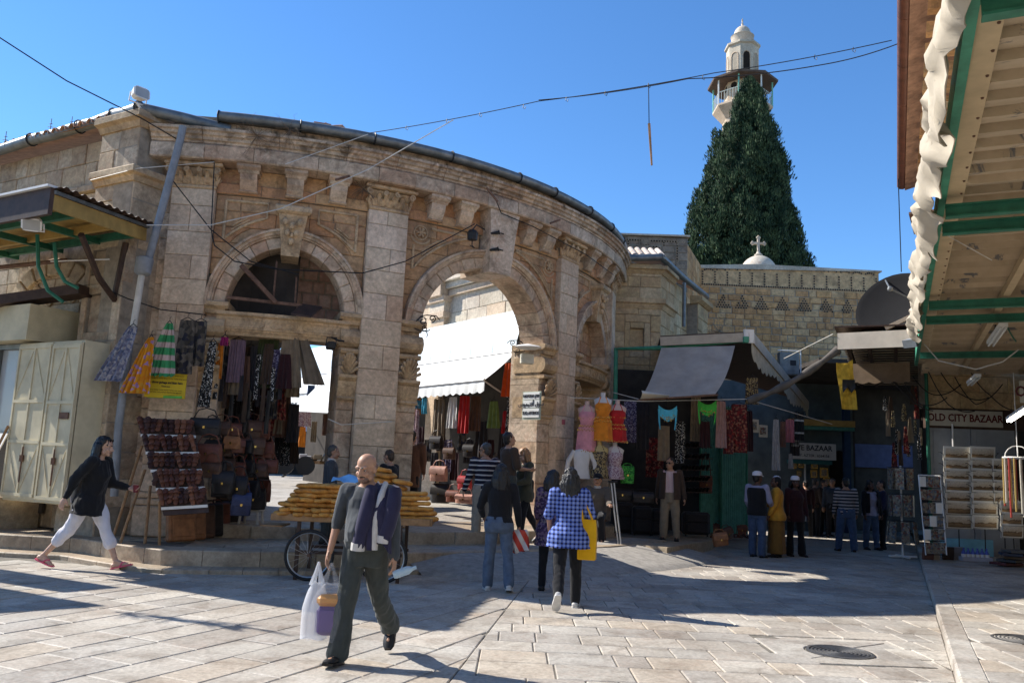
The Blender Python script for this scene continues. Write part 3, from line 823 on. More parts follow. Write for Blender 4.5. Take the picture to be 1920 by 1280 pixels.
for W_, ue in ((WP, 1.0), (WR, .62)):
 W_.wall(0, ue, .27, 3.3, .45, .6, **kp)
 # sunk panels framed by narrow blocks
 for z0, z1 in ((3.3, 4.25), (4.25, 5.0)):
  W_.rect(0, .2, z0, z1, **kp); W_.rect(ue - .14, ue, z0, z1, **kp)
  W_.course(.2, ue - .14, z0, z0 + .16, .9, **kp); W_.course(.2, ue - .14, z1 - .16, z1, .9, **kp)
  W_.course(.2, ue - .14, z0 + .16, z1 - .16, .6, **dict(kp, d1=-.07))
 W_.wall(0, ue, 5.0, 5.95, .32, .45, **kp)
 W_.wall(0, ue, 6.15, 6.88, .3, .42, **kp)
def ledge(z0, z1, p, parent):
 mb = MB()
 prof = [(-.1, z0), (.03, z0), (p * .5, z0 + (z1 - z0) * .35), (p, z0 + (z1 - z0) * .5), (p, z1 - .02), (p - .02, z1), (-.1, z1)]
 path = []
 for d, z in prof: pass
 rings = [[lw(1.0, z, d) for d, z in prof], [lw(-d_ * 0, z, d) + V((.871, -.491, 0)) * 0 for (d, z), d_ in zip(prof, [0] * 7)]]
 # mitred corner: third ring on the right face
 corner = [K + LN * d + V((.871, -.491, 0)) * d + V((0, 0, z)) for d, z in prof]
 end = [lr(.62, z, d) for d, z in prof]
 mb.loft([rings[0], corner, end]); return ob('ledge', mb, m_white_stone if 0 else m_tan, parent)
ledge(5.93, 6.16, .14, pier); ledge(6.86, 7.10, .16, pier)
mb = MB(); mb.add([lw(.02, 7.08, -.02), lw(.98, 7.08, -.02), lw(.98, 7.08, -.6), lw(.02, 7.08, -.6)], [(0, 1, 2, 3)]); ob('pier_top', mb, m_tan, pier)
ob('mortar_core', WL.core, m_mortar, wing)
cm = MB(); cm.v, cm.f, cm.m = WP.core.v[:], WP.core.f[:], WP.core.m[:]
n0 = len(cm.v); cm.add(WR.core.v, WR.core.f); ob('mortar_core', cm, m_mortar, pier)
# carved lunette over the old doorway behind the cabinets
mb = MB()
for k in range(9):
 t0, t1 = pi * k / 9 + .02, pi * (k + 1) / 9 - .02
 WL.geom(mb, [[(2.35 + (.95 + .32 * f) * cos(t), 4.0 + (.6 + .3 * f) * sin(t)) for t in (t0, (t0 + t1) / 2, t1)] for f in (0, 1)], -.4, -.26, .015, 0)
kind(ob('lunette_voussoir', mb, m_tan, wing), 'stuff')
mb = MB()
for k in range(26):
 c = lw(2.35 + RN.uniform(-.8, .8), 4.1 + RN.uniform(0, .42), -.33); a = RN.uniform(0, pi)
 mb.tube([c + LA * (.1 * cos(a + i * .6)) + V((0, 0, .08 * sin(a + i * .6))) for i in range(6)], .022, 5)
kind(ob('carved_foliage', mb, m_carved, wing), 'stuff')
# sagging gutter, wing then corner
gp = [at(-40, 292, 15.2), at(60, 262, 14.6), at(150, 238, 14.0), at(215, 216, 13.45), at(262, 203, 12.95)]
for a, b in zip(gp, gp[1:]):
 gutter_part([a, (a + b) / 2 - V((0, 0, .02)), b], wing, .10)
 mb = MB(); c = b; mb.tube([c + LN * (.115 * cos(t)) + V((0, 0, .115 * sin(t))) for t in [2 * pi * i / 12 for i in range(13)]], .014, 5); ob('gutter_strap', mb, m_iron, wing)
gq = [at(262, 203, 12.95), at(345, 222, 13.2), at(432, 245, 13.4)]
for a, b in zip(gq, gq[1:]):
 gutter_part([a, (a + b) / 2, b], wing, .095)
mb = MB(); mb.add([lw(-.15, 7.12, .0), lw(6.5, 7.12, .0), lw(6.5, 7.6, -2.2), lw(1.2, 7.6, -2.2)], [(0, 1, 2, 3)]); ob('roof_slope', mb, m_tile, wing)
for k in range(26):
 mb = MB(); u_ = .1 + .25 * k; barrel(mb, lw(u_, 7.14, .04), lw(u_, 7.24, -.5), LA, .085, .07); ob('roof_tile', mb, m_tile, wing)
# downpipe with hopper and plastic lower length
t = thing('downpipe', 'leaning grey downpipe with hopper and pale lower length beside the corner pier', 'pipe', (gnd(215, 935, .27)))
def pp_(px, py, y): return at(px, py, y)
mb = MB(); mb.tube([pp_(343, 238, 13.0), pp_(338, 262, 12.98), pp_(277, 492, 12.9)], .062, 10); ob('upper_pipe', mb, m_pipe, t, True)
mb = MB(); a, b = pp_(272, 485, 12.88), pp_(267, 512, 12.86); mb.tube([a + V((0, 0, .03)), a, b, b - V((0, 0, .04))], [.085, .135, .125, .07], 12); ob('hopper', mb, m_pipe, t, True)
mb = MB(); mb.tube([pp_(267, 508, 12.86), pp_(250, 612, 12.84)], .052, 10); ob('pale_pipe', mb, m_pvc, t, True)
mb = MB(); mb.tube([pp_(243, 640, 12.84), pp_(222, 800, 12.84), pp_(214, 930, 12.84)], .06, 10); ob('lower_pipe', mb, m_pipe, t, True)
# floodlight on the roof corner
def floodlight(name, c, aim, label, size=.2, m=m_whitep, post=None, group=None):
 t = thing('floodlight', label, 'floodlight', c, group=group)
 q = V(aim).to_track_quat('Y', 'Z').to_matrix(); mb = MB()
 mb.loft([[V(c) + q @ V((x * size * w, y, z * size * .75 * w)) for x, z in ((-1, -.6), (-.6, -1), (.6, -1), (1, -.6), (1, .6), (.6, 1), (-.6, 1), (-1, .6))] for y, w in ((-.12, .45), (-.05, .8), (.06, 1), (.09, 1.05), (.1, .98))])
 ob('lamp_housing', mb, m, t)
 mb = MB(); mb.box(V(c) + q @ V((0, .098, 0)), (size * 1.7, .012, size * 1.2), M=q); ob('lamp_glass', mb, mat('lamp_glass', (.35, .35, .34), .15, .1, 5, 0, 40, 0, .6), t)
 mb = MB(); mb.tube([V(c) + q @ V((-size * 1.06, 0, 0)), V(c) + q @ V((-size * 1.06, -.05, -size)), V(c) + q @ V((size * 1.06, -.05, -size)), V(c) + q @ V((size * 1.06, 0, 0))], .014, 5)
 if post is not None: mb.tube([V(c) + q @ V((0, -.05, -size)), V(post)], .02, 6)
 ob('bracket', mb, m, t); return t
floodlight('floodlight', at(261, 178, 12.8), V((.75, -.6, .1)), 'white floodlight on a short post at the roof corner of the arcade', .13, m_whitep, at(266, 208, 12.9))
# ---- left awning: steel frame, timber boards, translucent sheets
m_ochre = mat('ochre_paint', (.42, .27, .08), .6, .2, 5, .15, 60, .1)
b = NB('yellow_fibreglass'); p = b.pos(); b.b.inputs['Alpha'].default_value = .8; b.b.inputs['Transmission Weight'].default_value = .0
m_fib = b.done(b.mix(b.mp(b.noise(p, 6), .3, .7), (.42, .27, .09), (.52, .36, .14)), .5)
def aw(u, z, d): return lw(u, z, d)
awn = thing('lean_to_awning', 'ochre and dark lean-to awning with green steel beams over cream cabinets', 'awning', lw(.4, 5.0, 0))
A0, A1 = at(95, 378, 10.5), at(272, 440, 13.1); A2 = A0 + LA * 4.4
def beam(mb, a, b, w, h, mi=0):
 a, b = V(a), V(b); t_ = (b - a).normalized(); s_ = t_.cross(V((0, 0, 1))).normalized(); u_ = s_.cross(t_)
 mb.loft([[p + s_ * (x * w / 2) + u_ * (y * h / 2) for x, y in ((-1, -1), (1, -1), (1, 1), (-1, 1))] for p in (a, b)], mi)
mb = MB(); beam(mb, A0, A1, .05, .2); ob('end_fascia', mb, m_ochre, awn)
mb = MB(); beam(mb, A0 + V((0, 0, .13)), A1 + V((0, 0, .13)), .12, .05); ob('flashing', mb, m_zinc, awn)
mb = MB(); beam(mb, A0 + V((.02, -.02, 0)), A2, .06, .36); ob('front_fascia', mb, m_brown, awn)
mb = MB(); beam(mb, A0 + V((.02, -.03, .2)), A2 + V((0, -.01, .2)), .14, .03); ob('flashing', mb, m_whitep, awn)
back0, back1 = A1, A1 + LA * 4.4
mb = MB(); E0, E1 = A0 + V((0, 0, .19)), A1 + V((0, 0, .17)); mb.sheet([[E0.lerp(E1, j / 48) + V((.10 * t_, -.05 * t_, .014 * (1 if (j // 2) % 2 else -1))) for j in range(49)] for t_ in (-3, 0, 1.6)], .004); ob('corrugated_sheet', mb, m_brown, awn)
for k in range(10):
 x0, x1 = .1 * k, .1 * (k + 1) - .003
 mb = MB(); P = [[A0.lerp(A2, x) * (1 - t_) + back0.lerp(back1, x) * t_ + V((0, 0, .1)) for x in (x0, x1)] for t_ in (0, .5, 1)]
 mb.sheet(P, .015); ob('roof_sheet', mb, m_ochre, awn)
for t_, m in ((.25, m_green), (.62, m_ochre), (.9, m_green)):
 mb = MB(); beam(mb, A0.lerp(back0, t_) - V((0, 0, .02)), A2.lerp(back1, t_) - V((0, 0, .02)), .07, .12); ob('purlin', mb, m, awn)
for x in (.22, .5, .8):
 mb = MB(); beam(mb, A0.lerp(A2, x) + V((0, 0, -.06)), back0.lerp(back1, x) + V((0, 0, -.06)), .06, .1); ob('rafter', mb, m_green, awn)
mb = MB(); mb.tube([at(152, 440, 11.6), at(185, 520, 12.4), at(215, 562, 13.05)], .05, 6); ob('brace', mb, m_brown, awn)
mb = MB(); mb.tube([at(236, 455, 13.0), at(214, 562, 13.05)], .05, 6); ob('wall_post', mb, m_brown, awn)
for pts in ([(70, 440), (72, 500), (90, 545), (118, 566)], [(102, 455), (106, 500), (122, 528), (146, 540)]):
 mb = MB(); mb.tube([at(x, y, 12.2) for x, y in pts], .028, 6); ob('curved_bracket', mb, m_green, awn)
mb = MB(); mb.tube([at(-20, 503, 13.0), at(125, 488, 13.0)], .035, 6); ob('tie_bar', mb, m_rust, awn)
mb = MB(); mb.tube([at(95, 490, 12.95), at(205, 486, 12.95)], .012, 5); ob('tie_rod', mb, m_whitep, awn)
# neighbouring awning just outside the picture, whose shadow lies on the paving at the left
na = thing('neighbour_awning', 'brown awning of the next shop, beyond the left picture edge', 'awning', (-9.6, 12.6, 5))
for Q_ in ([(-8.5, 10.6, 4.0), (-9.3, 9.9, 4.0), (-12.5, 11.6, 4.2), (-12, 12.4, 4.2)], [(-8.9, 11.8, 4.0), (-9.3, 11.3, 4.0), (-12.6, 12.9, 4.2), (-12.2, 13.5, 4.2)]):
 Q_ = [V(q) for q in Q_]; mb = MB(); mb.loft([Q_, [p_ + V((0, 0, .05)) for p_ in Q_]]); ob('roof_sheet', mb, m_brown, na)
 mb = MB(); mb.sheet([[Q_[0].lerp(Q_[1], j / 24) - V((0, 0, (.15 + .12 * abs(sin(j * 1.3))) * i / 2)) for j in range(25)] for i in range(3)], .005); ob('fringe', mb, m_ochre, na)
br = thing('dry_branch', 'dry branch overhanging the next awning beyond the left picture edge', 'branch', (-9.2, 10.6, 5)); mb = MB()
for k in range(40):
 p_ = V((-9.3 + 1.5 * k / 40, 10.7 - .5 * k / 40, 5.0 + .1 * sin(k))); d_ = V((RN.uniform(.2, 1), RN.uniform(-.8, .3), RN.uniform(-.5, .5))); mb.tube([p_, p_ + d_ * .2, p_ + d_ * .4], [.025, .02, .01], 4)
kind(ob('twigs', mb, m_wood, br), 'stuff')
floodlight('floodlight', at(62, 418, 10.9), V((.3, -.8, -.5)), 'white floodlight hanging under the ochre awning at far left', .12)
# dark hood and gutter board above the cabinets
mb = MB(); beam(mb, at(-60, 575, 13.6), at(160, 545, 13.3), .35, .16); tag(ob('shop_hood', mb, m_brown), 'dark brown sagging hood board above the cream cabinets', 'hood')
# ---- cream steel cabinets
cab = thing('steel_cabinet', 'cream painted steel cabinet with folding doors on a stone plinth, closed', 'cabinet', lw(.6, .75, .3))
def panel(mb, o, ax, w, z0, z1, th=.03):
 n_ = V((ax.y, -ax.x, 0)).normalized()
 return n_
def door(o, ax, w, z0, z1, label=None):
 n_ = V((-ax.y, ax.x, 0)); n_ = n_ if n_.dot(V((0, -1, 0))) > 0 else -n_
 f = lambda u, z, d: V(o) + ax * u + n_ * d + V((0, 0, z))
 mb = MB(); mb.prism([(0, z0), (w, z0), (w, z1), (0, z1)], 0, .03, f); dr = ob('door', mb, m_cream, cab)
 for z in (z0 + .06, z0 + (z1 - z0) * .36, z0 + (z1 - z0) * .62, z1 - .06):
  mb = MB(); mb.prism([(.02, z - .025), (w - .02, z - .025), (w - .02, z + .025), (.02, z + .025)], .031, .05, f); ob('rail', mb, m_cream, dr)
 for u in (.03, w / 2, w - .03):
  mb = MB(); mb.prism([(u - .02, z0 + .03), (u + .02, z0 + .03), (u + .02, z1 - .03), (u - .02, z1 - .03)], .031, .046, f); ob('stile', mb, m_cream, dr)
 for u0, u1, a, c in ((.06, w / 2 - .03, .0, 1), (w - .06, w / 2 + .03, 0, 1)):
  for za, zb in ((z0 + .1, z0 + (z1 - z0) * .33), (z1 - .1, z0 + (z1 - z0) * .66)):
   mb = MB(); mb.tube([f(u0, zb, .034), f(u1, za, .034)], .008, 4); ob('crease', mb, m_cream, dr)
 mb = MB(); mb.tube([f(w / 2 + .05, z0 + .25, .06), f(w / 2 + .05, z0 + .8, .06)], .012, 6); mb.box(f(w / 2 + .05, z0 + .62, .06), (.05, .05, .1)); ob('bolt', mb, m_rust, dr)
 return dr
cb0 = lw(.14, 0, .42)
door(lw(1.72, 0, .45), -LA, .88, .78, 3.22); door(lw(.82, 0, .45), -LA, .72, .76, 3.2)
mb = MB(); f = lambda u, z, d: lw(u, z, d)
mb.prism([(.1, .74), (1.74, .74), (1.74, 3.24), (.1, 3.24)], -.33, .43, f); ob('carcass', mb, m_cream, cab)
mb = MB(); mb.prism([(.2, 2.02), (.42, 2.02), (.42, 2.12), (.2, 2.12)], .49, .505, f); ob('name_plate', mb, m_rust, cab)
mb = MB(); mb.prism([(1.35, 3.27), (3.9, 3.27), (3.9, 3.85), (1.35, 3.85)], -.3, .62, f)
t = tag(ob('fascia_box', mb, m_cream), 'cream boxed shop fascia above the folding cabinet', 'fascia')
# show window at the far left with shelves of goods behind glass, white board leaning
sw = thing('show_window', 'narrow show window with pale frame beside the cream cabinet', 'show window', lw(2.4, 1.9, .2))
for (u0, u1, z0, z1) in ((1.86, 1.94, 1.75, 3.25), (2.58, 2.72, 1.75, 3.25), (1.86, 2.72, 3.18, 3.26), (1.86, 2.72, 1.74, 1.82)):
 mb = MB(); mb.prism([(u0, z0), (u1, z0), (u1, z1), (u0, z1)], .2, .34, f); ob('frame', mb, m_zinc, sw)
mb = MB(); mb.prism([(1.94, 1.82), (2.58, 1.82), (2.58, 3.18), (1.94, 3.18)], .25, .256, f); ob('pane', mb, glassy('window_glass'), sw)
mb = MB(); mb.prism([(1.8, .5), (4.4, .5), (4.4, 3.26), (1.8, 3.26)], -.33, -.28, f); ob('back_board', mb, m_dark, sw)
for (u, z, r, c) in ((2.15, 2.05, .14, (.5, .2, .12)), (2.35, 2.3, .16, (.55, .5, .45)), (2.1, 2.55, .15, (.3, .22, .2)), (2.38, 2.8, .16, (.35, .12, .1)), (2.2, 2.95, .12, (.25, .3, .35))):
 mb = MB(); mb.lathe([(r * .4, -r), (r * .8, -r * .8), (r, -.1 * r), (r * .6, r * .5), (r * .35, r * .9), (r * .45, r)], lw(u, z, .02), 12)
 tag(ob('vase', mb, mat('pottery_%d' % int(c[0] * 100), c, .4), None, True), {.5: 'rust red pot low in the narrow show window', .55: 'pale clay pot in the middle of the narrow show window', .3: 'dark brown pot on the left of the narrow show window', .35: 'dark red pot near the top of the narrow show window', .25: 'blue grey pot at the very top of the narrow show window'}[c[0]], 'pot', 'pots in the show window')
mb = MB(); mb.loft([[lw(u, z, d) for u, z, d in ((1.95, .8, .75), (2.75, .8, .75), (2.65, 1.78, .42), (1.85, 1.78, .42))], [lw(u, z, d - .02) for u, z, d in ((1.95, .8, .75), (2.75, .8, .75), (2.65, 1.78, .42), (1.85, 1.78, .42))]])
tag(ob('white_board', mb, m_whitep), 'plain white board leaning below the show window', 'board')
mb = MB(); beam(mb, lw(1.95, .76, .78), lw(1.72, 1.9, .5), .06, .03); tag(ob('timber_strip', mb, m_wood), 'dark wooden strip leaning beside the white board', 'strip')
mb = MB(); mb.prism([(1.9, 0), (4.6, 0), (4.6, .76), (1.9, .76)], -.3, .75, f);
for v in range(len(mb.v)): pass
tag(ob('stone_plinth', mb, m_step), 'worn stone plinth under the white board at far left', 'plinth')
for k in range(7):
 mb = MB(); c = lw(3.25 + RN.uniform(-.15, .2), 1.6 + .24 * k, .05); mb.tube([c - LA * .3, c + LA * .0 + V((0, 0, .05)), c + LA * .35], [.05, .075, .06], 7)
 tag(ob('rolled_rug', mb, mat('dull_rug', (.14, .11, .10), .95, .5, 12)), ('lowest', 'second', 'third', 'middle', 'fifth', 'sixth', 'topmost')[k] + ' rolled rug on the dark shelves at the far left edge', 'rug', 'rolled rugs at the left edge')
# ================================================================ RIGHT PAVILION
P0 = V((3.78, 20.9, 0)); PD = V((2.06, 4.1, 0)).normalized(); PN = V((PD.y, -PD.x, 0))
pavi = thing('corner_pavilion', 'pale stone corner pavilion with sunk panels at the right end of the arcade', 'building', P0 + V((0, 0, .2)))
fF = lambda u, z, d: V((P0.x - u, P0.y - d, z)); fR = lambda u, z, d: P0 + PD * u + PN * d + V((0, 0, z))
FW = Wall(fF, 1, -.5); RW = Wall(fR, 1, -.5)
kv = dict(m=m_pav, parent=pavi, name='stone_block')
FW.wall(0, 1.35, .2, 2.9, .45, .6, **kv); RW.wall(0, 4.6, .2, 2.9, .45, .7, **kv)
for z0, z1 in ((2.9, 3.75), (3.75, 4.3), (4.3, 5.6)):
 FW.rect(0, .26, z0, z1, **kv) if z1 - z0 < 1 else [FW.rect(0, .26, z0 + .43 * i, z0 + .43 * (i + 1), **kv) for i in range(3)]
 FW.wall(.92, 1.35, z0, z1, .43, .5, **kv)
 FW.course(.26, .92, z0, z0 + .2, .7, **kv); FW.course(.26, .92, z1 - .2, z1, .7, **kv)
 if z1 - z0 > 1:
  FW.rect(.26, .42, z0 + .2, z1 - .2, **kv); FW.rect(.78, .92, z0 + .2, z1 - .2, **kv); FW.rect(.42, .78, z0 + .2, z0 + .35, **kv); FW.rect(.42, .78, z1 - .35, z1 - .2, **kv)
  FW.rect(.42, .78, z0 + .35, z1 - .35, **dict(kv, d1=-.09))
 else: FW.rect(.26, .92, z0 + .2, z1 - .2, **dict(kv, d1=-.07))
FW.wall(0, 1.35, 5.6, 5.78, .2, .6, **kv); FW.wall(0, 1.35, 6.02, 6.95, .31, .5, **kv)
RW.wall(0, 1.25, 2.9, 5.78, .42, .5, **kv); RW.wall(0, 1.25, 6.02, 6.95, .31, .45, **kv)
RW.wall(1.25, 3.4, 2.9, 6.95, .42, .6, **dict(kv, d1=-.22)); RW.wall(3.4, 4.6, 2.9, 6.6, .42, .6, **dict(kv, d1=.12))
def led(z0, z1, p):
 mb = MB(); prof = [(-.1, z0), (.02, z0), (p * .6, z0 + (z1 - z0) * .4), (p, z0 + (z1 - z0) * .5), (p, z1 - .02), (-.1, z1)]
 mb.loft([[fF(1.35, z, d) for d, z in prof], [V((P0.x + d * .9, P0.y - d, z)) for d, z in prof], [fR(1.2, z, d) for d, z in prof]]); ob('ledge', mb, m_pav, pavi)
led(5.76, 6.04, .12); led(6.68, 6.9, .14)
mb = MB(); prof = [(-.1, 6.58), (.15, 6.6), (.26, 6.68), (.26, 6.8), (-.1, 6.82)]; mb.loft([[fR(u, z, d) for d, z in prof] for u in (3.3, 4.7)]); ob('pier_cap', mb, m_pav, pavi)
cm = MB(); cm.add(FW.core.v, FW.core.f); cm.add(RW.core.v, RW.core.f); ob('mortar_core', cm, m_mortar, pavi)
gutter_part([at(1168, 484, 20.6), at(1240, 482, 20.7)], pavi, .09); gutter_part([at(1238, 480, 20.7), at(1280, 520, 22.6), at(1325, 556, 25.2)], pavi, .09)
mb = MB(); mb.tube([at(1283, 530, 22.8), at(1282, 612, 22.8)], .05, 8); ob('downpipe', mb, m_zinc, pavi, True)
mb = MB(); mb.add([V((2.2, 20.8, 7.05)), V((3.85, 20.75, 7.05)), V((5.9, 25, 7.05)), V((4.0, 25, 7.9)), V((2.4, 22.5, 7.8))], [(0, 1, 2, 3, 4)]); ob('roof_slope', mb, m_tile, pavi)
for k in range(9):
 mb = MB(); c = V((2.35 + .18 * k, 20.75, 7.1)); barrel(mb, c, c + V((0, .9, .42)), V((1, 0, 0)), .085, .075); ob('roof_tile', mb, mat('sunlit_tile', (.55, .45, .37), .9, .3, 6), pavi)  # eave tiles coloured pale to put in the sunlight on them
# ================================================================ OLD WALL WITH PIPE-HOLE PARAPET, DOME
back = thing('parapet_wall', 'golden rubble wall with parapet pierced by rows of clay pipe holes', 'wall', (10.2, 30, 0))
fB = lambda u, z, d: V((u, 30 - d, z))
BW = Wall(fB, 1, -.6)
st_ = MB()
def topz(u): return 9.28 + .012 * (u - 6.8) + .12 * sin(pi * (u - 6.8) / 6.7)
BW.wall(5.0, 13.5, 2.0, 8.55, .24, .38, into=st_, depth=.06, jit=.018, ch=.02, gap=.008)
kind(ob('rubble_stone', st_, m_gold, back), 'stuff')
mb = MB(); mb.prism([(5.0, 8.55)] + [(5.0 + 8.5 * i / 20, topz(5.0 + 8.5 * i / 20)) for i in range(21)] + [(13.5, 8.55)], -.5, -.02, fB); ob('parapet', mb, m_gold, back)
mb = MB(); BWc = BW.core; BWc.prism([(5.0, 0), (13.5, 0), (13.5, 8.56), (5.0, 8.56)], -.6, -.05, fB); ob('mortar_core', BWc, m_mortar, back)
ho = MB()
def hole(u, z, r=.031, fn=fB, d=.0):
 n_ = 7; o_ = [fn(u + r * 1.35 * cos(2 * pi * k / n_), z + r * 1.35 * sin(2 * pi * k / n_), d + .012) for k in range(n_)]; i_ = [fn(u + r * cos(2 * pi * k / n_), z + r * sin(2 * pi * k / n_), d + .012) for k in range(n_)]
 b_ = [fn(u + r * cos(2 * pi * k / n_), z + r * sin(2 * pi * k / n_), d + .004) for k in range(n_)]
 ho.add(o_ + i_, [(k, (k + 1) % n_, n_ + (k + 1) % n_, n_ + k) for k in range(n_)], 0); ho.add(b_, [tuple(range(n_))], 1)
u = 6.95
while u < 13.4:
 for k in range(5): hole(u, 8.7 + .10 * k)
 for k in range(1, 6): hole(u + .075 * k + .0, topz(u) - .17 + .09 * sin(pi * k / 6)) if u + .075 * k < 13.4 else None
 u += .46
u = 6.6
while u < 13.4: hole(u, 8.62); u += .085
for c in (6.98, 7.72, 8.42, 9.12, 9.9, 10.7, 11.5, 12.3):
 for r_ in range(6):
  for k in range(6 - r_):
   if RN.random() < .93: hole(c - .24 + .096 * k + .048 * r_, 7.78 + .088 * r_, d=.02)
kind(ob('pipe_hole', ho, [mat('clay_pipe', (.36, .26, .17), .9), mat('hole_dark', (.022, .016, .012), 1)], back), 'stuff')
mb = MB(); mb.prism([(4.9, topz(5)), (13.6, topz(13.5)), (13.6, topz(13.5) + .05), (9, topz(9) + .05), (4.9, topz(5) + .05)], -.55, .04, fB); ob('coping', mb, m_white_stone, back)
# taller block on the left with its own pattern of holes
tall = thing('roof_parapet', 'tall rendered parapet block with grid of pipe holes above the pavilion roof', 'parapet', (4.4, 27, 7))
fT = lambda u, z, d: V((u, 27 - d, z))
TW = Wall(fT, 1, -.5); s2 = MB(); TW.wall(2.6, 5.75, 6.3, 9.45, .26, .4, into=s2, depth=.06, jit=.015, ch=.02); kind(ob('rubble_stone', s2, stone_mat('grey_rubble', [(.27, .22, .17), (.31, .25, .19), (.25, .21, .17)], dirt=.6, bump=.6, bs=9), tall), 'stuff')
TW.core.prism([(2.6, 5), (5.75, 5), (5.75, 9.46), (2.6, 9.46)], -3, -.04, fT); ob('mortar_core', TW.core, m_mortar, tall)
mb = MB(); mb.prism([(2.5, 9.46), (5.82, 9.5), (5.82, 9.56), (2.5, 9.52)], -3, .06, fT); ob('coping', mb, m_white_stone, tall)
ho = MB()
for u0 in (3.2, 3.75, 4.35, 4.95, 5.4):
 for k in range(9): hole(u0, 8.55 + .09 * k, .035, fT)
for k in range(30): hole(3.0 + .09 * k, 8.5, .035, fT); hole(3.0 + .09 * k, 9.32, .035, fT)
for k in range(14): hole(4.65 + .22 * cos(2 * pi * k / 14), 8.9 + .22 * sin(2 * pi * k / 14), .035, fT)
kind(ob('pipe_hole', ho, [MATS['clay_pipe'], MATS['hole_dark']], tall), 'stuff')
mb = MB(); fL = lambda u, z, d: V((5.72 + (6.9 - 5.72) * u, 27 + 3 * u - d, z)); LWL = Wall(fL, 3.2, -.5); s3 = MB(); LWL.wall(0, 1, 6, 9.3, .26, .42, into=s3, depth=.06, jit=.015); kind(ob('rubble_stone', s3, m_gold, tall), 'stuff'); ob('mortar_core', LWL.core, m_mortar, tall)
# dome with cross
dm = thing('chapel_dome', 'small white dome topped by a stone cross in front of the cypress', 'dome', (10.23, 34, 9.6))
c = V((10.23, 34, 0)); mb = MB(); mb.lathe([(.80, 9.2), (.80, 10.0), (.76, 10.05)] + [(.76 * cos(a), 10.1 + .78 * sin(a)) for a in [radians(t) for t in range(0, 81, 10)]] + [(.16, 10.88), (.17, 10.93), (.1, 10.98), (.07, 11.05)], c, 28)
ob('dome_shell', mb, stone_mat('whitewashed_dome', [(.62, .57, .48)], dirt=.3, dirtcol=(.2, .16, .12), bump=.3), dm, True)
mb = MB(); zc = 11.42
mb.box(c + V((0, 0, zc - .08)), (.1, .09, .62), ch=.012); mb.box(c + V((-.135, 0, zc)), (.17, .085, .1), ch=.012); mb.box(c + V((.135, 0, zc)), (.17, .085, .1), ch=.012)
for dx, dz in ((-.25, 0), (.25, 0), (0, .25)):
 for ex, ez in ((0, 0), (.05 if dx == 0 else 0, .05 if dx else 0), (-.05 if dx == 0 else 0, -.05 if dx else 0), (.04 * (dx > 0) - .04 * (dx < 0), .05 * (dx == 0))):
  mb.ball(c + V((dx + ex, 0, zc + dz + ez)), (.05, .045, .05), 8, 6)
ob('cross', mb, m_white_stone, dm)
# ================================================================ MINARET
mn = thing('minaret', 'white stone minaret with roofed balcony and small dome behind the cypress', 'minaret', (16.9, 60, 8))
c = V((16.85, 60, 0)); N8 = pi / 8
def oct_(r, z, rot=N8): return [c + V((r * cos(rot + k * pi / 4), r * sin(rot + k * pi / 4), z)) for k in range(8)]
mb = MB(); mb.loft([oct_(1.55, 8), oct_(1.5, 28.4), oct_(2.25, 29.3), oct_(2.25, 29.45), oct_(1.35, 29.45), oct_(1.35, 31.6)]); ob('shaft', mb, m_white_stone, mn)
mb = MB(); mb.loft([oct_(1.22, 31.6), oct_(1.22, 34.3), oct_(1.36, 34.4), oct_(1.36, 34.55), oct_(.8, 34.6)]); ob('lantern', mb, m_white_stone, mn)
for k in range(8):
 a = k * pi / 4; n_ = V((cos(a), sin(a), 0)); t_ = V((-n_.y, n_.x, 0)); fa = lambda u, z, d: c + n_ * (1.22 * cos(pi / 8) + d) + t_ * u + V((0, 0, z))
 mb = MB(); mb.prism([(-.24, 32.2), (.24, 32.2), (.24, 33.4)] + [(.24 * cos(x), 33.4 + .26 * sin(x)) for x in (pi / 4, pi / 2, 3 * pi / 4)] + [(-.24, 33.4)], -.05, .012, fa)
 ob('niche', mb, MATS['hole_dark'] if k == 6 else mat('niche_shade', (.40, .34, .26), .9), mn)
 pts = [fa(-.29, 32.15, .01), fa(-.29, 33.4, .01)] + [fa(.29 * cos(pi - x), 33.4 + .31 * sin(x), .01) for x in (pi / 4, pi / 2, 3 * pi / 4)] + [fa(.29, 33.4, .01), fa(.29, 32.15, .01)]
 mb = MB(); mb.tube(pts, .045, 5); ob('niche_arch', mb, m_white_stone, mn)
 e0, e1 = c + V((2.2 * cos(a + N8), 2.2 * sin(a + N8), 0)), c + V((2.2 * cos(a + N8 + pi / 4), 2.2 * sin(a + N8 + pi / 4), 0))
 mb = MB(); mb.tube([e0 + V((0, 0, 29.4)), e0 + V((0, 0, 31.45))], .06, 6); ob('balcony_post', mb, mat('mint_paint', (.2, .5, .40), .5) if k % 2 else m_whitep, mn)
 mb = MB(); mb.tube([e0 + V((0, 0, 30.35)), e1 + V((0, 0, 30.35))], .03, 5)
 for i in range(7): mb.tube([e0.lerp(e1, i / 7) + V((0, 0, 29.45)), e0.lerp(e1, i / 7) + V((0, 0, 30.35))], .018, 4)
 ob('balustrade', mb, mat('pale_rail', (.45, .5, .47), .6), mn)
 mb = MB(); mb.ball(fa(0, 30.9, .0) + n_ * .14, (.05, .05, .05), 6, 5);
 mb.lathe([(.0, -.01), (.22, -.01), (.26, .0), (.22, .02)], fa(0, 31.0, .13), 12, M=V(n_).to_track_quat('Z', 'Y').to_matrix()); ob('round_window', mb, MATS['hole_dark'], mn)
mb = MB(); mb.loft([oct_(2.62, 31.35), oct_(2.65, 31.5), oct_(1.3, 32.05)]); ob('balcony_roof', mb, mat('brown_roof', (.10, .07, .055), .8), mn)
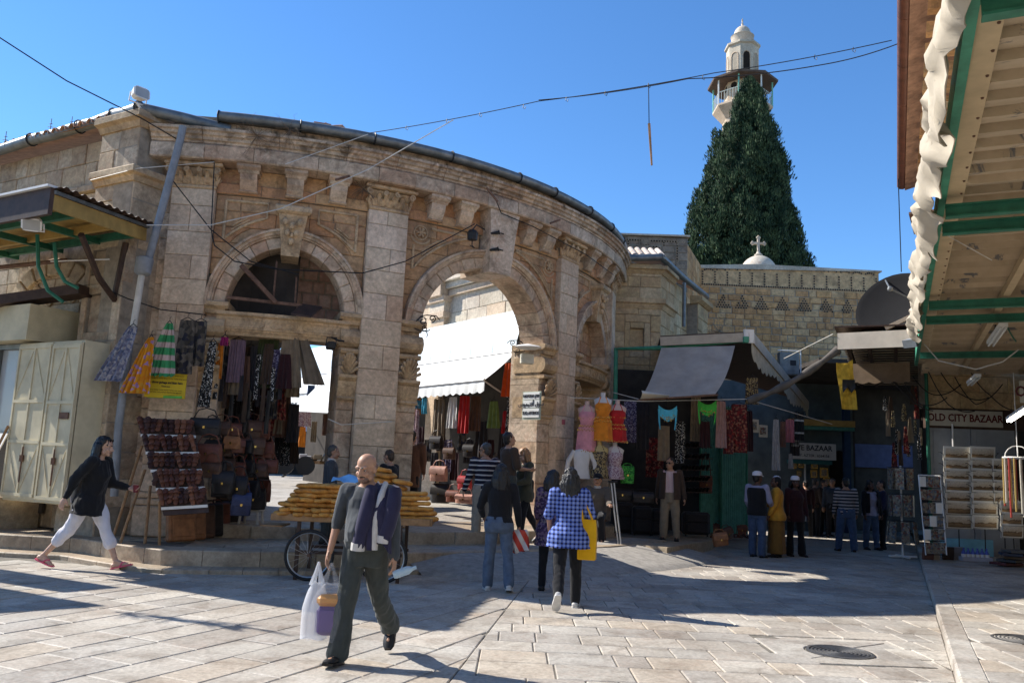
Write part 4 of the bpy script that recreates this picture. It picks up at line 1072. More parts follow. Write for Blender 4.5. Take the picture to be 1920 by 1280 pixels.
mb = MB(); mb.lathe([(.85, 34.55), (.85, 35.35), (.9, 35.4), (.62, 35.5)] + [(.66 * cos(radians(t)), 35.5 + .8 * sin(radians(t))) for t in range(0, 81, 10)] + [(.07, 36.35), (.1, 36.5), (.04, 36.6), (.07, 36.75), (.01, 37.0)], c, 20); ob('dome', mb, m_white_stone, mn, True)
# ================================================================ CYPRESS
cyp = thing('cypress_tree', 'large dark green cypress rising behind the parapet and dome', 'tree', (13.0, 45, 0))
mb = MB(); mb.tube([(12.9, 45, 0), (12.95, 45.1, 10), (13.0, 45, 19), (13.05, 45, 23)], [.5, .4, .2, .05], 8)
for k in range(14):
 a = RN.uniform(0, 2 * pi); z = RN.uniform(9, 15); mb.tube([(12.95, 45, z), (12.95 + 1.2 * cos(a), 45 + 1.2 * sin(a), z + 1), (12.95 + 2.0 * cos(a), 45 + 2 * sin(a), z + 3.5)], [.16, .1, .03], 5)
ob('trunk', mb, mat('cypress_bark', (.14, .10, .07), .95, .4, 10, .5, 30), cyp)
rng = np.random.default_rng(5)
sil = [(8, -3.2, 3.3), (12.2, -3.2, 3.35), (13.2, -3.5, 3.15), (14.6, -3.55, 2.75), (16, -3.45, 2.35), (17.5, -2.9, 1.95), (19, -2.5, 1.75), (20, -2.3, 1.55), (21, -1.75, 1.3), (21.8, -1.05, 1.05), (22.8, -.75, .72), (23.6, -.42, .42), (24.25, -.06, .06)]
sz = np.array([s[0] for s in sil]); sl_ = np.array([s[1] for s in sil]); sr_ = np.array([s[2] for s in sil])
cl = []
for k in range(700):
 z = 8.2 + 15.3 * rng.random() ** 1.1; l, r_ = np.interp(z + .8, sz, sl_), np.interp(z + .8, sz, sr_)
 mid, half = (l + r_) / 2, (r_ - l) / 2; a = rng.uniform(-pi, 0) if k % 3 else rng.uniform(0, pi); q = .62 + .46 * rng.random() ** .5 if rng.random() < .85 else rng.random()
 cl.append((13.1 + mid + half * q * cos(a) * .97, 45 + half * q * sin(a) * .9, z, .26 + .30 * rng.random() ** 1.5, .8 + .9 * rng.random()))
for k in range(34):
 z = rng.uniform(8.5, 19.5); l, r_ = np.interp(z + 1.6, sz, sl_), np.interp(z + 1.6, sz, sr_); a = rng.choice([rng.uniform(-.5, .3), pi + rng.uniform(-.3, .5), rng.uniform(-pi, 0)]); cl.append((13.1 + (l + r_) / 2 + (r_ - l) / 2 * 1.02 * cos(a), 45 + (r_ - l) / 2 * sin(a), z, rng.uniform(.3, .5), rng.uniform(2., 3.2)))
cl += [(13.12, 45, 22.4, .28, 1.7), (13.0, 45, 21.2, .5, 1.8)]
mb = MB(); mb.loft([[V((13.1 + (np.interp(z, sz, sl_) + np.interp(z, sz, sr_)) / 2 + (np.interp(z, sz, sr_) - np.interp(z, sz, sl_)) * .35 * cos(t), 45 + (np.interp(z, sz, sr_) - np.interp(z, sz, sl_)) * .31 * sin(t), z)) for t in [2 * pi * i / 20 for i in range(20)]] for z in (8, 11, 13, 15, 17, 19, 20.5, 21.5, 22.5, 23.3)]); CORE = mb
VA, NQ = [], 0
for (x, y, z, w, h) in cl:
 n = int(300 * (w / .4)); ph = rng.uniform(0, 2 * pi, n); tt = rng.random(n) ** .8; lob = 1 + .4 * np.sin(3 * ph + z * 7); rad = w * lob * np.sqrt(np.clip(1 - tt ** 1.5, .01, 1)) * rng.uniform(.6, 1.05, n)
 P0 = np.stack([x + rad * np.cos(ph), y + rad * np.sin(ph), z + h * (tt - .25)], 1); L = rng.uniform(.10, .24, n); wd = rng.uniform(.016, .042, n); yaw = rng.uniform(0, pi, n)
 o = np.stack([np.cos(ph) * .4, np.sin(ph) * .4, np.ones(n)], 1) * L[:, None]; sd_ = np.stack([np.cos(yaw) * wd, np.sin(yaw) * wd, np.zeros(n)], 1); mid_ = P0 + o * .45
 VA.append(np.stack([P0, mid_ + sd_, P0 + o, mid_ - sd_], 1).reshape(-1, 3)); NQ += n
VA = np.concatenate(VA); me = bpy.data.meshes.new('crown'); me.from_pydata(VA.tolist(), [], np.arange(NQ * 4).reshape(-1, 4).tolist())
b = NB('cypress_leaf'); p = b.pos(); cc_ = b.mix(b.mp(b.noise(p, 1.6, 3), .40, .60), (.012, .032, .016), (.065, .10, .045)); cc_ = b.mix(1.0, cc_, b.mix(b.rnd(), (.55,) * 3, (1.5,) * 3), 'MULTIPLY')
me.materials.append(b.done(cc_, .7, .2)); ob('crown', me, None, cyp); ob('inner_foliage', CORE, me.materials[0], cyp)
# ================================================================ SUQ STREET BEHIND THE ARCH
SA = V((1.7, 18.4, 0)); SS = V((-.6, .8, 0)); SNm = V((-.8, -.6, 0))
def sq(t, z, d): return SA + SS * t + SNm * d + V((0, 0, z))
mb = MB(); fl = []
grid = [[cyl(u, .462, -1.25) for u in (2, 15, 28, 41, 54, 66)], [V((-9, 16.5, .5)), V((-6.5, 17, .5)), V((-4, 17.5, .52)), V((-1.5, 18, .52)), V((0.3, 18.6, .52)), V((2, 19.5, .52))], [V((-15, 31, .85)), V((-12, 31, .85)), V((-9, 31, .85)), V((-6, 31, .85)), V((-3, 31, .85)), V((3, 31, .85))], [V((-22, 44, .95)), V((-18, 44, .95)), V((-13, 44, .95)), V((-8, 44, .95)), V((-3, 44, .95)), V((3, 44, .95))]]
mb.sheet(grid, .02); kind(ob('suq_pavement', mb, m_pave), 'structure')
suq = thing('suq_building', 'sunlit cream stone facade seen through the central arch', 'building', sq(4, .6, 0))
SWl = Wall(sq, 1, -.12); s4 = 0
SWl.wall(1.2, 14, 4.9, 6.3, .42, .75, m=m_white_stone, parent=suq, name='stone_block')
SWl.core.prism([(1.2, .4), (14, .4), (14, 4.9), (1.2, 4.9)], -.12, -.05, sq)
for zz, pr in ((6.3, .10), (6.5, .2), (6.68, .32)):
 mb = MB(); mb.prism([(1.2, zz), (14, zz), (14, zz + .17), (1.2, zz + .17)], -.1, pr, sq); ob('cornice_course', mb, m_white_stone, suq)
SWl.wall(1.2, 14, 6.86, 7.6, .37, .8, m=m_white_stone, parent=suq, name='stone_block')
for t_ in (2.0, 6.2, 10.4):
 for z0, z1, w, d in ((.5, 5.7, .34, .16), (5.7, 5.85, .42, .24), (5.85, 6.15, .38, .2), (6.15, 6.3, .46, .28), (6.3, 7.0, .4, .36)):
  mb = MB(); mb.prism([(t_ - w, z0), (t_ + w, z0), (t_ + w, z1), (t_ - w, z1)], -.1, d, sq); ob('pilaster_block', mb, m_white_stone, suq)
ob('mortar_core', SWl.core, m_dark, suq)
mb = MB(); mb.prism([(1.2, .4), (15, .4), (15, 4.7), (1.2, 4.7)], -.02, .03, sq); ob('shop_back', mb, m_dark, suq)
# awnings: pale barrel sheet above, white canvas with a scalloped valance below
b = NB('white_canvas'); p = b.pos(); m_canvas = b.done(b.mix(b.mp(b.noise(p, 2.5, 5), .3, .7), (.74, .74, .72), (.82, .82, .80)), .9)
b.b.inputs['Transmission Weight'].default_value = 0
m_pale = mat('pale_blue_sheet', (.62, .68, .70), .45, .08, 2, .05, 20, .04)
def suq_awning(t0, t1, zt, label):
 a = thing('shop_awning', label, 'awning', sq((t0 + t1) / 2, zt, .6), group='awnings along the suq')
 n = max(3, int((t1 - t0) / .9))
 for k in range(n):
  ta, tb = t0 + (t1 - t0) * k / n + .006, t0 + (t1 - t0) * (k + 1) / n - .006
  mb = MB(); mb.sheet([[sq(t, zt - 1.25 + 1.25 * cos(q), 1.25 * sin(q)) for t in (ta, (ta + tb) / 2, tb)] for q in [pi / 2 * i / 9 for i in range(10)]], .012); ob('barrel_panel', mb, m_pale, a, True)
 z1 = zt - 1.27
 mb = MB(); mb.sheet([[sq(t0 + (t1 - t0) * j / 16, z1 - (z1 - (zt - 2.0)) * i / 6 - .03 * sin(pi * i / 6) - .012 * sin(j * 2.1) * (i > 2), 1.22 + .85 * i / 6) for j in range(17)] for i in range(7)], .006); ob('canvas', mb, m_canvas, a, True)
 mb = MB(); nj = int((t1 - t0) / .05); L_ = t1 - t0
 mb.sheet([[sq(t0 + L_ * j / nj, zt - 2.0 - (.24 + .05 * abs(sin(pi * (L_ * j / nj) / .27))) * i / 3, 2.075 + .012 * sin(j * .9) * i / 3) for j in range(nj + 1)] for i in range(4)], .005); ob('valance', mb, m_canvas, a)
 mb = MB(); mb.tube([sq(t0, zt - 2.0, 2.08), sq(t1, zt - 2.0, 2.08)], .028, 8); mb.tube([sq(t0, z1, 1.24), sq(t1, z1, 1.24)], .03, 8); ob('front_bar', mb, mat('aluminium', (.45, .45, .45), .4, .1, 6, 0, 40, 0, .5, .8), a)
 for t_ in (t0 + .05, t1 - .05):
  mb = MB(); mb.tube([sq(t_, zt - 2.9, .05), sq(t_, zt - 2.02, 2.05)], .02, 6); ob('arm', mb, MATS['aluminium'], a)
suq_awning(1.0, 7.4, 5.45, 'long white awning with scalloped valance under a pale barrel sheet, seen through the central arch')
suq_awning(8.0, 14.5, 5.6, 'further white suq awning seen through the left bay beyond the first one')
# tilted white sunshade seen in the left bay
mb = MB(); q0, q1, q2, q3 = at(632, 692, 21), at(634, 775, 19.2), at(538, 770, 20.0), at(615, 700, 22.0)
mb.sheet([[q0.lerp(q3, j / 6) .lerp(q1.lerp(q2, j / 6), i / 6) - V((0, 0, .10 * sin(pi * i / 6))) for j in range(7)] for i in range(7)], .006)
tag(ob('sunshade', mb, m_canvas, None, True), 'white triangular canvas sunshade glowing in the sun behind the left bay', 'sunshade')
# far side of the street and the end of it
end = thing('suq_end_building', 'shaded row of shops closing the far end of the suq street', 'building', (-14, 34, .8))
EWa = Wall(lambda u, z, d: V((-24 + u, 36 - d + .1 * u, z)), 1, -.4); s5 = MB()
EWa.wall(0, 22, 3.6, 6.5, .5, .9, into=s5); kind(ob('stone_block', s5, m_white_stone, end), 'stuff'); EWa.core.prism([(0, 0), (22, 0), (22, 3.7), (0, 3.7)], -.4, -.1, EWa.fn); ob('mortar_core', EWa.core, m_dark, end)
for k in range(6):
 f_ = EWa.fn; mb = MB(); u0 = 1.5 + 3.4 * k; mb.sheet([[f_(u0 + 2.6 * j / 4, 3.7 - .9 * i / 3, .1 + 1.3 * i / 3) for j in range(5)] for i in range(4)], .01); ob('shop_blind', mb, m_canvas if k % 2 else m_pale, end)
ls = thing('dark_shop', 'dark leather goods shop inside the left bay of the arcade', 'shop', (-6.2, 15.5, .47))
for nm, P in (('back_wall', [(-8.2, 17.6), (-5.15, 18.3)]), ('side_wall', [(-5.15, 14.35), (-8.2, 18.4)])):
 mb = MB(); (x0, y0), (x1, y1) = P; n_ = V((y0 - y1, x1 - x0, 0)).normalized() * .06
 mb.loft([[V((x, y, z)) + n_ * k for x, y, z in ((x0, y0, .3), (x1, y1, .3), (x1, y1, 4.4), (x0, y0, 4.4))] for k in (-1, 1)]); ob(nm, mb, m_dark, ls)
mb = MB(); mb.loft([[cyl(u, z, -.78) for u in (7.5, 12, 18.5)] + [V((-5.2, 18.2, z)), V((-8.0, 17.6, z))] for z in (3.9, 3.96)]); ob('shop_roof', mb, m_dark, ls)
# dark tarpaulin and rusty frame in the arch over the lintel, pink inner pier beyond it
mb = MB(); mb.sheet([[cyl(8.2 + 8.3 * j / 6, 3.95 + 1.6 * i / 4, -.55 - .1 * sin(j)) for j in range(7)] for i in range(5)], .02); tag(ob('tarpaulin', mb, m_dark), 'black tarpaulin filling the left part of the lunette over the lintel', 'tarpaulin')
fr = thing('rusty_frame', 'rusty angle-iron frame with a diagonal strut in the left lunette', 'frame', cyl(13, 3.95, -.3))
for nm, a, b_, w in (('strut', (452, 497, 13.5), (517, 567, 13.7), .07), ('post', (519, 490, 13.75), (512, 565, 13.75), .025), ('post', (556, 520, 13.85), (553, 572, 13.85), .025), ('rail', (425, 557, 13.5), (566, 573, 13.85), .05)):
 mb = MB(); beam(mb, at(*a), at(*b_), w, w); ob(nm, mb, m_rust, fr)
mb = MB(); A_ = [at(566, 572, 13.9), at(604, 578, 13.9), at(583, 596, 13.5), at(545, 590, 13.5)]; mb.loft([A_, [p + V((0, 0, .03)) for p in A_]]); ob('flap', mb, m_brown, fr)
pkw = thing('pink_inner_pier', 'pink rubble stone pier seen through the right of the left lunette', 'pier', (-3.6, 16, .5))
fq = lambda u, z, d: V((-4.35 + u, 14.75 + .38 * u - d, z)); PW = Wall(fq, 1.1, -.3); s6 = MB(); PW.wall(0, 1.5, 3.9, 5.7, .22, .30, into=s6, jit=.02, ch=.025, gap=.01); kind(ob('rubble_stone', s6, stone_mat('pink_rubble', [(.52, .34, .27), (.48, .32, .26), (.55, .40, .33)], vein=(.5, .2, .14), veinamt=.7, dirt=.2, bump=.6, bs=8), pkw), 'stuff'); ob('mortar_core', PW.core, m_mortar, pkw)
# filled tympanum and the recessed shop wall of the right bay
TW_ = Wall(lambda u, z, d: cyl(u, z, d - .30), US, -.3, 0, .3)
TW_.wall(59.9, 72.5, 3.94, 5.1, .3, .45, m=m_spandrel, parent=arc, name='infill_stone', ch=.008)
TW2 = Wall(lambda u, z, d: cyl(u, z, d - .62), US, -.12, 0, .3)
TW2.wall(59.9, 72.5, .3, 3.6, .4, .5, m=m_pink, parent=arc, name='infill_stone')
ob('infill_core', TW_.core, m_mortar, arc); ob('infill_core', TW2.core, m_mortar, arc)
# ================================================================ STALLS UNDER THE PAVILION
stl = thing('stall_roof', 'flat stall roof with pale fascia and green frame against the pavilion', 'stall roof', (4.3, 18.6, 4.6))
f0, f1 = at(1238, 640, 18.5), at(1405, 632, 18.0); f2 = at(1515, 760, 26.0); fb = V((5.2, 25.5, 4.6))
m_fasc = mat('beige_fascia', (.44, .37, .28), .7, .15, 5, .1, 50, .05)
mb = MB(); beam(mb, f0, f1, .06, .2); ob('front_fascia', mb, m_fasc, stl)
mb = MB(); beam(mb, f1 - V((.12, 0, -.02)), f1 + V((.1, 0.02, .02)), .07, .3); ob('corner_plate', mb, m_whitep, stl)
mb = MB(); beam(mb, f1 + V((.06, 0, 0)), f2, .06, .24); ob('side_fascia', mb, m_ochre if 0 else m_fasc, stl)
mb = MB(); mb.loft([[f0 + V((0, 0, .08)), f1 + V((0, 0, .08)), f2 + V((0, 0, .08)), V((5.2, 24, 4.7)), V((3.7, 20.9, 4.75))], [p + V((0, 0, .05)) for p in (f0 + V((0, 0, .08)), f1 + V((0, 0, .08)), f2 + V((0, 0, .08)), V((5.2, 24, 4.7)), V((3.7, 20.9, 4.75)))]]); ob('roof_sheet', mb, m_brown, stl)
mb = MB(); mb.tube([at(1153, 800, 19.6), at(1155, 654, 19.6), at(1240, 652, 18.7), at(1395, 637, 18.05)], .055, 8); ob('green_pipe', mb, mat('green_pipe_paint', (.06, .27, .17), .5, .2, 8), stl)
mb = MB(); mb.box(at(1398, 637, 18.0), (.12, .12, .14), ch=.01); ob('pipe_joint', mb, MATS['green_pipe_paint'], stl)
nj = 60
mb = MB(); e0, e1 = f1 + V((.05, -.0, -.12)), f2 + V((0, 0, -.1))
mb.sheet([[e0.lerp(e1, j / nj) - V((0, 0, (.22 + .10 * abs(sin(j * .9)) + .12 * sin(j * .21)) * i / 3)) for j in range(nj + 1)] for i in range(4)], .005); ob('tattered_valance', mb, mat('cream_canvas', (.52, .45, .32), .9, .2, 5), stl)
# grey drop canvas
aw2 = thing('grey_awning', 'grey canvas awning hanging slanted from the stall roof, its corner curled in the sun', 'awning', (3.9, 17.8, 3.8))
g0, g1, g2, g3 = at(1240, 652, 18.45), at(1378, 648, 18.0), at(1200, 748, 17.1), at(1342, 738, 16.9)
mb = MB(); mb.sheet([[g0.lerp(g1, j / 12).lerp(g2.lerp(g3, j / 12), i / 12) + V((0, -.05, -.13)) * sin(pi * i / 12) + V((0, .02 * sin(j * 1.3 + i * .4), 0)) for j in range(13)] for i in range(13)], .006)
ob('canvas', mb, mat('grey_canvas', (.33, .285, .24), .9, .15, 3), aw2, True)
mb = MB(); h0, h1 = g2, g2.lerp(g3, .36); mb.sheet([[h0.lerp(h1, j / 6) + V((0, -.02 - .25 * sin(i * .5), .16 * i / 5 * (1 - j / 7) + 0)) for j in range(7)] for i in range(6)], .006); ob('curled_corner', mb, mat('sunlit_canvas', (.62, .56, .45), .9, .1, 4), aw2, True)  # corner painted paler than the grey canvas, standing in for sunlight
mb = MB(); mb.tube([g2 - V((.05, 0, .02)), g3 + V((.05, 0, -.02))], .02, 6); ob('bottom_bar', mb, m_rust, aw2)
cloth_shaded = mat('shaded_grey_canvas', (.10, .088, .078), .9, .25, 5)  # grey canvas darkened, the roll's shade is put into the colour
# rolled grey sunshade slung across the lane
mb = MB(); r0, r1 = at(1402, 752, 17.4), at(1572, 655, 17.1); mb.tube([r0.lerp(r1, t) - V((0, 0, .12 * sin(pi * t))) for t in [i / 12 for i in range(13)]], [.075 + .02 * sin(i * 1.7) for i in range(13)], 10)
tag(ob('rolled_awning', mb, cloth_shaded, None, True), 'rolled grey awning slung diagonally across the market lane', 'rolled awning')
# stall interiors: back panels and green corrugated door
sb = thing('clothes_stall', 'deep dark clothes stall under the grey awning beside the arcade', 'stall', (4.4, 20.6, .2))
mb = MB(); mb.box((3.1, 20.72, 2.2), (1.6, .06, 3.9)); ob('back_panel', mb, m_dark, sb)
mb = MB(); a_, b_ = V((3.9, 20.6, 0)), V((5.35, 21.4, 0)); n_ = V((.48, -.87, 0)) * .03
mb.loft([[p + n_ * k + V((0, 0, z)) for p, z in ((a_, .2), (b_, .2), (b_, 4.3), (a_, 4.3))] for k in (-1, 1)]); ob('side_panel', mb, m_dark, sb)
gd = thing('green_shutter', 'green corrugated metal door beside the racks of dark shoes', 'door', (5.6, 20.5, .2))
def corr(mb, a, b, z0, z1, n, dep, th=.006):
 t_ = (b - a).normalized(); nn = V((t_.y, -t_.x, 0)); mb.sheet([[a.lerp(b, j / n) + nn * (dep * (1 if (j // 2) % 2 else -1)) + V((0, 0, z)) for j in range(n + 1)] for z in (z0, z1)], th)
for xa, xb in ((1312, 1348), (1352, 1400)):
 a_, b_ = at(xa, 960, 20.3), at(xb, 960, 20.6); a_.z = b_.z = 0; mb = MB(); corr(mb, a_, b_, .25, 3.3, 40 if xa == 1312 else 48, .012); ob('corrugated_leaf', mb, m_teal, gd)
 mb = MB(); t_ = (b_ - a_).normalized()
 for p_ in (a_, b_): mb.tube([p_ + V((0, -.03, .25)), p_ + V((0, -.03, 3.3))], .025, 4)
 ob('door_stile', mb, m_green, gd)
# ---- row of shops closing the market lane
mk = thing('bazaar_shopfront', 'dim blue green bazaar shopfront with white signboard and framed icons', 'shop', (9.5, 27.2, 0))
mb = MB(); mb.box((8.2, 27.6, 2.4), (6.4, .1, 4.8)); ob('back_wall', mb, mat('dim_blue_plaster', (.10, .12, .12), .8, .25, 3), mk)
def fm(u, z, d=0.): return V((u, 27.45 - d, z))
p0, p1 = at(1492, 792, 27.1), at(1600, 797, 27.1)
mb = MB(); mb.prism([(p0.x - .2, p0.z - .08), (p1.x, p0.z - .08), (p1.x, p0.z + .12), (p0.x - .2, p0.z + .12)], 0, .5, fm); ob('ochre_beam', mb, m_ochre, mk)
mb = MB(); mb.prism([(p0.x - .2, p0.z - .2), (p1.x, p0.z - .2), (p1.x, p0.z - .085), (p0.x - .2, p0.z - .085)], 0, .45, fm); ob('teal_beam', mb, m_teal, mk)
q0, q1 = at(1482, 862, 27.1), at(1600, 866, 27.1)
mb = MB(); mb.prism([(q0.x, q0.z - .1), (q1.x - .7, q0.z - .1), (q1.x - .7, q0.z + .02), (q0.x, q0.z + .02)], 0, .4, fm); ob('teal_shelf', mb, mat('deep_teal', (.03, .13, .13), .6), mk)
mb = MB(); x = at(1595, 940, 27.1).x; mb.prism([(x - .1, 0), (x + .1, 0), (x + .1, 4.3), (x - .1, 4.3)], 0, .2, fm); ob('blue_post', mb, mat('dark_blue_paint', (.03, .06, .12), .6), mk)
mb = MB(); c_ = at(1583, 940, 27.1); mb.prism([(c_.x - .32, 0), (c_.x + .32, 0)] + [(c_.x + .32 * cos(pi * i / 10), 2.2 + .42 * sin(pi * i / 10)) for i in range(11)], 0, .02, fm); ob('arched_doorway', mb, MATS['hole_dark'], mk)
mb = MB(); x = at(1490, 900, 27.1).x
for xx in (at(1516, 900, 27.1).x,): mb.prism([(xx - .02, .3), (xx + .02, .3), (xx + .02, 2.2), (xx - .02, 2.2)], 0, .06, fm)
ob('glazing_bar', mb, m_whitep, mk)
# inner passage: dark vault between the shops
ps = thing('market_passage', 'dark covered market passage behind the strolling people', 'passage', (12, 29, 0))
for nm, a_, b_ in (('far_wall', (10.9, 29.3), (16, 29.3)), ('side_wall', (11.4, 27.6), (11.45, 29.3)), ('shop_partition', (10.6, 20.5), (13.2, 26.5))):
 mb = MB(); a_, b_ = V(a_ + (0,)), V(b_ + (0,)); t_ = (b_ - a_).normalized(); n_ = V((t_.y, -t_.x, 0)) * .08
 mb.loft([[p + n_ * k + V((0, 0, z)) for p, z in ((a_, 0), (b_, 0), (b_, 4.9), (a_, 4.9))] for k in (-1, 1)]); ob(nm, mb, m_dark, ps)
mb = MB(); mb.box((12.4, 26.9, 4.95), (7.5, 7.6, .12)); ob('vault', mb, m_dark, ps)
mb = MB(); mb.box((13.1, 29.1, 2.55), (2.0, .05, .8)); ob('blue_panel', mb, mat('dusk_blue', (.07, .08, .16), .8), ps)
# lane canopy between stall and passage
lc = thing('lane_canopy', 'small beige boarded canopy over the market lane below the satellite dish', 'canopy', (7.4, 17, 4.4))
l0, l1 = at(1571, 640, 17.0), at(1708, 634, 16.2)
mb = MB(); beam(mb, l0, l1, .06, .34); ob('front_fascia', mb, mat('pale_fascia', (.52, .46, .38), .7, .12, 4), lc)
for k in range(24):
 a_, b_ = l0 + SD * (.05 + .40 * k), l1 + SD * (.05 + .40 * k) + V((2.2, -.75, 0)) ; mb = MB(); mb.loft([[a_ + V((0, 0, .1 + h)), b_ + V((0, 0, .1 + h)), b_ + SD * .43 + V((0, 0, .15 + h)), a_ + SD * .43 + V((0, 0, .15 + h))] for h in (0, .02)]); ob('roof_board', mb, m_fasc, lc)
mb = MB(); Q_ = [l0 + V((-.05, .05, .3)), l1 + V((2.3, -.75, .3)), l1 + SD * 10 + V((2.3, -.75, .34)), l0 + SD * 10 + V((0, 0, .34))]; mb.loft([Q_, [q + V((0, 0, .03)) for q in Q_]]); ob('roof_sheet', mb, m_brown, lc)
for t_ in (.12, .42, .8):
 a_ = l0.lerp(l1, t_); mb = MB(); beam(mb, a_ + V((0, 0, .0)), a_ + SD * 8.5 + V((0, 0, -.0)), .07, .13); ob('rafter', mb, m_brown, lc)
mb = MB(); mb.sheet([[(l0 + SD * 2.2).lerp(l1 + SD * 2.2, j / 30) + V((0, 0, -.18 - (.42 + .05 * abs(sin(j * .55))) * i / 3)) for j in range(31)] for i in range(4)], .006); ob('scalloped_blind', mb, mat('brown_canvas', (.20, .14, .09), .9, .2, 4), lc)
mb = MB(); a_ = l0 + V((0.06, .1, 0)); mb.tube([V((a_.x, a_.y, 4.4)), V((a_.x, a_.y, 4.2))], .03, 6); ob('hanger', mb, m_rust, lc)
# tattered yellow banner
mb = MB(); y0 = at(1573, 680, 17.1); mb.sheet([[y0 + V((-.06 + .32 * j / 4 + .1 * (i / 6), .03 * sin(i + j), -.16 * i + .06 * j * (i % 2))) for j in range(5)] for i in range(7)], .004)
tag(ob('banner', mb, mat('yellow_rag', (.45, .28, .03), .9, .35, 9)), 'torn yellow banner with black shapes hanging from the canopy corner', 'banner')
mb = MB(); y1 = y0 + V((.05, -.05, -.35)); mb.sheet([[y1 + V((.26 * j / 3, .02 * sin(i), -.07 * i + .12 * (j % 2) * (i / 4))) for j in range(4)] for i in range(5)], .004); tag(ob('black_rag', mb, m_black), 'black rag tied over the torn yellow banner', 'rag')
# satellite dish
ds = thing('satellite_dish', 'large dark satellite dish on the beige canopy roof', 'satellite dish', at(1690, 618, 16.8))
q = V((-.62, -.62, .38)).to_track_quat('Z', 'Y').to_matrix(); c_ = at(1680, 574, 16.9)
mb = MB(); mb.lathe([(.001, -.16)] + [(.82 * i / 10, -.16 + .16 * (i / 10) ** 2) for i in range(1, 11)] + [(.835, .0), (.82, -.02)] + [(.82 * i / 10, -.18 + .16 * (i / 10) ** 2) for i in range(9, 0, -1)] + [(.001, -.18)], c_, 32, M=q); ob('reflector', mb, mat('dark_dish', (.009, .009, .010), .95, .15, 6), ds, True)
mb = MB(); mb.tube([c_ + q @ V((.8, -.2, .0)), c_ + q @ V((.1, 0, .62)), c_ + q @ V((-.3, .7, 0))], .018, 6); ob('feed_arm', mb, m_zinc, ds)
mb = MB(); mb.ball(c_ + q @ V((.1, 0, .62)), .06, 8, 6); ob('feed_horn', mb, m_zinc, ds)
mb = MB(); mb.tube([c_ + q @ V((0, 0, -.18)), c_ + V((.35, .35, -.3)), at(1692, 622, 16.9)], .04, 6); beam(mb, at(1660, 616, 16.7), at(1706, 594, 16.5), .08, .08); ob('mount', mb, m_fasc, ds)
# ================================================================ RIGHT-HAND BUILDING, CANOPY, SHOPS
def rs(y, off, z): return V((kx(y), y, 0)) + SN * off + V((0, 0, z))       # along the kerb line
rb = thing('street_building', 'upper wall of the right-hand building with red brown gutter and floodlights', 'building', rs(10, 2, 0))
fU = lambda u, z, d: rs(u, 1.05 - d, z)
UW = Wall(fU, 1.1, -.5); UW.wall(1.5, 16.6, 4.25, 7.35, .4, .8, m=m_white_stone, parent=rb, name='stone_block'); ob('mortar_core', UW.core, m_mortar, rb)
e_off = (at(1685, 300, 16.4).x - kx(16.4)) * .907
for y in range(28):
 mb = MB(); y0 = 1.6 + .54 * y; beam(mb, rs(y0, e_off + .30, 7.52), rs(y0, 1.1, 7.45), .16, .15); ob('eave_bracket', mb, m_gold, rb)
mb = MB(); mb.loft([[rs(y, o, z) for o, z in ((e_off + .1, 7.62), (3.5, 8.6), (3.5, 8.7), (e_off + .1, 7.72))] for y in (1.2, 16.5)]); ob('roof_slab', mb, m_tile, rb)
m_copper = mat('red_brown_gutter', (.16, .06, .035), .5, .3, 6, .1, 50, .05, .4)
for k in range(12):
 y0 = 1.2 + 1.27 * k; mb = MB(); mb.tube([rs(y0, e_off + .05, 7.72), rs(y0 + 1.262, e_off + .05, 7.72)], .10, 9); ob('gutter', mb, m_copper, rb, True)
for k in range(44):
 mb = MB(); barrel(mb, rs(1.5 + .34 * k, e_off + .12, 7.76), rs(1.5 + .34 * k, e_off + .8, 7.98), SD, .10, .085); ob('roof_tile', mb, m_tile, rb)
for y in (13.2, 14.4):
 floodlight('floodlight', rs(y, .55, 6.1 if y < 14 else 5.75), V((-.9, -.5, -.3)), 'small square floodlight on the right-hand wall, %s of the pair' % ('upper' if y < 14 else 'lower'), .12, m_whitep, rs(y, .95, 6.0), 'floodlights on the right-hand wall')
mb = MB(); beam(mb, rs(15.8, .2, 6.9), rs(16.5, .3, 6.7), .5, .05); tag(ob('wall_shelf', mb, m_rust), 'rusty wire shelf bracketed under the end of the red brown gutter', 'bracket')
wd = thing('dry_weed', 'dry grey weed sprouting from the wall under the red brown gutter', 'weed', rs(12.6, .9, 6.9))
mb = MB()
for k in range(26):
 c_ = rs(12.6 + RN.uniform(-.25, .25), .85, 6.8); d_ = V((RN.uniform(-.8, -.1), RN.uniform(-.5, .3), RN.uniform(-.3, .6))); mb.tube([c_, c_ + d_ * .3, c_ + d_ * .5 + V((0, 0, RN.uniform(-.1, .15)))], [.008, .006, .003], 4)
kind(ob('stems', mb, mat('dry_stem', (.30, .25, .18), .9), wd), 'stuff')
# canopy of lapped boards
cn = thing('board_canopy', 'wide boarded canopy with peeling paint and green beams over the right pavement', 'canopy', rs(9, 1.5, 4.2))
ZC = 4.15
b = NB('peeling_boards'); p = b.pos(); n1 = b.noise(p, 1.6, 5, .6); c_ = b.mix(b.mp(b.noise(p, 7, 4), .3, .7), (.46, .36, .24), (.54, .43, .30))
pe = b.mp(b.noise(p, 2.2, 7, .68, .7), .60, .63); c_ = b.mix(pe, c_, (.20, .19, .18)); c_ = b.mix(1., c_, b.mix(b.rnd(), (.88,) * 3, (1.1,) * 3), 'MULTIPLY'); b.bump(b.math('MULTIPLY', pe, -1), .4, .01)
m_board = b.done(c_, .7)
y = 2.2; k = 0
while y < 19.2:
 w = .258 * RN.uniform(.96, 1.04); mb = MB()
 mb.loft([[rs(y + a, o, ZC + h) for a, h in ((.0, -.03), (w + .035, .05), (w + .035, .09), (.0, .09))] for o in (.17, 2.2, 4.2)]); ob('roof_board', mb, m_board, cn); y += w; k += 1
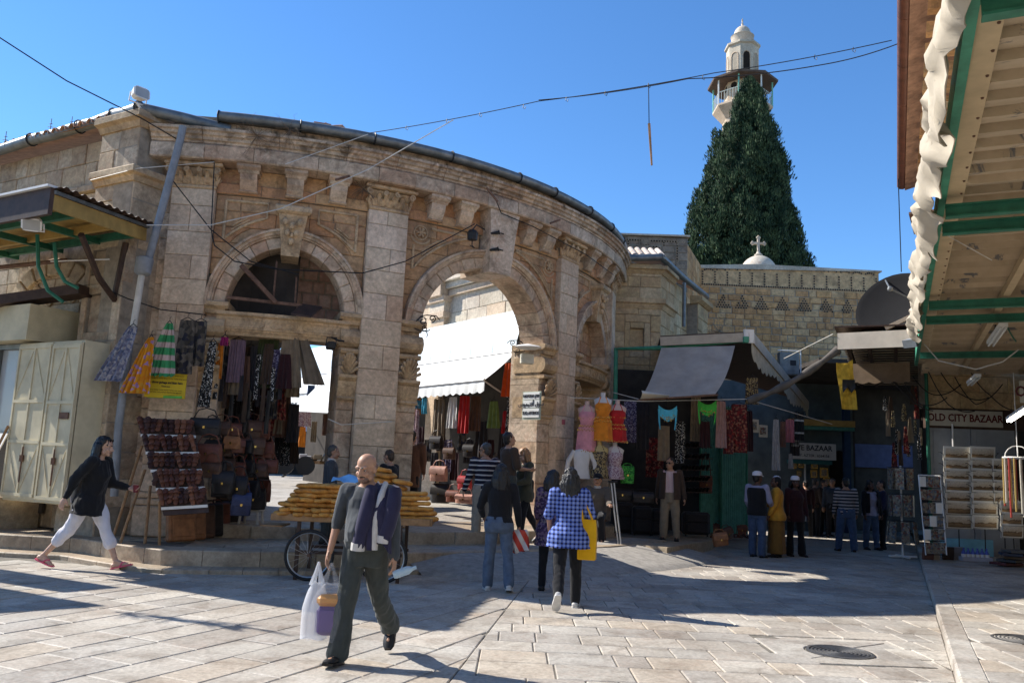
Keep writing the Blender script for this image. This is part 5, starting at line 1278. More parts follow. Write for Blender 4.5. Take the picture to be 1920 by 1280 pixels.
mb = MB(); mb.loft([[rs(y, o, z) for o, z in ((.062, ZC - .06), (.20, ZC - .06), (.20, ZC - .012), (.062, ZC - .012))] for y in (2.2, 17.2)]); ob('edge_beam', mb, m_ochre if 0 else mat('tan_beam', (.50, .38, .23), .7, .12, 5), cn)
for k in range(44):
 mb = MB(); mb.ball(rs(2.5 + .3 * k, .175, ZC - .062), .012, 6, 5); ob('bolt', mb, m_rust, cn) if k < 30 else None
mb = MB(); mb.loft([[rs(y, o, z) for o, z in ((.0, ZC - .10), (.06, ZC - .10), (.06, ZC + .1), (.0, ZC + .1))] for y in (2.2, 17.2)]); ob('green_edge', mb, MATS['green_pipe_paint'], cn)
for o in (.95, 2.1):
 mb = MB(); beam(mb, rs(5.5 if o < 2 else 6.4, o, ZC - .07), rs(18.6, o, ZC - .07), .085, .09); ob('rafter', mb, MATS['tan_beam'], cn)
for y in (3.9, 7.05, 7.55, 10.9, 11.9, 15.2):
 mb = MB(); a_, b_ = rs(y, .05, ZC - .20), rs(y - .0, 4.2, ZC - .20); dy = SD * .05
 for h, w in ((.05, .04), (0, .01), (-.05, .04)):
  mb.loft([[p + SD * (x * w) + V((0, 0, h + z * (.008 if h else .05))) for x, z in ((-1, -1), (1, -1), (1, 1), (-1, 1))] for p in (a_, b_)])
 ob('green_beam', mb, m_green, cn)
# gathered white canvas along the canopy edge
mb = MB(); grid = []
rng = np.random.default_rng(3); NJ = 190
for i in range(10):
 row = []
 for j in range(NJ + 1):
  y = 2.4 + (13.4 - 2.4) * j / NJ; t = i / 9
  dr = .40 + .16 * noise.noise(V((y * 1.1, 0, 3))) + .1 * noise.noise(V((y * 3.1, 5, 3)))
  off = -.035 - .10 * sin(pi * t) ** .7 - .10 * noise.noise(V((y * 2.3, t * 2.5, 1))) - .06 * noise.noise(V((y * 6, t * 4, 7))) - .013 * sin(y * 17 + 2.5 * t + 2 * sin(y * 2.1))
  row.append(rs(y + .14 * noise.noise(V((y * 1.7, t * 3, 9))), off, ZC + .22 - dr * 1.25 * t + .05 * noise.noise(V((y * 4, t * 2, 2)))))
 grid.append(row)
mb.sheet(grid, .008); tag(ob('gathered_canvas', mb, mat('cream_tarp', (.40, .345, .265), .85, .12, 3), None, True), 'crumpled cream canvas gathered along the outer edge of the boarded canopy', 'canvas')
# wall under the canopy and the facing shop
fS = lambda u, z, d: V((9.55 + u, 19.0 - .12 * u - d, z))
sh = thing('souvenir_shop', 'stone fronted souvenir shop under the canopy with grey shutters', 'shop', (10.6, 18.9, .1))
SH = Wall(fS, 1, -.3); SH.wall(0, 3.2, 3.35, 4.5, .38, .6, m=m_pav, parent=sh, name='stone_block'); ob('mortar_core', SH.core, m_mortar, sh)
for u0, u1 in ((.05, .95), (.98, 1.9)):
 mb = MB(); mb.prism([(u0, .1), (u1, .1), (u1, 2.95), (u0, 2.95)], -.1, -.04, fS); s_ = ob('shutter', mb, mat('grey_shutter', (.30, .31, .32), .55, .12, 4), sh)
 for a_, b_ in ((.2, .95), (1.1, 2.0), (2.1, 2.85)):
  mb = MB(); mb.prism([(u0 + .1, a_), (u1 - .1, a_), (u1 - .1, b_), (u0 + .1, b_)], -.038, -.02, fS); ob('shutter_panel', mb, MATS['grey_shutter'], s_)
mb = MB(); mb.prism([(1.95, .1), (3.4, .1), (3.4, 4.4), (1.95, 4.4)], -.3, -.1, fS); ob('side_wall', mb, m_dark, sh)
mb = MB(); mb.prism([(0, 2.9), (2.1, 2.9), (2.1, 3.42), (0, 3.42)], -.14, -.02, fS); ob('lintel_panel', mb, m_brown, sh)
mb = MB(); mb.tube([fS(-.02, .1, .1), fS(-.02, 4.4, .1)], .04, 8); ob('corner_post', mb, m_green, sh)
mb = MB(); mb.tube([fS(.5, 2.2, .12), fS(.5, 3.0, .12)], .02, 6); ob('door_bar', mb, m_whitep, sh)
fS2 = lambda u, z, d: V((11.5 + .42 * -u * 1.0 + .9 * 0, 18.4 - u, z)) + V((-.92 * d, -.39 * d, 0))
rw = thing('shop_side_wall', 'dark shop wall at the far right edge behind hanging necklaces', 'wall', (11.2, 17.6, .1))
mb = MB(); mb.prism([(-.4, .0), (12, .0), (12, 4.2), (-.4, 4.2)], -.5, -.4, fS2); ob('wall_face', mb, m_dark, rw)
# ---- lettered boards
def text_mesh(s, size, font_w=1.0, bold=0.0, depth=.004):
 cu = bpy.data.curves.new('t', 'FONT'); cu.body = s; cu.size = size; cu.extrude = depth; cu.align_x = 'CENTER'; cu.align_y = 'CENTER'; cu.offset = bold; cu.resolution_u = 2
 o = bpy.data.objects.new('t', cu); COL.objects.link(o); dg = bpy.context.evaluated_depsgraph_get(); me = bpy.data.meshes.new_from_object(o.evaluated_get(dg)); bpy.data.objects.remove(o)
 if font_w != 1.0: me.transform(Matrix.Diagonal((font_w, 1, 1, 1)))
 return me
def board(label, c, nrm, w, h, lines, m_bg, m_fg, name='signboard', cat='sign', roll=0, th=.03, frame=None):
 """flat board facing nrm, lines = [(text, size, y, width factor, bold)]"""
 nrm = V(nrm).normalized(); x = V((0, 0, 1)).cross(nrm).normalized(); y = nrm.cross(x)
 R_ = Matrix((x, y, nrm)).transposed() @ Matrix.Rotation(roll, 3, 'Z'); c = V(c)
 t = thing(name, label, cat, c); mb = MB(); mb.box(c, (w, h, th), M=R_, ch=.004); ob('panel', mb, m_bg, t)
 if frame:
  for sx, sy, ww, hh in ((0, 1, w, .02), (0, -1, w, .02), (1, 0, .02, h), (-1, 0, .02, h)):
   mb = MB(); mb.box(c + R_ @ V((sx * w / 2, sy * h / 2, .004)), (ww + .02, hh, th + .014), M=R_); ob('frame', mb, frame, t)
 for s, size, yy, fw, bold in lines:
  me = text_mesh(s, size, fw, bold); me.transform((Matrix.Translation(c + R_ @ V((0, yy, th / 2 + .003))) @ R_.to_4x4())); me.materials.clear(); me.materials.append(m_fg)
  ob('lettering', me, None, t)
 return t
m_redink = mat('dark_red_lettering', (.10, .015, .015), .6, .1); m_ink = mat('black_lettering', (.02, .02, .025), .6, .1)
board('cream signboard reading OLD CITY BAZAAR in dark red capitals, over the postcard racks', fS(.80, 3.13, .06), (-.12, -1, 0), 1.62, .36, [('OLD CITY BAZAAR', .235, .0, .80, .006)], mat('cream_board', (.46, .42, .34), .7, .12, 5), m_redink)
c_ = at(1912, 745, 15.8); board('second slanted signboard reading OLD CITY BAZAAR, cut off by the right picture edge', c_ + V((.62, -.75, .1)), (-.72, -.69, 0), 1.9, .42, [('OLD CITY BAZAAR', .28, .0, .85, .006)], MATS['cream_board'], m_redink)
vb = at(1528, 846, 27.0); board('white signboard reading VE BAZAAR with a smaller phone line below', vb + V((-.02, 0, 0)), (0, -1, 0), 1.4, .52, [('VE BAZAAR', .24, .1, .92, .004), ('Y. AZTER . 6264156', .12, -.14, .95, .001)], mat('white_board_paint', (.50, .48, .43), .6, .1), m_ink)
# ================================================================ PEOPLE
def remesh(mb, voxel, smooth=2, name='m'):
 me = bpy.data.meshes.new(name); me.from_pydata(mb.v, [], mb.f); o = bpy.data.objects.new(name, me); COL.objects.link(o)
 md = o.modifiers.new('r', 'REMESH'); md.mode = 'VOXEL'; md.voxel_size = voxel
 if smooth: sm = o.modifiers.new('s', 'SMOOTH'); sm.iterations = smooth; sm.factor = .5
 dg = bpy.context.evaluated_depsgraph_get(); r = bpy.data.meshes.new_from_object(o.evaluated_get(dg)); bpy.data.objects.remove(o); bpy.data.meshes.remove(me)
 r.polygons.foreach_set('use_smooth', [True] * len(r.polygons)); return r
def folds(me, amp, f=(9, 9, 4), seed=0):
 n = len(me.vertices); co = np.empty(n * 3); me.vertices.foreach_get('co', co); no = np.empty(n * 3); me.vertices.foreach_get('normal', no)
 co = co.reshape(-1, 3); no = no.reshape(-1, 3)
 d = np.array([noise.noise(V((p[0] * f[0] + seed, p[1] * f[1] + 2 * seed, p[2] * f[2] + .6 * f[0] * p[0]))) + .5 * noise.noise(V((p[0] * f[0] * 2.3, p[1] * f[1] * 2.3 + seed, p[2] * f[2] * 3.1 + f[0] * (p[0] + p[1])))) for p in co])
 co += no * (d * amp * 1.6)[:, None]; me.vertices.foreach_set('co', co.ravel()); me.update()
def cloth(name, col, var=.14, scale=14, rough=.92):
 if name in MATS: return MATS[name]
 b = NB(name); p = b.obj(); c = b.mix(b.mp(b.noise(p, scale, 5, .6), .3, .7), sc3(col, 1 - var), sc3(col, 1 + var)); b.bump(b.noise(p, 240, 2), .25, .002)
 b.b.inputs['Sheen Weight'].default_value = .15
 MATS[name] = b.done(c, rough, .15); return MATS[name]
def striped(name, c1, c2, period, duty=.4, axis=2):
 b = NB(name); p = b.obj(); s = b.n('ShaderNodeSeparateXYZ'); b.l(p, s.inputs[0]); z = b.math('ADD', s.outputs[axis], b.math('MULTIPLY', b.noise(p, 6), .02))
 f = b.math('FRACT', b.math('MULTIPLY', z, 1 / period)); f = b.mp(f, duty - .04, duty + .04, 1, 0)
 MATS[name] = b.done(b.mix(f, c1, c2), .92, .15); return MATS[name]
def plaid(name, c0, c1, c2, per):
 b = NB(name); p = b.obj(); s = b.n('ShaderNodeSeparateXYZ'); b.l(p, s.inputs[0]); q = []
 for ax in (0, 2):
  f = b.math('FRACT', b.math('ADD', b.math('MULTIPLY', s.outputs[ax], 1 / per), b.math('MULTIPLY', b.noise(p, 5), .15))); q.append(b.mp(b.math('ABSOLUTE', b.math('SUBTRACT', f, .5)), .20, .26, 0, 1))
 f = b.math('MULTIPLY', b.math('ADD', q[0], q[1]), .5); MATS[name] = b.done(b.ramp(f, [(0, c0), (.5, c1), (1, c2)]), .9, .15); return MATS[name]
def printed(name, cols, scale=30):
 b = NB(name); p = b.obj(); v = b.n('ShaderNodeTexVoronoi'); v.inputs['Scale'].default_value = scale; b.l(p, v.inputs['Vector']); s = b.n('ShaderNodeSeparateColor'); b.l(v.outputs['Color'], s.inputs[0])
 MATS[name] = b.done(b.ramp(s.outputs[0], [(i / len(cols), c) for i, c in enumerate(cols)], 'CONSTANT'), .9, .15); return MATS[name]
def skinm(name, col):
 if name in MATS: return MATS[name]
 b = NB(name); p = b.obj(); c = b.mix(b.mp(b.noise(p, 22, 4), .3, .7), sc3(col, .86), sc3(col, 1.1)); b.b.inputs['Subsurface Weight'].default_value = .06; b.b.inputs['Subsurface Radius'].default_value = (.01, .004, .002)
 b.bump(b.noise(p, 180, 3), .12, .002); MATS[name] = b.done(c, .52, .35); return MATS[name]
SK_L = skinm('tanned_skin', (.40, .22, .14)); SK_P = skinm('pale_skin', (.52, .32, .23)); SK_D = skinm('dark_skin', (.10, .05, .032))
def hairm(name, col):
 if name in MATS: return MATS[name]
 b = NB(name); p = b.obj(); m = b.n('ShaderNodeMapping'); m.inputs['Scale'].default_value = (60, 60, 6); b.l(p, m.inputs[0]); f = b.noise(m.outputs[0], 1.6, 3)
 b.bump(f, .7, .008); MATS[name] = b.done(b.mix(b.mp(f, .35, .65), sc3(col, .6), sc3(col, 1.4)), .42, .4); return MATS[name]
H_BLK = hairm('black_hair', (.014, .012, .012)); H_BRN = hairm('brown_hair', (.05, .03, .02)); H_BLD = hairm('auburn_blond_hair', (.30, .15, .06)); H_GRY = hairm('dark_grey_hair', (.06, .055, .05))
EYE = mat('eye_dark', (.02, .015, .012), .2, 0, 5, 0, 30, 0); EYW = mat('eye_white', (.36, .32, .29), .3, 0, 5, 0, 30, 0); LIP = mat('lip', (.32, .13, .10), .5, .1, 20, 0, 30, 0); STUB = hairm('moustache_hair', (.03, .024, .02))
class Person:
 def __init__(s, label, loc, face, H=1.7, female=False, skin=SK_L, legs=((0, 0, 3, 0), (0, 0, 3, 0)), arms=((5, 8, 12, 0), (5, 8, 12, 0)), lean=0, head=(0, 0), belly=0., vox=.011, group=None, twist=0, seat=None, build=1.0, sc_foot=1.0):
  s.k = H / 1.75; s.vox = vox; s.skin = skin; s.f = female; s.build = build; s.belly = belly; k = s.k
  s.root = thing('person', label, 'person', loc, -radians(face), group)
  s.sh = (.168 if female else .190) * build; s.legs = legs; s.armsp = arms
  Lr = Matrix.Rotation(-radians(lean), 3, 'X') @ Matrix.Rotation(radians(twist), 3, 'Z'); s.Lr = Lr
  P = V((0, 0, .95)); s.tor = lambda q: P + Lr @ (V(q) - P)
  # legs; the lowest sole stands on z = 0
  J = {}; low = 1e9
  for i, sd_ in ((0, -1), (1, 1)):
   sw, kb, out, fp = legs[i]; h = V((sd_ * .088, 0, .93)); a1, a2 = radians(sw), radians(sw - kb); o = radians(out)
   kn = h + V((sd_ * sin(o), sin(a1), -cos(a1))).normalized() * .425; an = kn + V((sd_ * sin(o) * .6, sin(a2), -cos(a2))).normalized() * .41
   f = radians(fp); td = V((sd_ * .12, cos(f), sin(f))).normalized(); up = V((0, -sin(f), cos(f)))
   J[i] = (h, kn, an, td, up); toe = an + td * .17 - up * .075; heel = an - td * .06 - up * .08
   low = min(low, toe.z, heel.z)
  s.dz = -low if seat is None else seat
  s.J = J; A = {}
  for i, sd_ in ((0, -1), (1, 1)):
   sw, out, eb, inn = arms[i]; S_ = V((sd_ * s.sh, 0, 1.425)); a1 = radians(sw); a2 = radians(sw + eb); o = radians(out)
   d1 = V((sd_ * sin(o), sin(a1) * cos(o), -cos(a1) * cos(o))).normalized(); d2 = V((sd_ * (sin(o) * .6 - sin(radians(inn))), sin(a2), -cos(a2))).normalized()
   el = S_ + d1 * .285; wr = el + d2 * .25; A[i] = tuple(s.tor(q) for q in (S_, el, wr)) + (Lr @ d2, sd_)
  s.A = A
  s.neck = s.tor((0, -.005, 1.47)); hy, hp = head
  s.Hm = Matrix.Rotation(-radians(hy), 3, 'Z') @ Matrix.Rotation(radians(hp), 3, 'X') @ (Lr if abs(lean) < 12 else Matrix.Rotation(-radians(lean * .4), 3, 'X'))
  s.hc = s.neck + s.Hm @ V((0, .018, .155))
  s.parts = []
 def T(s, p): return (V(p) + V((0, 0, s.dz))) * s.k
 def place(s, name, mb_or_me, m, parent=None, smooth=True):
  if isinstance(mb_or_me, MB):
   q = MB(); q.v = [tuple(s.T(p)) for p in mb_or_me.v]; q.f = mb_or_me.f; q.m = mb_or_me.m; me = q
  else:
   me = mb_or_me; M_ = Matrix.Scale(s.k, 4) @ Matrix.Translation((0, 0, s.dz)); me.transform(M_); me.materials.clear()
   for x in (m if isinstance(m, (list, tuple)) else [m]): me.materials.append(x)
  o = ob(name, me, m, None, smooth); o.parent = parent or s.root; return o
 def rings(s, mb, prof, n=18, inf=0.):
  R_ = []
  for z, rx, ry, yo in prof:
   rx, ry = (rx * s.build + inf), (ry * s.build + inf); R_.append([s.tor((rx * cos(2 * pi * j / n) * (1 + .08 * abs(sin(4 * pi * j / n)) * 0), yo + ry * sin(2 * pi * j / n), z)) for j in range(n)])
  mb.loft(R_)
 def torso_prof(s, z0=.86, z1=1.5):
  B = s.belly
  pr = [(.80, .15, .11, 0), (.86, .165, .118, -.005), (.94, .172, .122, -.008), (1.02, .158, .112 + B * .6, B * .5), (1.10, .150, .108 + B, B * .7), (1.18, .152, .110 + B * .7, B * .5), (1.28, .170, .120, .0), (1.36, .172, .115, -.004), (1.42, .150, .092, -.01), (1.46, .10, .072, -.012), (1.50, .06, .058, -.01)]
  if s.f: pr = [(.80, .16, .12, 0), (.86, .178, .128, -.012), (.94, .172, .125, -.012), (1.02, .140, .105, 0), (1.10, .128, .098 + B, B * .6), (1.18, .134, .105 + B * .5, .01), (1.27, .150, .122, .022), (1.34, .152, .108, .005), (1.41, .135, .085, -.01), (1.45, .09, .068, -.012), (1.49, .055, .054, -.01)]
  return [q for q in pr if z0 - 1e-6 <= q[0] <= z1]
 def body(s):
  mb = MB(); s.rings(mb, s.torso_prof(.86))
  mb.capsule(s.neck - V((0, 0, .05)), s.neck + s.Hm @ V((0, .01, .10)), .056 if not s.f else .048, .054 if not s.f else .046)
  H = lambda x, y, z: s.hc + s.Hm @ V((x, y, z)); hm = s.Hm
  mb.ball(H(0, -.012, .035), (.077, .097, .088), 20, 14, M=hm); mb.ball(H(0, .022, -.04), (.061, .072, .078), 18, 12, M=hm)
  mb.ball(H(0, .070, -.092), .026, 10, 8); mb.capsule(H(0, .090, .012), H(0, .112, -.034), .010, .0165, 10); mb.ball(H(-.014, .098, -.038), .010, 8, 6); mb.ball(H(.014, .098, -.038), .010, 8, 6)
  mb.capsule(H(-.044, .073, .022), H(.044, .073, .022), .016, .016, 10)
  for e in (-1, 1): mb.ball(H(e * .040, .062, -.034), .026, 10, 8); mb.ball(H(e * .078, -.006, -.012), (.013, .022, .034), 10, 8, M=hm @ Matrix.Rotation(e * .3, 3, 'Z')); mb.ball(H(e * .045, .03, -.075), .03, 10, 8)
  mb.capsule(H(-.022, .084, -.064), H(.022, .084, -.064), .011, .011, 8); mb.capsule(H(-.018, .083, -.076), H(.018, .083, -.076), .010, .010, 8)
  for i in (0, 1):
   S_, el, wr, d, sd_ = s.A[i]; w = s.build * (1 if not s.f else .86)
   mb.ball(S_ - V((sd_ * .02, 0, .01)), .062 * w, 12, 8); mb.capsule(S_, el, .052 * w, .040 * w); mb.capsule(el, wr, .041 * w, .026 * w, flat=.9)
   s.hand(mb, wr, d, sd_, i)
   h, kn, an, td, up = s.J[i]
   mb.capsule(h, kn, .084 * w, .056 * w); mb.capsule(kn, kn.lerp(an, .35), .054 * w, .056 * w); mb.capsule(kn.lerp(an, .35), an, .055 * w, .034 * w)
   mb.capsule(an - td * .035 - up * .04, an + td * .12 - up * .052, .036, .030, flat=.9); mb.capsule(an, an + td * .06 - up * .03, .036, .03)
   for t_ in range(5): q = an + td * .135 - up * .06 + V((1, 0, 0)) * ((t_ - 2) * .014); mb.capsule(q, q + td * (.045 - .006 * abs(t_ - (1 if sd_ > 0 else 3))), .011, .009, 8)
  me = remesh(mb, s.vox, 1); s.place('body', me, s.skin)
  # eyes, brows, lips
  b_ = None
  for e in (-1, 1):
   q = MB(); q.ball(H(e * .031, .0715, -.002), (.012, .012, .0075), 10, 8, M=hm); o = s.place('eye', q, EYW); q = MB(); q.ball(H(e * .031, .0805, -.002), (.0062, .004, .0062), 8, 6, M=hm); s.place('iris', q, EYE, o)
   q = MB(); q.capsule(H(e * .014, .090, .022), H(e * .048, .075, .024), .0065, .004, 6); s.place('eyebrow', q, STUB)
  q = MB(); q.capsule(H(-.02, .092, -.069), H(.02, .092, -.069), .0055, .0055, 6); s.place('lips', q, LIP)
  return s
 def hand(s, mb, wr, d, sd_, i):
  d = d.normalized(); side = s.Lr @ V((-sd_ * 0 + 0, 1, 0)); x = (side - d * side.dot(d)).normalized(); nrm = d.cross(x).normalized()
  if nrm.x * sd_ > 0: nrm = -nrm                # palm faces the thigh
  r = max(.0095, s.vox * .95)
  pc = wr + d * .045; R_ = Matrix((x, d, nrm)).transposed(); mb.ball(pc, (.040, .052, .018), 12, 8, M=R_)
  for f, ln in ((-1.5, .058), (-.5, .068), (.5, .075), (1.5, .066)):
   a = wr + d * .085 + x * (f * .0195); b_ = a + (d + nrm * .35).normalized() * ln * .55; c_ = b_ + (d * .75 + nrm * .85).normalized() * ln * .55
   mb.capsule(wr + d * .06 + x * (f * .018), a, r, r, 8); mb.capsule(a, b_, r, r * .95, 8); mb.capsule(b_, c_, r * .95, r * .85, 8)
  t0 = wr + d * .022 + x * .030; t1 = t0 + (d * .7 + x * .6 + nrm * .3).normalized() * .038; t2 = t1 + (d * .9 + x * .1 + nrm * .4).normalized() * .032
  mb.capsule(t0, t1, r * 1.25, r * 1.1, 8); mb.capsule(t1, t2, r * 1.1, r * .9, 8)
 def handpos(s, i): return V(s.root.location) + Matrix.Rotation(s.root.rotation_euler.z, 3, 'Z') @ s.T(s.A[i][2] + s.A[i][3] * .09)
 def world(s, p): return V(s.root.location) + Matrix.Rotation(s.root.rotation_euler.z, 3, 'Z') @ s.T(p)
 def trousers(s, m, loose=.016, hem=1.0, flare=.0, name='trousers', amp=.007, waist=1.04, crop=0):
  mb = MB(); s.rings(mb, [q for q in s.torso_prof(.80, waist)], inf=.02)
  for i in (0, 1):
   h, kn, an, td, up = s.J[i]; w = s.build * (1 if not s.f else .9); e = kn.lerp(an, hem)
   mb.capsule(h + V((0, 0, .02)), kn, .088 * w + loose, .060 * w + loose, 14); mb.capsule(kn, e, .060 * w + loose, .046 * w + loose + flare, 14)
  me = remesh(mb, s.vox, 3); folds(me, amp, seed=len(bpy.data.objects)); s.place(name, me, m); return s
 def top(s, m, sleeve=1.0, hem=.84, loose=.014, name='shirt', amp=.006, flare=0., collar=False, sl=(None, None), cuff=.012):
  mb = MB(); pr = [list(q) for q in s.torso_prof(max(.80, hem), 1.47)]
  if hem < .80: pr.insert(0, [hem, pr[0][1] + .01, pr[0][2] + .01, pr[0][3]])
  pr = [(z, rx + flare * max(0, (1.1 - z)) , ry + flare * max(0, (1.1 - z)), yo) for z, rx, ry, yo in pr]; s.rings(mb, pr, inf=loose)
  for i in (0, 1):
   S_, el, wr, d, sd_ = s.A[i]; w = s.build * (1 if not s.f else .88); k_ = sl[i] if sl[i] is not None else sleeve
   mb.ball(S_ - V((sd_ * .025, 0, .012)), .066 * w + loose, 12, 8)
   if k_ <= .5: mb.capsule(S_, S_.lerp(el, k_ * 2), .056 * w + loose, .050 * w + loose + .01, 14)
   else:
    mb.capsule(S_, el, .056 * w + loose, .045 * w + loose, 14); mb.capsule(el, el.lerp(wr, (k_ - .5) * 2), .046 * w + loose, .030 * w + cuff, 14)
  me = remesh(mb, s.vox, 3); folds(me, amp, seed=len(bpy.data.objects) * 1.7); o = s.place(name, me, m)
  if collar:
   q = MB(); q.lathe([(.062, -.02), (.078, .0), (.072, .045), (.060, .05), (.058, .0)], s.neck - V((0, 0, .005)), 16, M=s.Lr); s.place('collar', q, collar, o)
  return o
 def skirt(s, m, z0=.12, r0=.26, r1=.17, name='skirt'):
  mb = MB(); mb.loft([[V((r * cos(2 * pi * j / 28) * (1 + .06 * sin(j * 1.57 * 2)), r * .82 * sin(2 * pi * j / 28) * (1 + .06 * sin(j * 1.57 * 2)), z)) for j in range(28)] for z, r in ((z0, r0), (.4, r0 * .93), (.7, (r0 + r1) / 2 * 1.02), (.92, r1 * 1.08), (1.04, r1 * .9))]); me = remesh(mb, s.vox, 2); folds(me, .008, (10, 10, 2)); s.place(name, me, m); return s
 def shoes(s, m, flip=False, sole=None, boot=0):
  for i in (0, 1):
   h, kn, an, td, up = s.J[i]; x = td.cross(up).normalized(); o = an - up * .08
   mb = MB(); prof = [(-.075, .022, .02, .05), (-.06, .034, .0, .07), (-.02, .038, .0, .085), (.04, .040, .0, .08), (.10, .046, .0, .058), (.15, .042, .002, .045), (.19, .024, .006, .028)]
   if flip:
    mb.loft([[o + td * a + x * (w * 1.05 * c_) + up * z for c_, z in ((-1, .0), (1, .0), (1, .016), (-1, .016))] for a, w, z0, z1 in prof]); sh = s.place('sandal', mb, m, smooth=False)
    q = MB(); q.tube([o + td * .05 - x * .042 + up * .012, o + td * .08 - x * .02 + up * .055, o + td * .115 + up * .048], .011, 6); q.tube([o + td * .05 + x * .042 + up * .012, o + td * .08 + x * .02 + up * .055, o + td * .115 + up * .048], .011, 6); s.place('strap', q, m, sh); continue
   n = 10; mb.loft([[o + td * a + x * (w * 1.12 * cos(2 * pi * j / n)) + up * ((z0 + z1) / 2 + (z1 - z0) / 2 * sin(2 * pi * j / n) * (1 if sin(2 * pi * j / n) > 0 else .98)) for j in range(n)] for a, w, z0, z1 in prof])
   if boot: mb.capsule(an, an + (kn - an).normalized() * boot, .046, .056, 10)
   sh = s.place('shoe', mb, m)
   mb = MB(); mb.loft([[o + td * a + x * (w * 1.16 * c_) + up * z for c_, z in ((-1, -.006), (1, -.006), (1, .014), (-1, .014))] for a, w, z0, z1 in prof]); s.place('sole', mb, sole or EYE, sh, smooth=False)
  return s
 def hair(s, m, style='short', name='hair'):
  mb = MB(); H = lambda x, y, z: s.hc + s.Hm @ V((x, y, z)); hm = s.Hm
  if style == 'short': mb.ball(H(0, -.024, .043), (.083, .096, .090), 18, 12, M=hm); mb.ball(H(0, -.055, -.02), (.070, .06, .075), 14, 10, M=hm)
  elif style == 'receding': mb.ball(H(0, -.042, .036), (.084, .086, .086), 18, 12, M=hm); mb.ball(H(0, -.06, -.02), (.070, .055, .072), 14, 10, M=hm)
  else:
   mb.ball(H(0, -.022, .045), (.088, .102, .092), 18, 12, M=hm)
   L_ = {'long': .34, 'bob': .17, 'shoulder': .24}[style]
   for k in range(9):
    a = pi + pi * (k - .0) / 8; x, y = .076 * cos(a), -.022 + .085 * sin(a); p0 = H(x, y, .01); p1 = p0 + V((x * .35, 0, -L_ * .5)) + s.Hm @ V((0, -.018, 0)); p2 = p1 + V((x * .1, 0, -L_ * (.5 if 1 < k < 7 else .3))) + s.Lr @ V((0, -.012, 0))
    mb.capsule(p0, p1, .034, .036, 8); mb.capsule(p1, p2, .036, .02, 8)
  me = remesh(mb, min(s.vox, .009), 1); folds(me, .008, (30, 30, 7)); s.place(name, me, m); return s
 def moustache(s):
  H = lambda x, y, z: s.hc + s.Hm @ V((x, y, z)); q = MB(); q.capsule(H(0, .100, -.052), H(-.03, .084, -.058), .009, .005, 8); q.capsule(H(0, .100, -.052), H(.03, .084, -.058), .009, .005, 8); s.place('moustache', q, STUB); return s
 def glasses(s, up=False, m=None):
  H = lambda x, y, z: s.hc + s.Hm @ V((x, y, z + (.085 if up else 0))); q = MB(); yo = -.03 if up else 0
  for e in (-1, 1): q.ball(H(e * .033, .098 + yo, 0), (.028, .008, .02), 10, 6, M=s.Hm); q.tube([H(e * .06, .09 + yo, .006), H(e * .082, .0 + yo, .0)], .004, 5)
  q.tube([H(-.01, .104 + yo, .005), H(.01, .104 + yo, .005)], .004, 5); s.place('sunglasses', q, m or EYE); return s
 def cap(s, m, brim=True, name='cap'):
  H = lambda x, y, z: s.hc + s.Hm @ V((x, y, z)); q = MB(); q.lathe([(.096, .045), (.097, .07), (.085, .115), (.05, .138), (.005, .143)], H(0, -.012, 0), 20, M=s.Hm, sy=1.16)
  if brim: q.sheet([[H(.08 * sin(a) * 1.0, -.01 + (.10 + .075 * t) * cos(a) + .0, .05 - .02 * t) for a in [radians(-60 + 12 * j) for j in range(11)]] for t in (0, .5, 1)], .006)
  s.place(name, q, m); return s
W = None
m_char = cloth('charcoal_jersey', (.055, .06, .066)); m_dgrn = cloth('grey_green_twill', (.050, .055, .050)); m_navy = cloth('navy_fleece', (.028, .026, .055)); m_blk = cloth('black_cloth', (.014, .014, .016)); m_wht = cloth('white_linen', (.66, .64, .68), .06); m_jean = cloth('blue_denim', (.055, .085, .15), .25); m_jean2 = cloth('faded_denim', (.09, .12, .17), .25)
m_khaki = cloth('khaki_cotton', (.23, .18, .12)); m_beige = cloth('beige_cotton', (.34, .29, .22)); m_olive = cloth('olive_jacket', (.06, .06, .042)); m_brn = cloth('brown_jacket', (.06, .038, .026)); m_rust_c = cloth('rust_brown_coat', (.11, .055, .035)); m_och = cloth('ochre_jacket_cloth', (.50, .24, .03)); m_ochd = cloth('brown_gold_skirt', (.19, .095, .022)); m_mar = cloth('dark_maroon', (.035, .012, .014)); m_lav = cloth('lavender_cotton', (.27, .26, .36)); m_off = cloth('off_white_shirt', (.5, .47, .44)); m_gsw = cloth('grey_blue_sweater', (.055, .062, .072))
m_str1 = striped('navy_white_stripes', (.02, .02, .035), (.55, .53, .52), .083, .30); m_str2 = striped('grey_dark_stripes', (.03, .03, .04), (.36, .33, .33), .075, .5); m_pink_s = striped('pink_striped_shirt', (.62, .50, .47), (.45, .16, .16), .028, .3, 0)
m_plaid = plaid('blue_plaid', (.012, .012, .035), (.07, .11, .34), (.20, .26, .52), .048); m_purp = printed('purple_print', [(.05, .03, .07), (.12, .08, .14), (.03, .02, .05), (.16, .12, .12)], 40)
L_BLK = mat('black_leather', (.016, .015, .015), .45, .2, 20, .1, 90, 0); L_WHT = mat('white_trainer', (.55, .53, .5), .6, .1, 20, .05, 60, 0); L_BRN = mat('brown_shoe_leather', (.07, .04, .025), .5, .2, 20, .1, 60, 0); R_PNK = mat('pink_rubber', (.62, .10, .17), .5, .08, 20, 0, 60, 0)
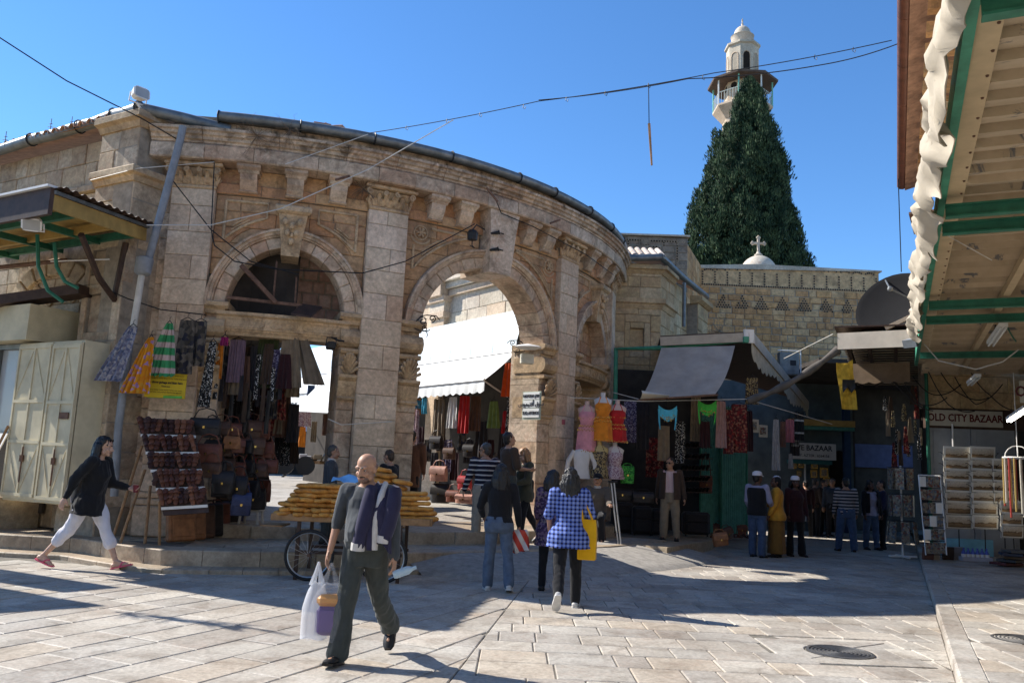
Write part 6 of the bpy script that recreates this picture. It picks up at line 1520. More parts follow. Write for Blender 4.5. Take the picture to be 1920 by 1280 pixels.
# --- bald man striding towards the camera
pb = gnd(652, 1246)
p = Person('bald man in charcoal jersey striding forward, navy jacket over his shoulder', pb + V((.05, .15, 0)), 192, 1.665, False, SK_L, ((-20, 26, 2, -42), (15, 4, 1, 8)), ((-4, 11, 14, 0), (2, 14, 18, 4)), 2, (12, -12), .065, .0065, build=1.0)
p.legs = p.legs
p.body(); p.trousers(m_dgrn, .022, 1.0, .02, amp=.010); p.top(m_char, 1, .88, .012, amp=.006, sl=(1.0, .56), cuff=.02); p.shoes(L_BLK)
H = lambda x, y, z: p.hc + p.Hm @ V((x, y, z))
q = MB(); q.ball(H(0, -.045, .005), (.0795, .068, .052), 16, 10, M=p.Hm); p.place('hair', q, hairm('stubble', (.20, .115, .085)))
q = MB(); q.ball(H(0, .045, -.082), (.056, .055, .042), 14, 10, M=p.Hm); p.place('beard', q, hairm('beard_stubble', (.16, .09, .065))); p.moustache()
BALD = p
# his jacket over the left shoulder: two panels, sleeves, pale trim
def drape(p, pts_rows, label, m):
 mb = MB(); mb.sheet([[p.world(q) for q in r] for r in pts_rows], .022); return mb
S_, el, wr, d, sd_ = p.A[0]
jk = thing('jacket', 'navy jacket with pale trim slung over the left shoulder of the bald man', 'jacket', p.world(S_))
rows = []
for i in range(11):
 t = i / 10; row = []
 for j in range(9):
  x = -.06 - .20 * j / 8; w = noise.noise(V((j * .7, i * .5, 2))) * .022
  if t < .35: a = (t / .35); row.append(V((x, -.13 + .10 * a, 1.40 + .095 * sin(a * pi / 2) - .018 * j / 8 + w)))
  else: a = (t - .35) / .65; row.append(V((x * (1 + .12 * a), -.01 + .185 * min(1, a * 3) ** .7 + .02 * sin(j * 1.6) * a + w, 1.495 - .018 * j / 8 - (.50 + .04 * sin(j)) * a)))
 rows.append([p.tor(v) for v in row])
mb = drape(p, rows, '', None); ob('front_panel', mb, m_navy, jk, True)
for x0, z1, y0, nm in ((-.06, .98, .165, 'sleeve'), (-.27, 1.05, .13, 'sleeve')):
 mb = MB(); mb.tube([p.world(p.tor((x0, .08, 1.46))), p.world(p.tor((x0 - .01, y0, 1.33))), p.world(p.tor((x0 + .02, y0 + .02, 1.15))), p.world(p.tor((x0 + .05, y0 + .02, z1)))], [.05, .062, .06, .055], 10); o = ob(nm, mb, m_navy, jk, True)
 mb = MB(); mb.tube([p.world(p.tor((x0 + .05, y0 + .02, z1 + .03))), p.world(p.tor((x0 + .055, y0 + .02, z1 - .03)))], [.058, .057], 10); ob('pale_cuff', mb, m_off, o)
mb = MB(); mb.tube([p.world(p.tor((-.16, .02, 1.50))), p.world(p.tor((-.17, .14, 1.4))), p.world(p.tor((-.15, .165, 1.2))), p.world(p.tor((-.14, .16, .96)))], [.022, .028, .032, .03], 8); ob('pale_lining', mb, m_off, jk, True)
# carrier bags in his right hand
hp = p.handpos(1)
b = NB('thin_white_plastic'); b.b.inputs['Alpha'].default_value = .5; m_plas = b.done((.74, .75, .78), .35, .4)
def bag(label, c, w, h, dp, m, loops=.16, mat2=None, name='carrier_bag'):
 t = thing(name, label, 'bag', c - V((0, 0, loops + h))); mb = MB(); n = 20
 R_ = []
 for i in range(10):
  f = i / 9; z = -loops - h * f; ww = w * (.35 + .65 * min(1, f * 2.2) ** .6); R_.append([c + V((ww / 2 * cos(2 * pi * j / n) * (1 + .07 * noise.noise(V((j, i * .6, w * 50)))), dp / 2 * min(1, .4 + f) * sin(2 * pi * j / n) * (1 + .12 * noise.noise(V((j * .8, i, 4)))), z + .01 * sin(j)) ) for j in range(n)])
 mb.loft(R_); ob('bag_body', mb, m, t, True)
 for s_ in (-1, 1): mb = MB(); mb.tube([c + V((s_ * w * .18, 0, -loops - .02)), c + V((s_ * w * .08, 0, -loops * .5)), c + V((0, 0, .0))], [.03, .016, .01], 6); ob('handle', mb, m, t, True)
 return t
bag('thin white plastic bag, the outer one hanging from the right hand of the bald man', hp + V((-.06, -.02, .0)), .21, .42, .16, m_plas)
b = NB('clear_film'); b.b.inputs['Alpha'].default_value = .09; m_film = b.done((.8, .8, .84), .2, .5)
bag('filmy see-through bag with purple and orange pack inside, held by the bald man', hp + V((.05, -.05, 0)), .32, .42, .24, m_film)
pk = thing('tissue_pack', 'purple and orange shrink-wrapped pack inside the white bag', 'pack', hp + V((.05, -.05, -.55)))
for nm, z, h, m in (('purple_part', -.44, .22, mat('purple_wrap', (.10, .05, .20), .3)), ('orange_part', -.285, .09, mat('orange_wrap', (.55, .24, .03), .3))):
 mb = MB(); mb.box(hp + V((.05, -.05, z)), (.19, .10, h), .1, ch=.03); ob(nm, mb, m, pk)
hl = p.handpos(0)
mb = MB(); mb.lathe([(.03, 0), (.034, .02), (.034, .12), (.015, .16), (.015, .19)], hl + V((.0, -.02, -.06)), 14, M=Matrix.Rotation(1.2, 3, 'Y')); tag(ob('bottle', mb, glassy('clear_plastic', (.5, .65, .75), .1, .6), None, True), 'small clear blue bottle in the left hand of the bald man', 'bottle')
# --- woman striding at the left
p = Person('dark haired woman in black jacket and white cropped trousers striding to the right', gnd(163, 1062) + V((.05, -.22, 0)), 92, 1.86, True, SK_P, ((27, 2, 1, 14), (-27, 14, 1, -18)), ((24, 6, 62, 8), (-30, 10, 18, 0)), 7, (-4, -2), .02, .0075)
p.body(); p.trousers(m_wht, .022, .40, .012, amp=.013); p.top(m_blk, .97, .74, .028, 'jacket' if 0 else .028 if 0 else .028) if 0 else p.top(m_blk, .97, .76, .028, name='jacket', amp=.010, flare=.10); p.hair(H_BLK, 'long'); p.glasses(True); p.shoes(R_PNK, True)
q = MB(); q.sheet([[p.tor((-.14 + .28 * j / 6, -.155 - .05 * sin(pi * i / 6) + .012 * sin(j * 2 + i), 1.34 - .46 * i / 6)) for j in range(7)] for i in range(7)], .012); p.place('pale_rear_panel', q, m_off)
c_ = p.handpos(0); mb = MB(); mb.lathe([(.028, -.05), (.038, .05), (.034, .05), (.026, -.045)], c_ + V((.02, -.02, .01)), 14); tag(ob('paper_cup', mb, mat('dark_red_cup', (.16, .02, .03), .4)), 'dark red cup held out by the striding woman in white trousers', 'cup')
def quick(label, px, py, z, face, H, *, y=None, female=False, skin=SK_L, legs=((4, 2, 3, 0), (-3, 0, 3, 0)), arms=((5, 8, 14, 0), (3, 8, 12, 0)), lean=0, head=(0, 0), vox=.0115, pants=m_jean, topm=m_blk, hem=.84, sleeve=1.0, hair=(H_BLK, 'short'), shoes=L_BLK, loose=.016, belly=.0, flare=0, collar=False, group=None, seat=None, build=1., hemz=1.0, sole=None, pl=.016, fl=0):
 c = gnd(px, py, z) if y is None else at(px, py, y)
 if y is not None: c.z = z
 p = Person(label, c, face, H, female, skin, legs, arms, lean, head, belly, vox, group, seat=seat, build=build); p.body()
 if pants is not None: p.trousers(pants, pl, hemz, fl)
 if topm is not None: p.top(topm, sleeve, hem, loose, flare=flare, collar=collar)
 if hair: p.hair(*hair)
 p.shoes(shoes, sole=sole); return p
# --- vendors behind the bread cart
quick('bread vendor in grey sweater facing right behind the bread cart', 612, 1000, .27, 80, 1.56, y=13.5, topm=m_gsw, pants=m_dgrn, hair=(H_GRY, 'short'), head=(8, -4), collar=m_off, vox=.010).moustache()
quick('dark haired man looking left behind the bread, half hidden by the bald man', 722, 1000, .27, -60, 1.53, y=13.9, topm=m_blk, hair=(H_BRN, 'short'), head=(0, -8))
quick('man in rust brown coat standing with his back turned beside the thick pillar', 762, 1000, .52, 5, 1.74, y=17.0, topm=m_rust_c, hem=.62, loose=.035, pants=m_blk, hair=(H_BLK, 'short'), build=1.08)
p = quick('man in navy white-striped sweater and beige trousers, back turned on the step', 903, 1018, .27, -22, 1.74, topm=m_str1, pants=m_beige, hair=(H_GRY, 'short'), head=(-40, 0), legs=((-2, 0, 4, 0), (2, 0, 4, 0)), arms=((10, 14, 14, 0), (8, 10, 30, 0)), build=1.08, vox=.010, pl=.03, shoes=L_BRN); p.glasses(False, m_iron)
p = quick('woman in black top and blue jeans walking away with a red and white bag', 930, 1106, 0, -4, 1.63, female=True, topm=m_blk, hem=.90, pants=m_jean2, hair=(H_BLK, 'shoulder'), legs=((2, 0, 3, 0), (-12, 10, 6, -12)), arms=((14, 16, 42, 20), (-3, 14, 18, 0)), shoes=L_WHT, sole=L_WHT, vox=.009, lean=2, fl=.015, build=1.1)
c_ = p.handpos(1)
mb = MB(); mb.sheet([[c_ + V((-.09 + .19 * j / 6 + .03 * i / 6, -.02 + .03 * sin(i + j), .02 - .30 * i / 6 + .05 * (j / 6) * (i / 6))) for j in range(7)] for i in range(7)], .05); m_rw = NB('red_white_print'); s_ = m_rw.n('ShaderNodeSeparateXYZ'); m_rw.l(m_rw.obj(), s_.inputs[0]); f_ = m_rw.math('ADD', m_rw.math('MULTIPLY', s_.outputs[0], 7), m_rw.math('MULTIPLY', s_.outputs[2], 4)); f_ = m_rw.mp(m_rw.math('FRACT', f_), .45, .5, 0, 1); m_rwm = m_rw.done(m_rw.mix(f_, (.6, .58, .56), (.55, .06, .04)), .5)
tag(ob('shopping_bag', mb, m_rwm, None, True), 'folded red and white shopping bag in the hand of the woman in jeans', 'bag')
quick('man in dark brown shirt looking right, behind the fair haired woman', 948, 1003, .47, 62, 1.72, topm=m_brn, sleeve=.45, pants=m_dgrn, hair=(H_BLK, 'short'), head=(0, 8), arms=((10, 8, 75, 10), (10, 8, 75, 10)))
p = quick('fair haired woman with sunglasses in olive jacket stepping down by the sign pier', 980, 1004, .30, -118, 1.66, y=14.6, female=True, skin=SK_P, topm=m_olive, hem=.78, loose=.03, pants=m_blk, hair=(H_BLD, 'shoulder'), legs=((12, 4, 3, 0), (-24, 12, 3, -30)), arms=((16, 10, 60, 10), (10, 14, 40, 0)), head=(8, -14), vox=.0095); p.glasses()
mb = MB(); c_ = p.world(p.tor((.23, -.13, 1.02))); mb.box(c_, (.12, .34, .30), p.root.rotation_euler.z, ch=.03); sb_ = thing('shoulder_bag', 'black shoulder bag behind the elbow of the fair haired woman', 'bag', c_); ob('bag_body', mb, L_BLK, sb_)
mb = MB(); mb.tube([c_ + V((0, 0, .14)), p.world(p.tor((.15, -.06, 1.46))), c_ + V((.05, .02, .12))], .012, 5); ob('strap', mb, L_BLK, sb_)
p = quick('woman in blue plaid blouse walking away with a yellow tote bag', 1062, 1138, 0, 4, 1.62, y=9.95, female=True, skin=SK_L, topm=m_plaid, hem=.76, sleeve=.55, loose=.028, flare=.22, pants=m_blk, hair=(H_BLK, 'shoulder'), legs=((-20, 24, 2, -52), (8, 2, 2, 0)), arms=((6, 14, 30, 10), (4, 18, 34, 8)), shoes=L_WHT, sole=L_WHT, vox=.0085, build=1.1, head=(-6, -4))
c_ = p.world((.235, -.03, .90)); ty = thing('tote_bag', 'bright yellow tote bag on the shoulder of the woman in plaid', 'bag', c_)
m_yel = cloth('yellow_canvas', (.68, .36, .01), .06); mb = MB(); R_ = Matrix.Rotation(-.25, 3, 'Z')
mb.loft([[c_ + R_ @ V((x * w * .5, y * dd, z)) for x, y in ((-1, -1), (1, -1), (1, 1), (-1, 1))] for z, w, dd in ((-.26, .19, .04), (-.25, .21, .05), (.0, .22, .045), (.12, .21, .03), (.2, .19, .012))]); ob('bag_body', mb, m_yel, ty)
for s_ in (-1, 1): mb = MB(); mb.tube([c_ + R_ @ V((-.06, s_ * .02, .19)), p.world(p.tor((.15, s_ * .05, 1.44))), c_ + R_ @ V((.06, s_ * .02, .19))], .014, 5); ob('strap', mb, m_yel, ty)
quick('woman in purple patterned tunic walking close beside the woman in plaid', 1030, 1108, 0, 10, 1.58, female=True, topm=m_purp, hem=.66, loose=.03, sleeve=.7, flare=.12, pants=m_blk, hair=(H_BLK, 'bob'), head=(30, 0), vox=.011)
# --- seated man with crutches
p = quick('seated man with moustache holding crutches under the dresses', 1118, 1004, .26, 196, 1.68, y=16.4, topm=cloth('taupe_coat', (.11, .09, .07)), hem=.80, loose=.03, pants=m_blk, hair=(H_BLK, 'receding'), legs=((84, 84, 8, 0), (80, 78, 8, 0)), arms=((22, 16, 66, -4), (20, 8, 60, 12)), seat=-.42, collar=m_off); p.moustache(); p.cap(m_blk, True)
c_ = p.handpos(0)
for k in range(2):
 cr = thing('crutch', 'grey metal crutch held upright by the seated man, %s one' % ('inner' if k else 'outer'), 'crutch', (c_.x + .02 + .05 * k, c_.y - .05, .26), group='crutches of the seated man'); o_ = V((.05 * k, -.03 * k, 0))
 mb = MB(); mb.tube([V((c_.x + .14, c_.y - .12, .26)) + o_, c_ + V((.05, -.03, 0)) + o_, c_ + V((.0, .02, .42)) + o_], .016, 7); ob('shaft', mb, MATS['aluminium'], cr); mb = MB(); mb.tube([c_ + V((-.06, .02, .43)) + o_, c_ + V((.06, .02, .43)) + o_], .022, 7); ob('arm_pad', mb, L_BLK, cr)
mb = MB(); st_c = V((p.root.location.x, p.root.location.y + .04, .26)); stc = thing('stool', 'low dark stool under the seated man with crutches', 'stool', st_c); mb.box(st_c + V((0, 0, .40)), (.36, .36, .05), ch=.01); ob('seat', mb, m_brown, stc)
for a, b_ in ((-1, -1), (1, -1), (1, 1), (-1, 1)): mb = MB(); mb.tube([st_c + V((a * .16, b_ * .16, 0)), st_c + V((a * .13, b_ * .13, .38))], .02, 6); ob('leg', mb, m_brown, stc)
# --- shopkeeper in brown jacket
p = quick('shopkeeper in brown jacket, striped shirt and khaki trousers by the suitcases', 1255, 1008, .24, 196, 1.72, y=17.7, topm=m_pink_s, hem=.93, loose=.012, pants=m_khaki, hair=(H_BLK, 'short'), legs=((2, 2, 5, 0), (6, 4, 3, 0)), arms=((-12, 12, 10, -4), (-14, 10, 12, -4)), head=(20, 0), pl=.03, shoes=L_BLK); p.glasses(False, m_iron)
for sd_ in (-1, 1):
 q = MB(); q.sheet([[p.tor((sd_ * (.075 + .13 * j / 4 + .02 * (i / 8)), .135 * (1 - (j / 4) ** 2 * .9) + .012, 1.43 - .56 * i / 8)) for j in range(5)] for i in range(9)], .02); p.place('jacket_front', q, m_brn)
 S_, el, wr, d, s2_ = p.A[0 if sd_ < 0 else 1]; q = MB(); q.capsule(S_, el, .082, .07); q.capsule(el, wr, .068, .05); p.place('jacket_sleeve', q, m_brn)
q = MB(); q.sheet([[p.tor((-.21 + .42 * j / 8, -.135 - .03 * sin(pi * j / 8), 1.45 - .58 * i / 6)) for j in range(9)] for i in range(7)], .02); p.place('jacket_back', q, m_brn)
# --- group in the lane
p = quick('man in white cap, dark waistcoat and jeans standing in the market lane', 1420, 1044, 0, 40, 1.74, skin=SK_D, topm=m_lav, hem=.9, pants=m_jean, hair=(H_BLK, 'short'), head=(20, 0), arms=((8, 10, 40, 6), (10, 12, 50, 10)), pl=.03, shoes=L_BLK, sole=EYE); p.cap(m_wht)
mb = MB(); p.rings(mb, p.torso_prof(.86, 1.44), inf=.045); me = remesh(mb, .012, 2); p.place('waistcoat', me, m_blk)
p = quick('woman in ochre jacket and long brown skirt with black and white headscarf', 1456, 1044, 0, -75, 1.66, female=True, skin=SK_D, topm=m_och, hem=.80, loose=.035, flare=.08, pants=None, hair=None, head=(-20, 0), arms=((8, 8, 20, 0), (10, 8, 70, 14)), build=1.15); p.skirt(m_ochd, .1, .24, .18)
H = lambda x, y, z: p.hc + p.Hm @ V((x, y, z)); q = MB(); q.ball(H(0, -.03, .035), (.092, .102, .098), 16, 10, M=p.Hm); q.capsule(H(0, -.06, -.02), H(0, -.07, -.13), .07, .05); me = remesh(q, .012, 1); p.place('headscarf', me, m_blk); q = MB(); q.ball(H(.02, -.035, .07), (.085, .095, .075), 14, 8, M=p.Hm); p.place('white_cap', q, m_wht)
p = quick('person in dark maroon top and black trousers with white cap, right of the ochre jacket', 1492, 1042, 0, 170, 1.68, female=True, skin=SK_D, topm=m_mar, hem=.76, loose=.03, pants=m_blk, fl=.03, hair=(H_BLK, 'bob')); p.cap(m_wht, False)
quick('man in striped jersey and jeans seen from behind in the dim lane', 1588, 1033, 0, 5, 1.72, topm=m_str2, pants=m_jean, hair=(H_BLK, 'short'), build=1.06, legs=((6, 2, 7, 0), (-5, 0, 5, 0)), pl=.03, vox=.013)
p = quick('woman in white blouse and dark cardigan facing us in the dim lane', 1634, 1030, 0, 170, 1.68, female=True, skin=SK_D, topm=m_lav, hem=.84, flare=.12, pants=m_jean, hair=(H_BLK, 'bob'), vox=.013, pl=.03)
for sd_ in (-1, 1):
 q = MB(); q.sheet([[p.tor((sd_ * (.11 + .10 * j / 3), .13 * (1 - (j / 3) ** 2 * .9) + .02, 1.43 - .5 * i / 6)) for j in range(4)] for i in range(7)], .02); p.place('cardigan_front', q, m_blk); S_, el, wr, d, s2_ = p.A[0 if sd_ < 0 else 1]; q = MB(); q.capsule(S_, el, .078, .066); q.capsule(el, wr, .064, .046); p.place('cardigan_sleeve', q, m_blk)
for k, (px, H_, tm, lb, hm_) in enumerate([(1512, 1.62, m_mar, 'small person in dark maroon among the crowd before the icon shop', H_BLK), (1530, 1.7, m_brn, 'brown jacketed shopper in the crowd before the icon shop', H_GRY), (1546, 1.66, m_blk, 'black clothed shopper in the middle of the crowd before the icon shop', H_BRN), (1562, 1.72, m_gsw, 'grey sweatered shopper at the right of the crowd by the arched doorway', H_BLK), (1655, 1.7, m_navy, 'navy clothed man half hidden behind the woman in white blouse', H_BLK)]):
 quick(lb, px, 1000, 0, (k * 70) % 360, H_, y=24.5 + .4 * (k % 3) - (4 if k == 4 else 0), topm=tm, pants=m_blk, hair=(hm_, 'short'), vox=.016)
p = quick('person in tan top with a pale bag walking off down the sunlit suq', 514, 893, .85, -70, 1.66, y=33, female=True, topm=m_khaki, pants=m_blk, hair=(H_BLK, 'bob'), legs=((24, 4, 2, 10), (-24, 14, 2, -20)), vox=.016)
# ================================================================ GOODS
ORD = ('first', 'second', 'third', 'fourth', 'fifth', 'sixth', 'seventh', 'eighth', 'ninth', 'tenth', 'eleventh', 'twelfth', 'thirteenth', 'fourteenth', 'fifteenth', 'sixteenth', 'seventeenth', 'eighteenth', 'nineteenth', 'twentieth', 'twenty-first', 'twenty-second')
def hang(label, px, py, y, L, wt, wb, m, *, yaw=0., folds_=3, amp=.03, name='garment', cat='garment', group=None, lean=0., hem=0., waist=None, nj=14, ni=10, hanger=True, dz=0):
 """a garment or scarf hanging from a hook: gathered cloth with folds deepening towards the hem"""
 c = at(px, py, y); Rz = Matrix.Rotation(yaw, 3, 'Z'); ph = RN.uniform(0, 6); g = []
 for i in range(ni + 1):
  t = i / ni; w = wt + (wb - wt) * t ** .8
  if waist: w *= 1 - waist * math.exp(-((t - .42) / .16) ** 2)
  g.append([c + Rz @ V((w * (j / nj - .5) + lean * t, amp * (.25 + .75 * t) * sin(folds_ * 2 * pi * j / nj + ph + .6 * t) + .02 * noise.noise(V((j * .5, t * 4, ph))), -L * t - hem * abs(sin(folds_ * pi * j / nj)) * t)) for j in range(nj + 1)])
 mb = MB(); mb.sheet(g, .008)
 if not hanger: return tag(ob(name, mb, m, None, True), label, cat, group)
 t_ = thing(name, label, cat, c, 0, group); ob('cloth', mb, m, t_, True)
 q = MB(); q.tube([c + Rz @ V((-wt * .5, 0, -.01)), c + V((0, 0, .045)), c + Rz @ V((wt * .5, 0, -.01))], .008, 5); q.tube([c + V((0, 0, .04)), c + V((0, 0, .09)), c + V((.02, 0, .11))], .005, 4); ob('hanger', q, m_iron, t_); return t_
def blouse(label, px, py, y, L, w, m, yaw=0., group=None, neck=None):
 c = at(px, py, y); Rz = Matrix.Rotation(yaw, 3, 'Z'); t_ = thing('blouse', label, 'blouse', c, 0, group); n = 16
 mb = MB(); mb.loft([[c + Rz @ V((w * k * cos(2 * pi * j / n), .085 * kk * sin(2 * pi * j / n) + .008 * sin(5 * j), -L * t)) for j in range(n)] for t, k, kk in ((0, .16, .5), (.03, .36, .7), (.10, .50, .9), (.35, .45, 1.1), (.62, .40, .9), (1, .52, 1.1))]); ob('bodice', mb, m, t_, True)
 for s in (-1, 1): mb = MB(); mb.tube([c + Rz @ V((s * w * .40, 0, -.06 * L)), c + Rz @ V((s * w * .72, .02, -.40 * L)), c + Rz @ V((s * w * .80, .04, -.72 * L))], [.05, .05, .045], 8); ob('sleeve', mb, m, t_, True)
 mb = MB(); mb.tube([c + V((0, 0, .0)), c + V((0, 0, .07)), c + V((.02, 0, .09))], .007, 5); ob('hanger', mb, m_iron, t_)
m_must = mat('mannequin_skin', (.52, .36, .30), .5, .06, 4, 0, 40, 0); m_mustw = mat('white_mannequin', (.55, .52, .5), .5, .06, 4, 0, 40, 0)
m_coin = mat('gold_coins', (.62, .42, .12), .25, .2, 30, 0, 60, .2, .5, .9)
def mannequin(label, px, py, y, m, ms, L=.95, skirt=True, yaw=0., coins=True):
 c = at(px, py, y); t_ = thing('dress_form', label, 'mannequin', c - V((0, 0, L)), 0, 'dress forms hung by the right bay'); n = 18
 def E(prof, mm, nm, f=0, k=0):
  mb = MB(); mb.loft([[c + V((rx * cos(2 * pi * j / n), ry * sin(2 * pi * j / n) - oy, z)) * 1 + V((0, -f * .012 * sin(j * k), 0)) + V((f * .012 * cos(j * k), 0, 0)) for j in range(n)] for z, rx, ry, oy in prof]); return ob(nm, mb, mm, t_, True)
 E([(.0, .05, .05, 0), (-.08, .05, .05, 0), (-.12, .13, .07, 0), (-.16, .19, .085, 0), (-.24, .17, .095, .01), (-.34, .155, .115, .03), (-.46, .115, .09, .01), (-.52, .14, .1, 0)], ms, 'bust')
 E([(-.215, .150, .10, .012), (-.26, .165, .115, .02), (-.34, .162, .13, .035), (-.46, .125, .10, .01), (-.50, .14, .105, 0)], m, 'bodice', .2, 3)
 for s in (-1, 1): mb = MB(); mb.tube([c + V((s * .10, -.09, -.23)), c + V((s * .055, -.055, -.10)), c + V((s * .02, .04, -.06))], .012, 5); ob('strap', mb, m, t_)
 if skirt: E([(-.50, .14, .105, 0), (-.58, .175, .13, 0), (-.75, .19, .14, 0), (-L + .0, .215, .15, 0)], m, 'skirt', 1, 2.2)
 if coins:
  for k, z in enumerate((-.34, -.50, -.58) + ((-L + .02,) if skirt else ())):
   q = MB()
   for j in range(16): a = pi + pi * (j + .5) / 16; r = (.165, .15, .185, .22)[k]; q.ball(c + V((r * cos(a), (r * .8) * sin(a) - .012, z - .02 * (j % 2))), .013, 6, 4)
   kind(ob('coin_trim', q, m_coin, t_), 'stuff')
 return t_
# colours
def dye(n, c, v=.18): return cloth(n, c, v, 9)
c_or = dye('orange_silk', (.62, .20, .02)); c_rd = dye('red_silk', (.42, .02, .02)); c_pk = dye('pink_satin', (.58, .25, .29)); c_gr = dye('green_silk', (.06, .40, .06)); c_bl = dye('turquoise_silk', (.08, .40, .55)); c_lm = dye('lime_cloth', (.14, .55, .08)); c_tn = dye('tan_cloth', (.20, .15, .10)); c_pl = dye('mauve_cloth', (.17, .11, .14)); c_dk = dye('dark_cloth', (.03, .026, .028)); c_og = dye('olive_green_cloth', (.14, .19, .05)); c_wh = dye('white_cotton', (.60, .58, .56), .06); c_gy = dye('grey_scarf', (.34, .33, .33))
p_blue = printed('blue_grey_print', [(.10, .12, .20), (.22, .23, .30), (.32, .31, .33), (.15, .15, .22)], 26); p_or = printed('orange_lilac_print', [(.60, .26, .02), (.58, .22, .02), (.55, .3, .05), (.40, .25, .45), (.62, .28, .02)], 22); p_gr = striped('green_pink_stripe', (.05, .25, .10), (.48, .36, .33), .2, .42); p_dk = printed('dark_camouflage_print', [(.045, .04, .035), (.09, .075, .06), (.03, .03, .04), (.13, .11, .09)], 14); p_lp = printed('leopard_print', [(.30, .22, .10), (.05, .04, .03), (.33, .26, .14), (.06, .05, .05)], 45); p_seq = printed('silver_black_sequins', [(.02, .02, .02), (.03, .03, .03), (.02, .02, .02), (.55, .52, .48), (.02, .02, .02)], 70); p_rdm = printed('red_brown_weave', [(.22, .03, .03), (.10, .03, .03), (.28, .12, .08), (.08, .02, .02)], 24); p_ppl = printed('purple_sparkle', [(.05, .04, .08), (.10, .08, .14), (.04, .03, .06), (.25, .22, .28)], 60); p_pnk = printed('pink_lace_print', [(.42, .30, .32), (.25, .14, .18), (.5, .4, .4)], 50)
G1 = 'garments hung beside the left bay'
for a in [('blue grey printed skirt hung from the downpipe bracket', 250, 612, 12.7, .86, .13, .42, p_blue, dict(lean=-.30, folds_=4)), ('orange sundress with lilac checks hung left of the yellow poster', 284, 632, 12.75, .88, .07, .46, p_or, dict(lean=-.16, folds_=5, amp=.045)),
   ('green and pink tiered child dress above the yellow poster', 318, 606, 12.8, .80, .09, .50, p_gr, dict(lean=-.10, folds_=6, amp=.04, hem=.05)), ('dark camouflage patterned top with sleeves, left of two', 352, 600, 13.0, .86, .22, .30, p_dk, dict(folds_=2)), ('dark camouflage patterned top, right of two beside the pilaster', 377, 602, 13.05, .72, .20, .24, p_dk, dict(folds_=2)),
   ('long black shawl with silver sequins hanging at the left jamb', 400, 640, 13.1, 1.05, .10, .20, p_seq, dict(lean=-.06)), ('orange silk scarf hanging in the left doorway', 415, 640, 13.6, .62, .08, .12, c_or, {}), ('magenta pouch hanging at the top of the left doorway', 422, 632, 13.5, .14, .12, .13, dye('magenta', (.35, .02, .12)), {}),
   ('mauve pleated cloth hanging under the lintel', 447, 637, 13.8, .72, .26, .28, c_pl, dict(folds_=6, amp=.02)), ('dark brown cloth hanging behind the mauve one', 470, 650, 14.1, .75, .22, .26, m_brn, {}), ('very dark green cloth in the middle under the lintel', 505, 634, 14.0, .85, .34, .36, dye('bottle_green_cloth', (.04, .05, .02)), dict(folds_=5)),
   ('tan cloth left of the pair draped under the lintel', 545, 632, 13.9, .85, .26, .42, c_tn, dict(folds_=4, lean=.05)), ('tan cloth right of the pair, its hem pulled aside', 566, 632, 13.95, .80, .16, .36, dye('dull_tan_cloth', (.17, .13, .09)), dict(folds_=3, lean=.28))]:
 hang(a[0], a[1], a[2], a[3], a[4], a[5], a[6], a[7], group=G1, **a[8])
for k in range(14):                                     # black silver strands and belts
 hang(ORD[k] + ' beaded belt strand from the left, hanging in the left shop', 408 + 9 * k + RN.uniform(-3, 3), 690 + 14 * (k % 4), 13.6 + .1 * (k % 5), RN.uniform(.4, .75), .06, .07, (p_seq, c_dk, m_brn, L_BLK)[k % 4], folds_=1, amp=.01, name='belt', cat='belt', group='belts and beads in the left shop', hanger=False, nj=5, ni=5)
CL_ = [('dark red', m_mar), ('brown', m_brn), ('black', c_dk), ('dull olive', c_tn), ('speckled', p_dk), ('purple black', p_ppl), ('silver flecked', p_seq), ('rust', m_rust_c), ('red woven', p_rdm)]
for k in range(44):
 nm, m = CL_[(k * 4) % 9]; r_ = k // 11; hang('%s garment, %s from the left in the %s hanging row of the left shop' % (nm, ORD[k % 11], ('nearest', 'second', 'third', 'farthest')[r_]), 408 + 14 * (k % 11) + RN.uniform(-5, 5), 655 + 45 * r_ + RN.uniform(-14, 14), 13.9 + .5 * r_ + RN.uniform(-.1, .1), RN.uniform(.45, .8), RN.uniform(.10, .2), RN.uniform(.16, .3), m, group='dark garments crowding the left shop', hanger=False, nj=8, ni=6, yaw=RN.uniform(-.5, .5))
# yellow poster
PB = board('yellow poster with black lines about throwing garbage, under the sundresses', at(311, 722, 13.02), (.25, -1, 0), .60, .40, [('to throw garbage and litter here', .052, .04, .72, .0015), ('Thank you', .03, -.02, 1, .0005)], mat('poster_yellow', (.62, .44, .02), .6, .08), m_ink, 'poster', 'poster', .0)
def scribble(parent, c, nrm, w, rows, m, seed=0, h=.016, th=.004):
 """joined-up handwriting strokes"""
 nrm = V(nrm).normalized(); x = V((0, 0, 1)).cross(nrm).normalized(); y = nrm.cross(x); r_ = random.Random(seed)
 for k in range(rows):
  yy = -k * h * 2.2; u = -w / 2; q = MB()
  while u < w / 2:
   L = r_.uniform(.03, .07) * w / .5; pts = []
   for i in range(9): pts.append(V(c) + x * (u + L * i / 8) + y * (yy + h * .5 * sin(i * 1.7 + r_.uniform(-.4, .4)) * (1 if i % 3 else .3)) + nrm * .004)
   q.tube(pts, th * .6, 4); u += L * 1.25
  kind(ob('lettering', q, m, parent), 'stuff')
pc = at(311, 722, 13.02) + V((.01, -.02, 0)); scribble(PB, pc + V((0, 0, .15)), (.25, -1, 0), .50, 2, m_ink, 3, .022); scribble(PB, pc + V((0, 0, -.08)), (.25, -1, 0), .46, 2, m_ink, 5)
mb = MB(); mb.box(pc + V((0, .005, -.185)), (.6, .02, .035), -.245); ob('green_band', mb, mat('band_green', (.10, .38, .06), .6), PB)
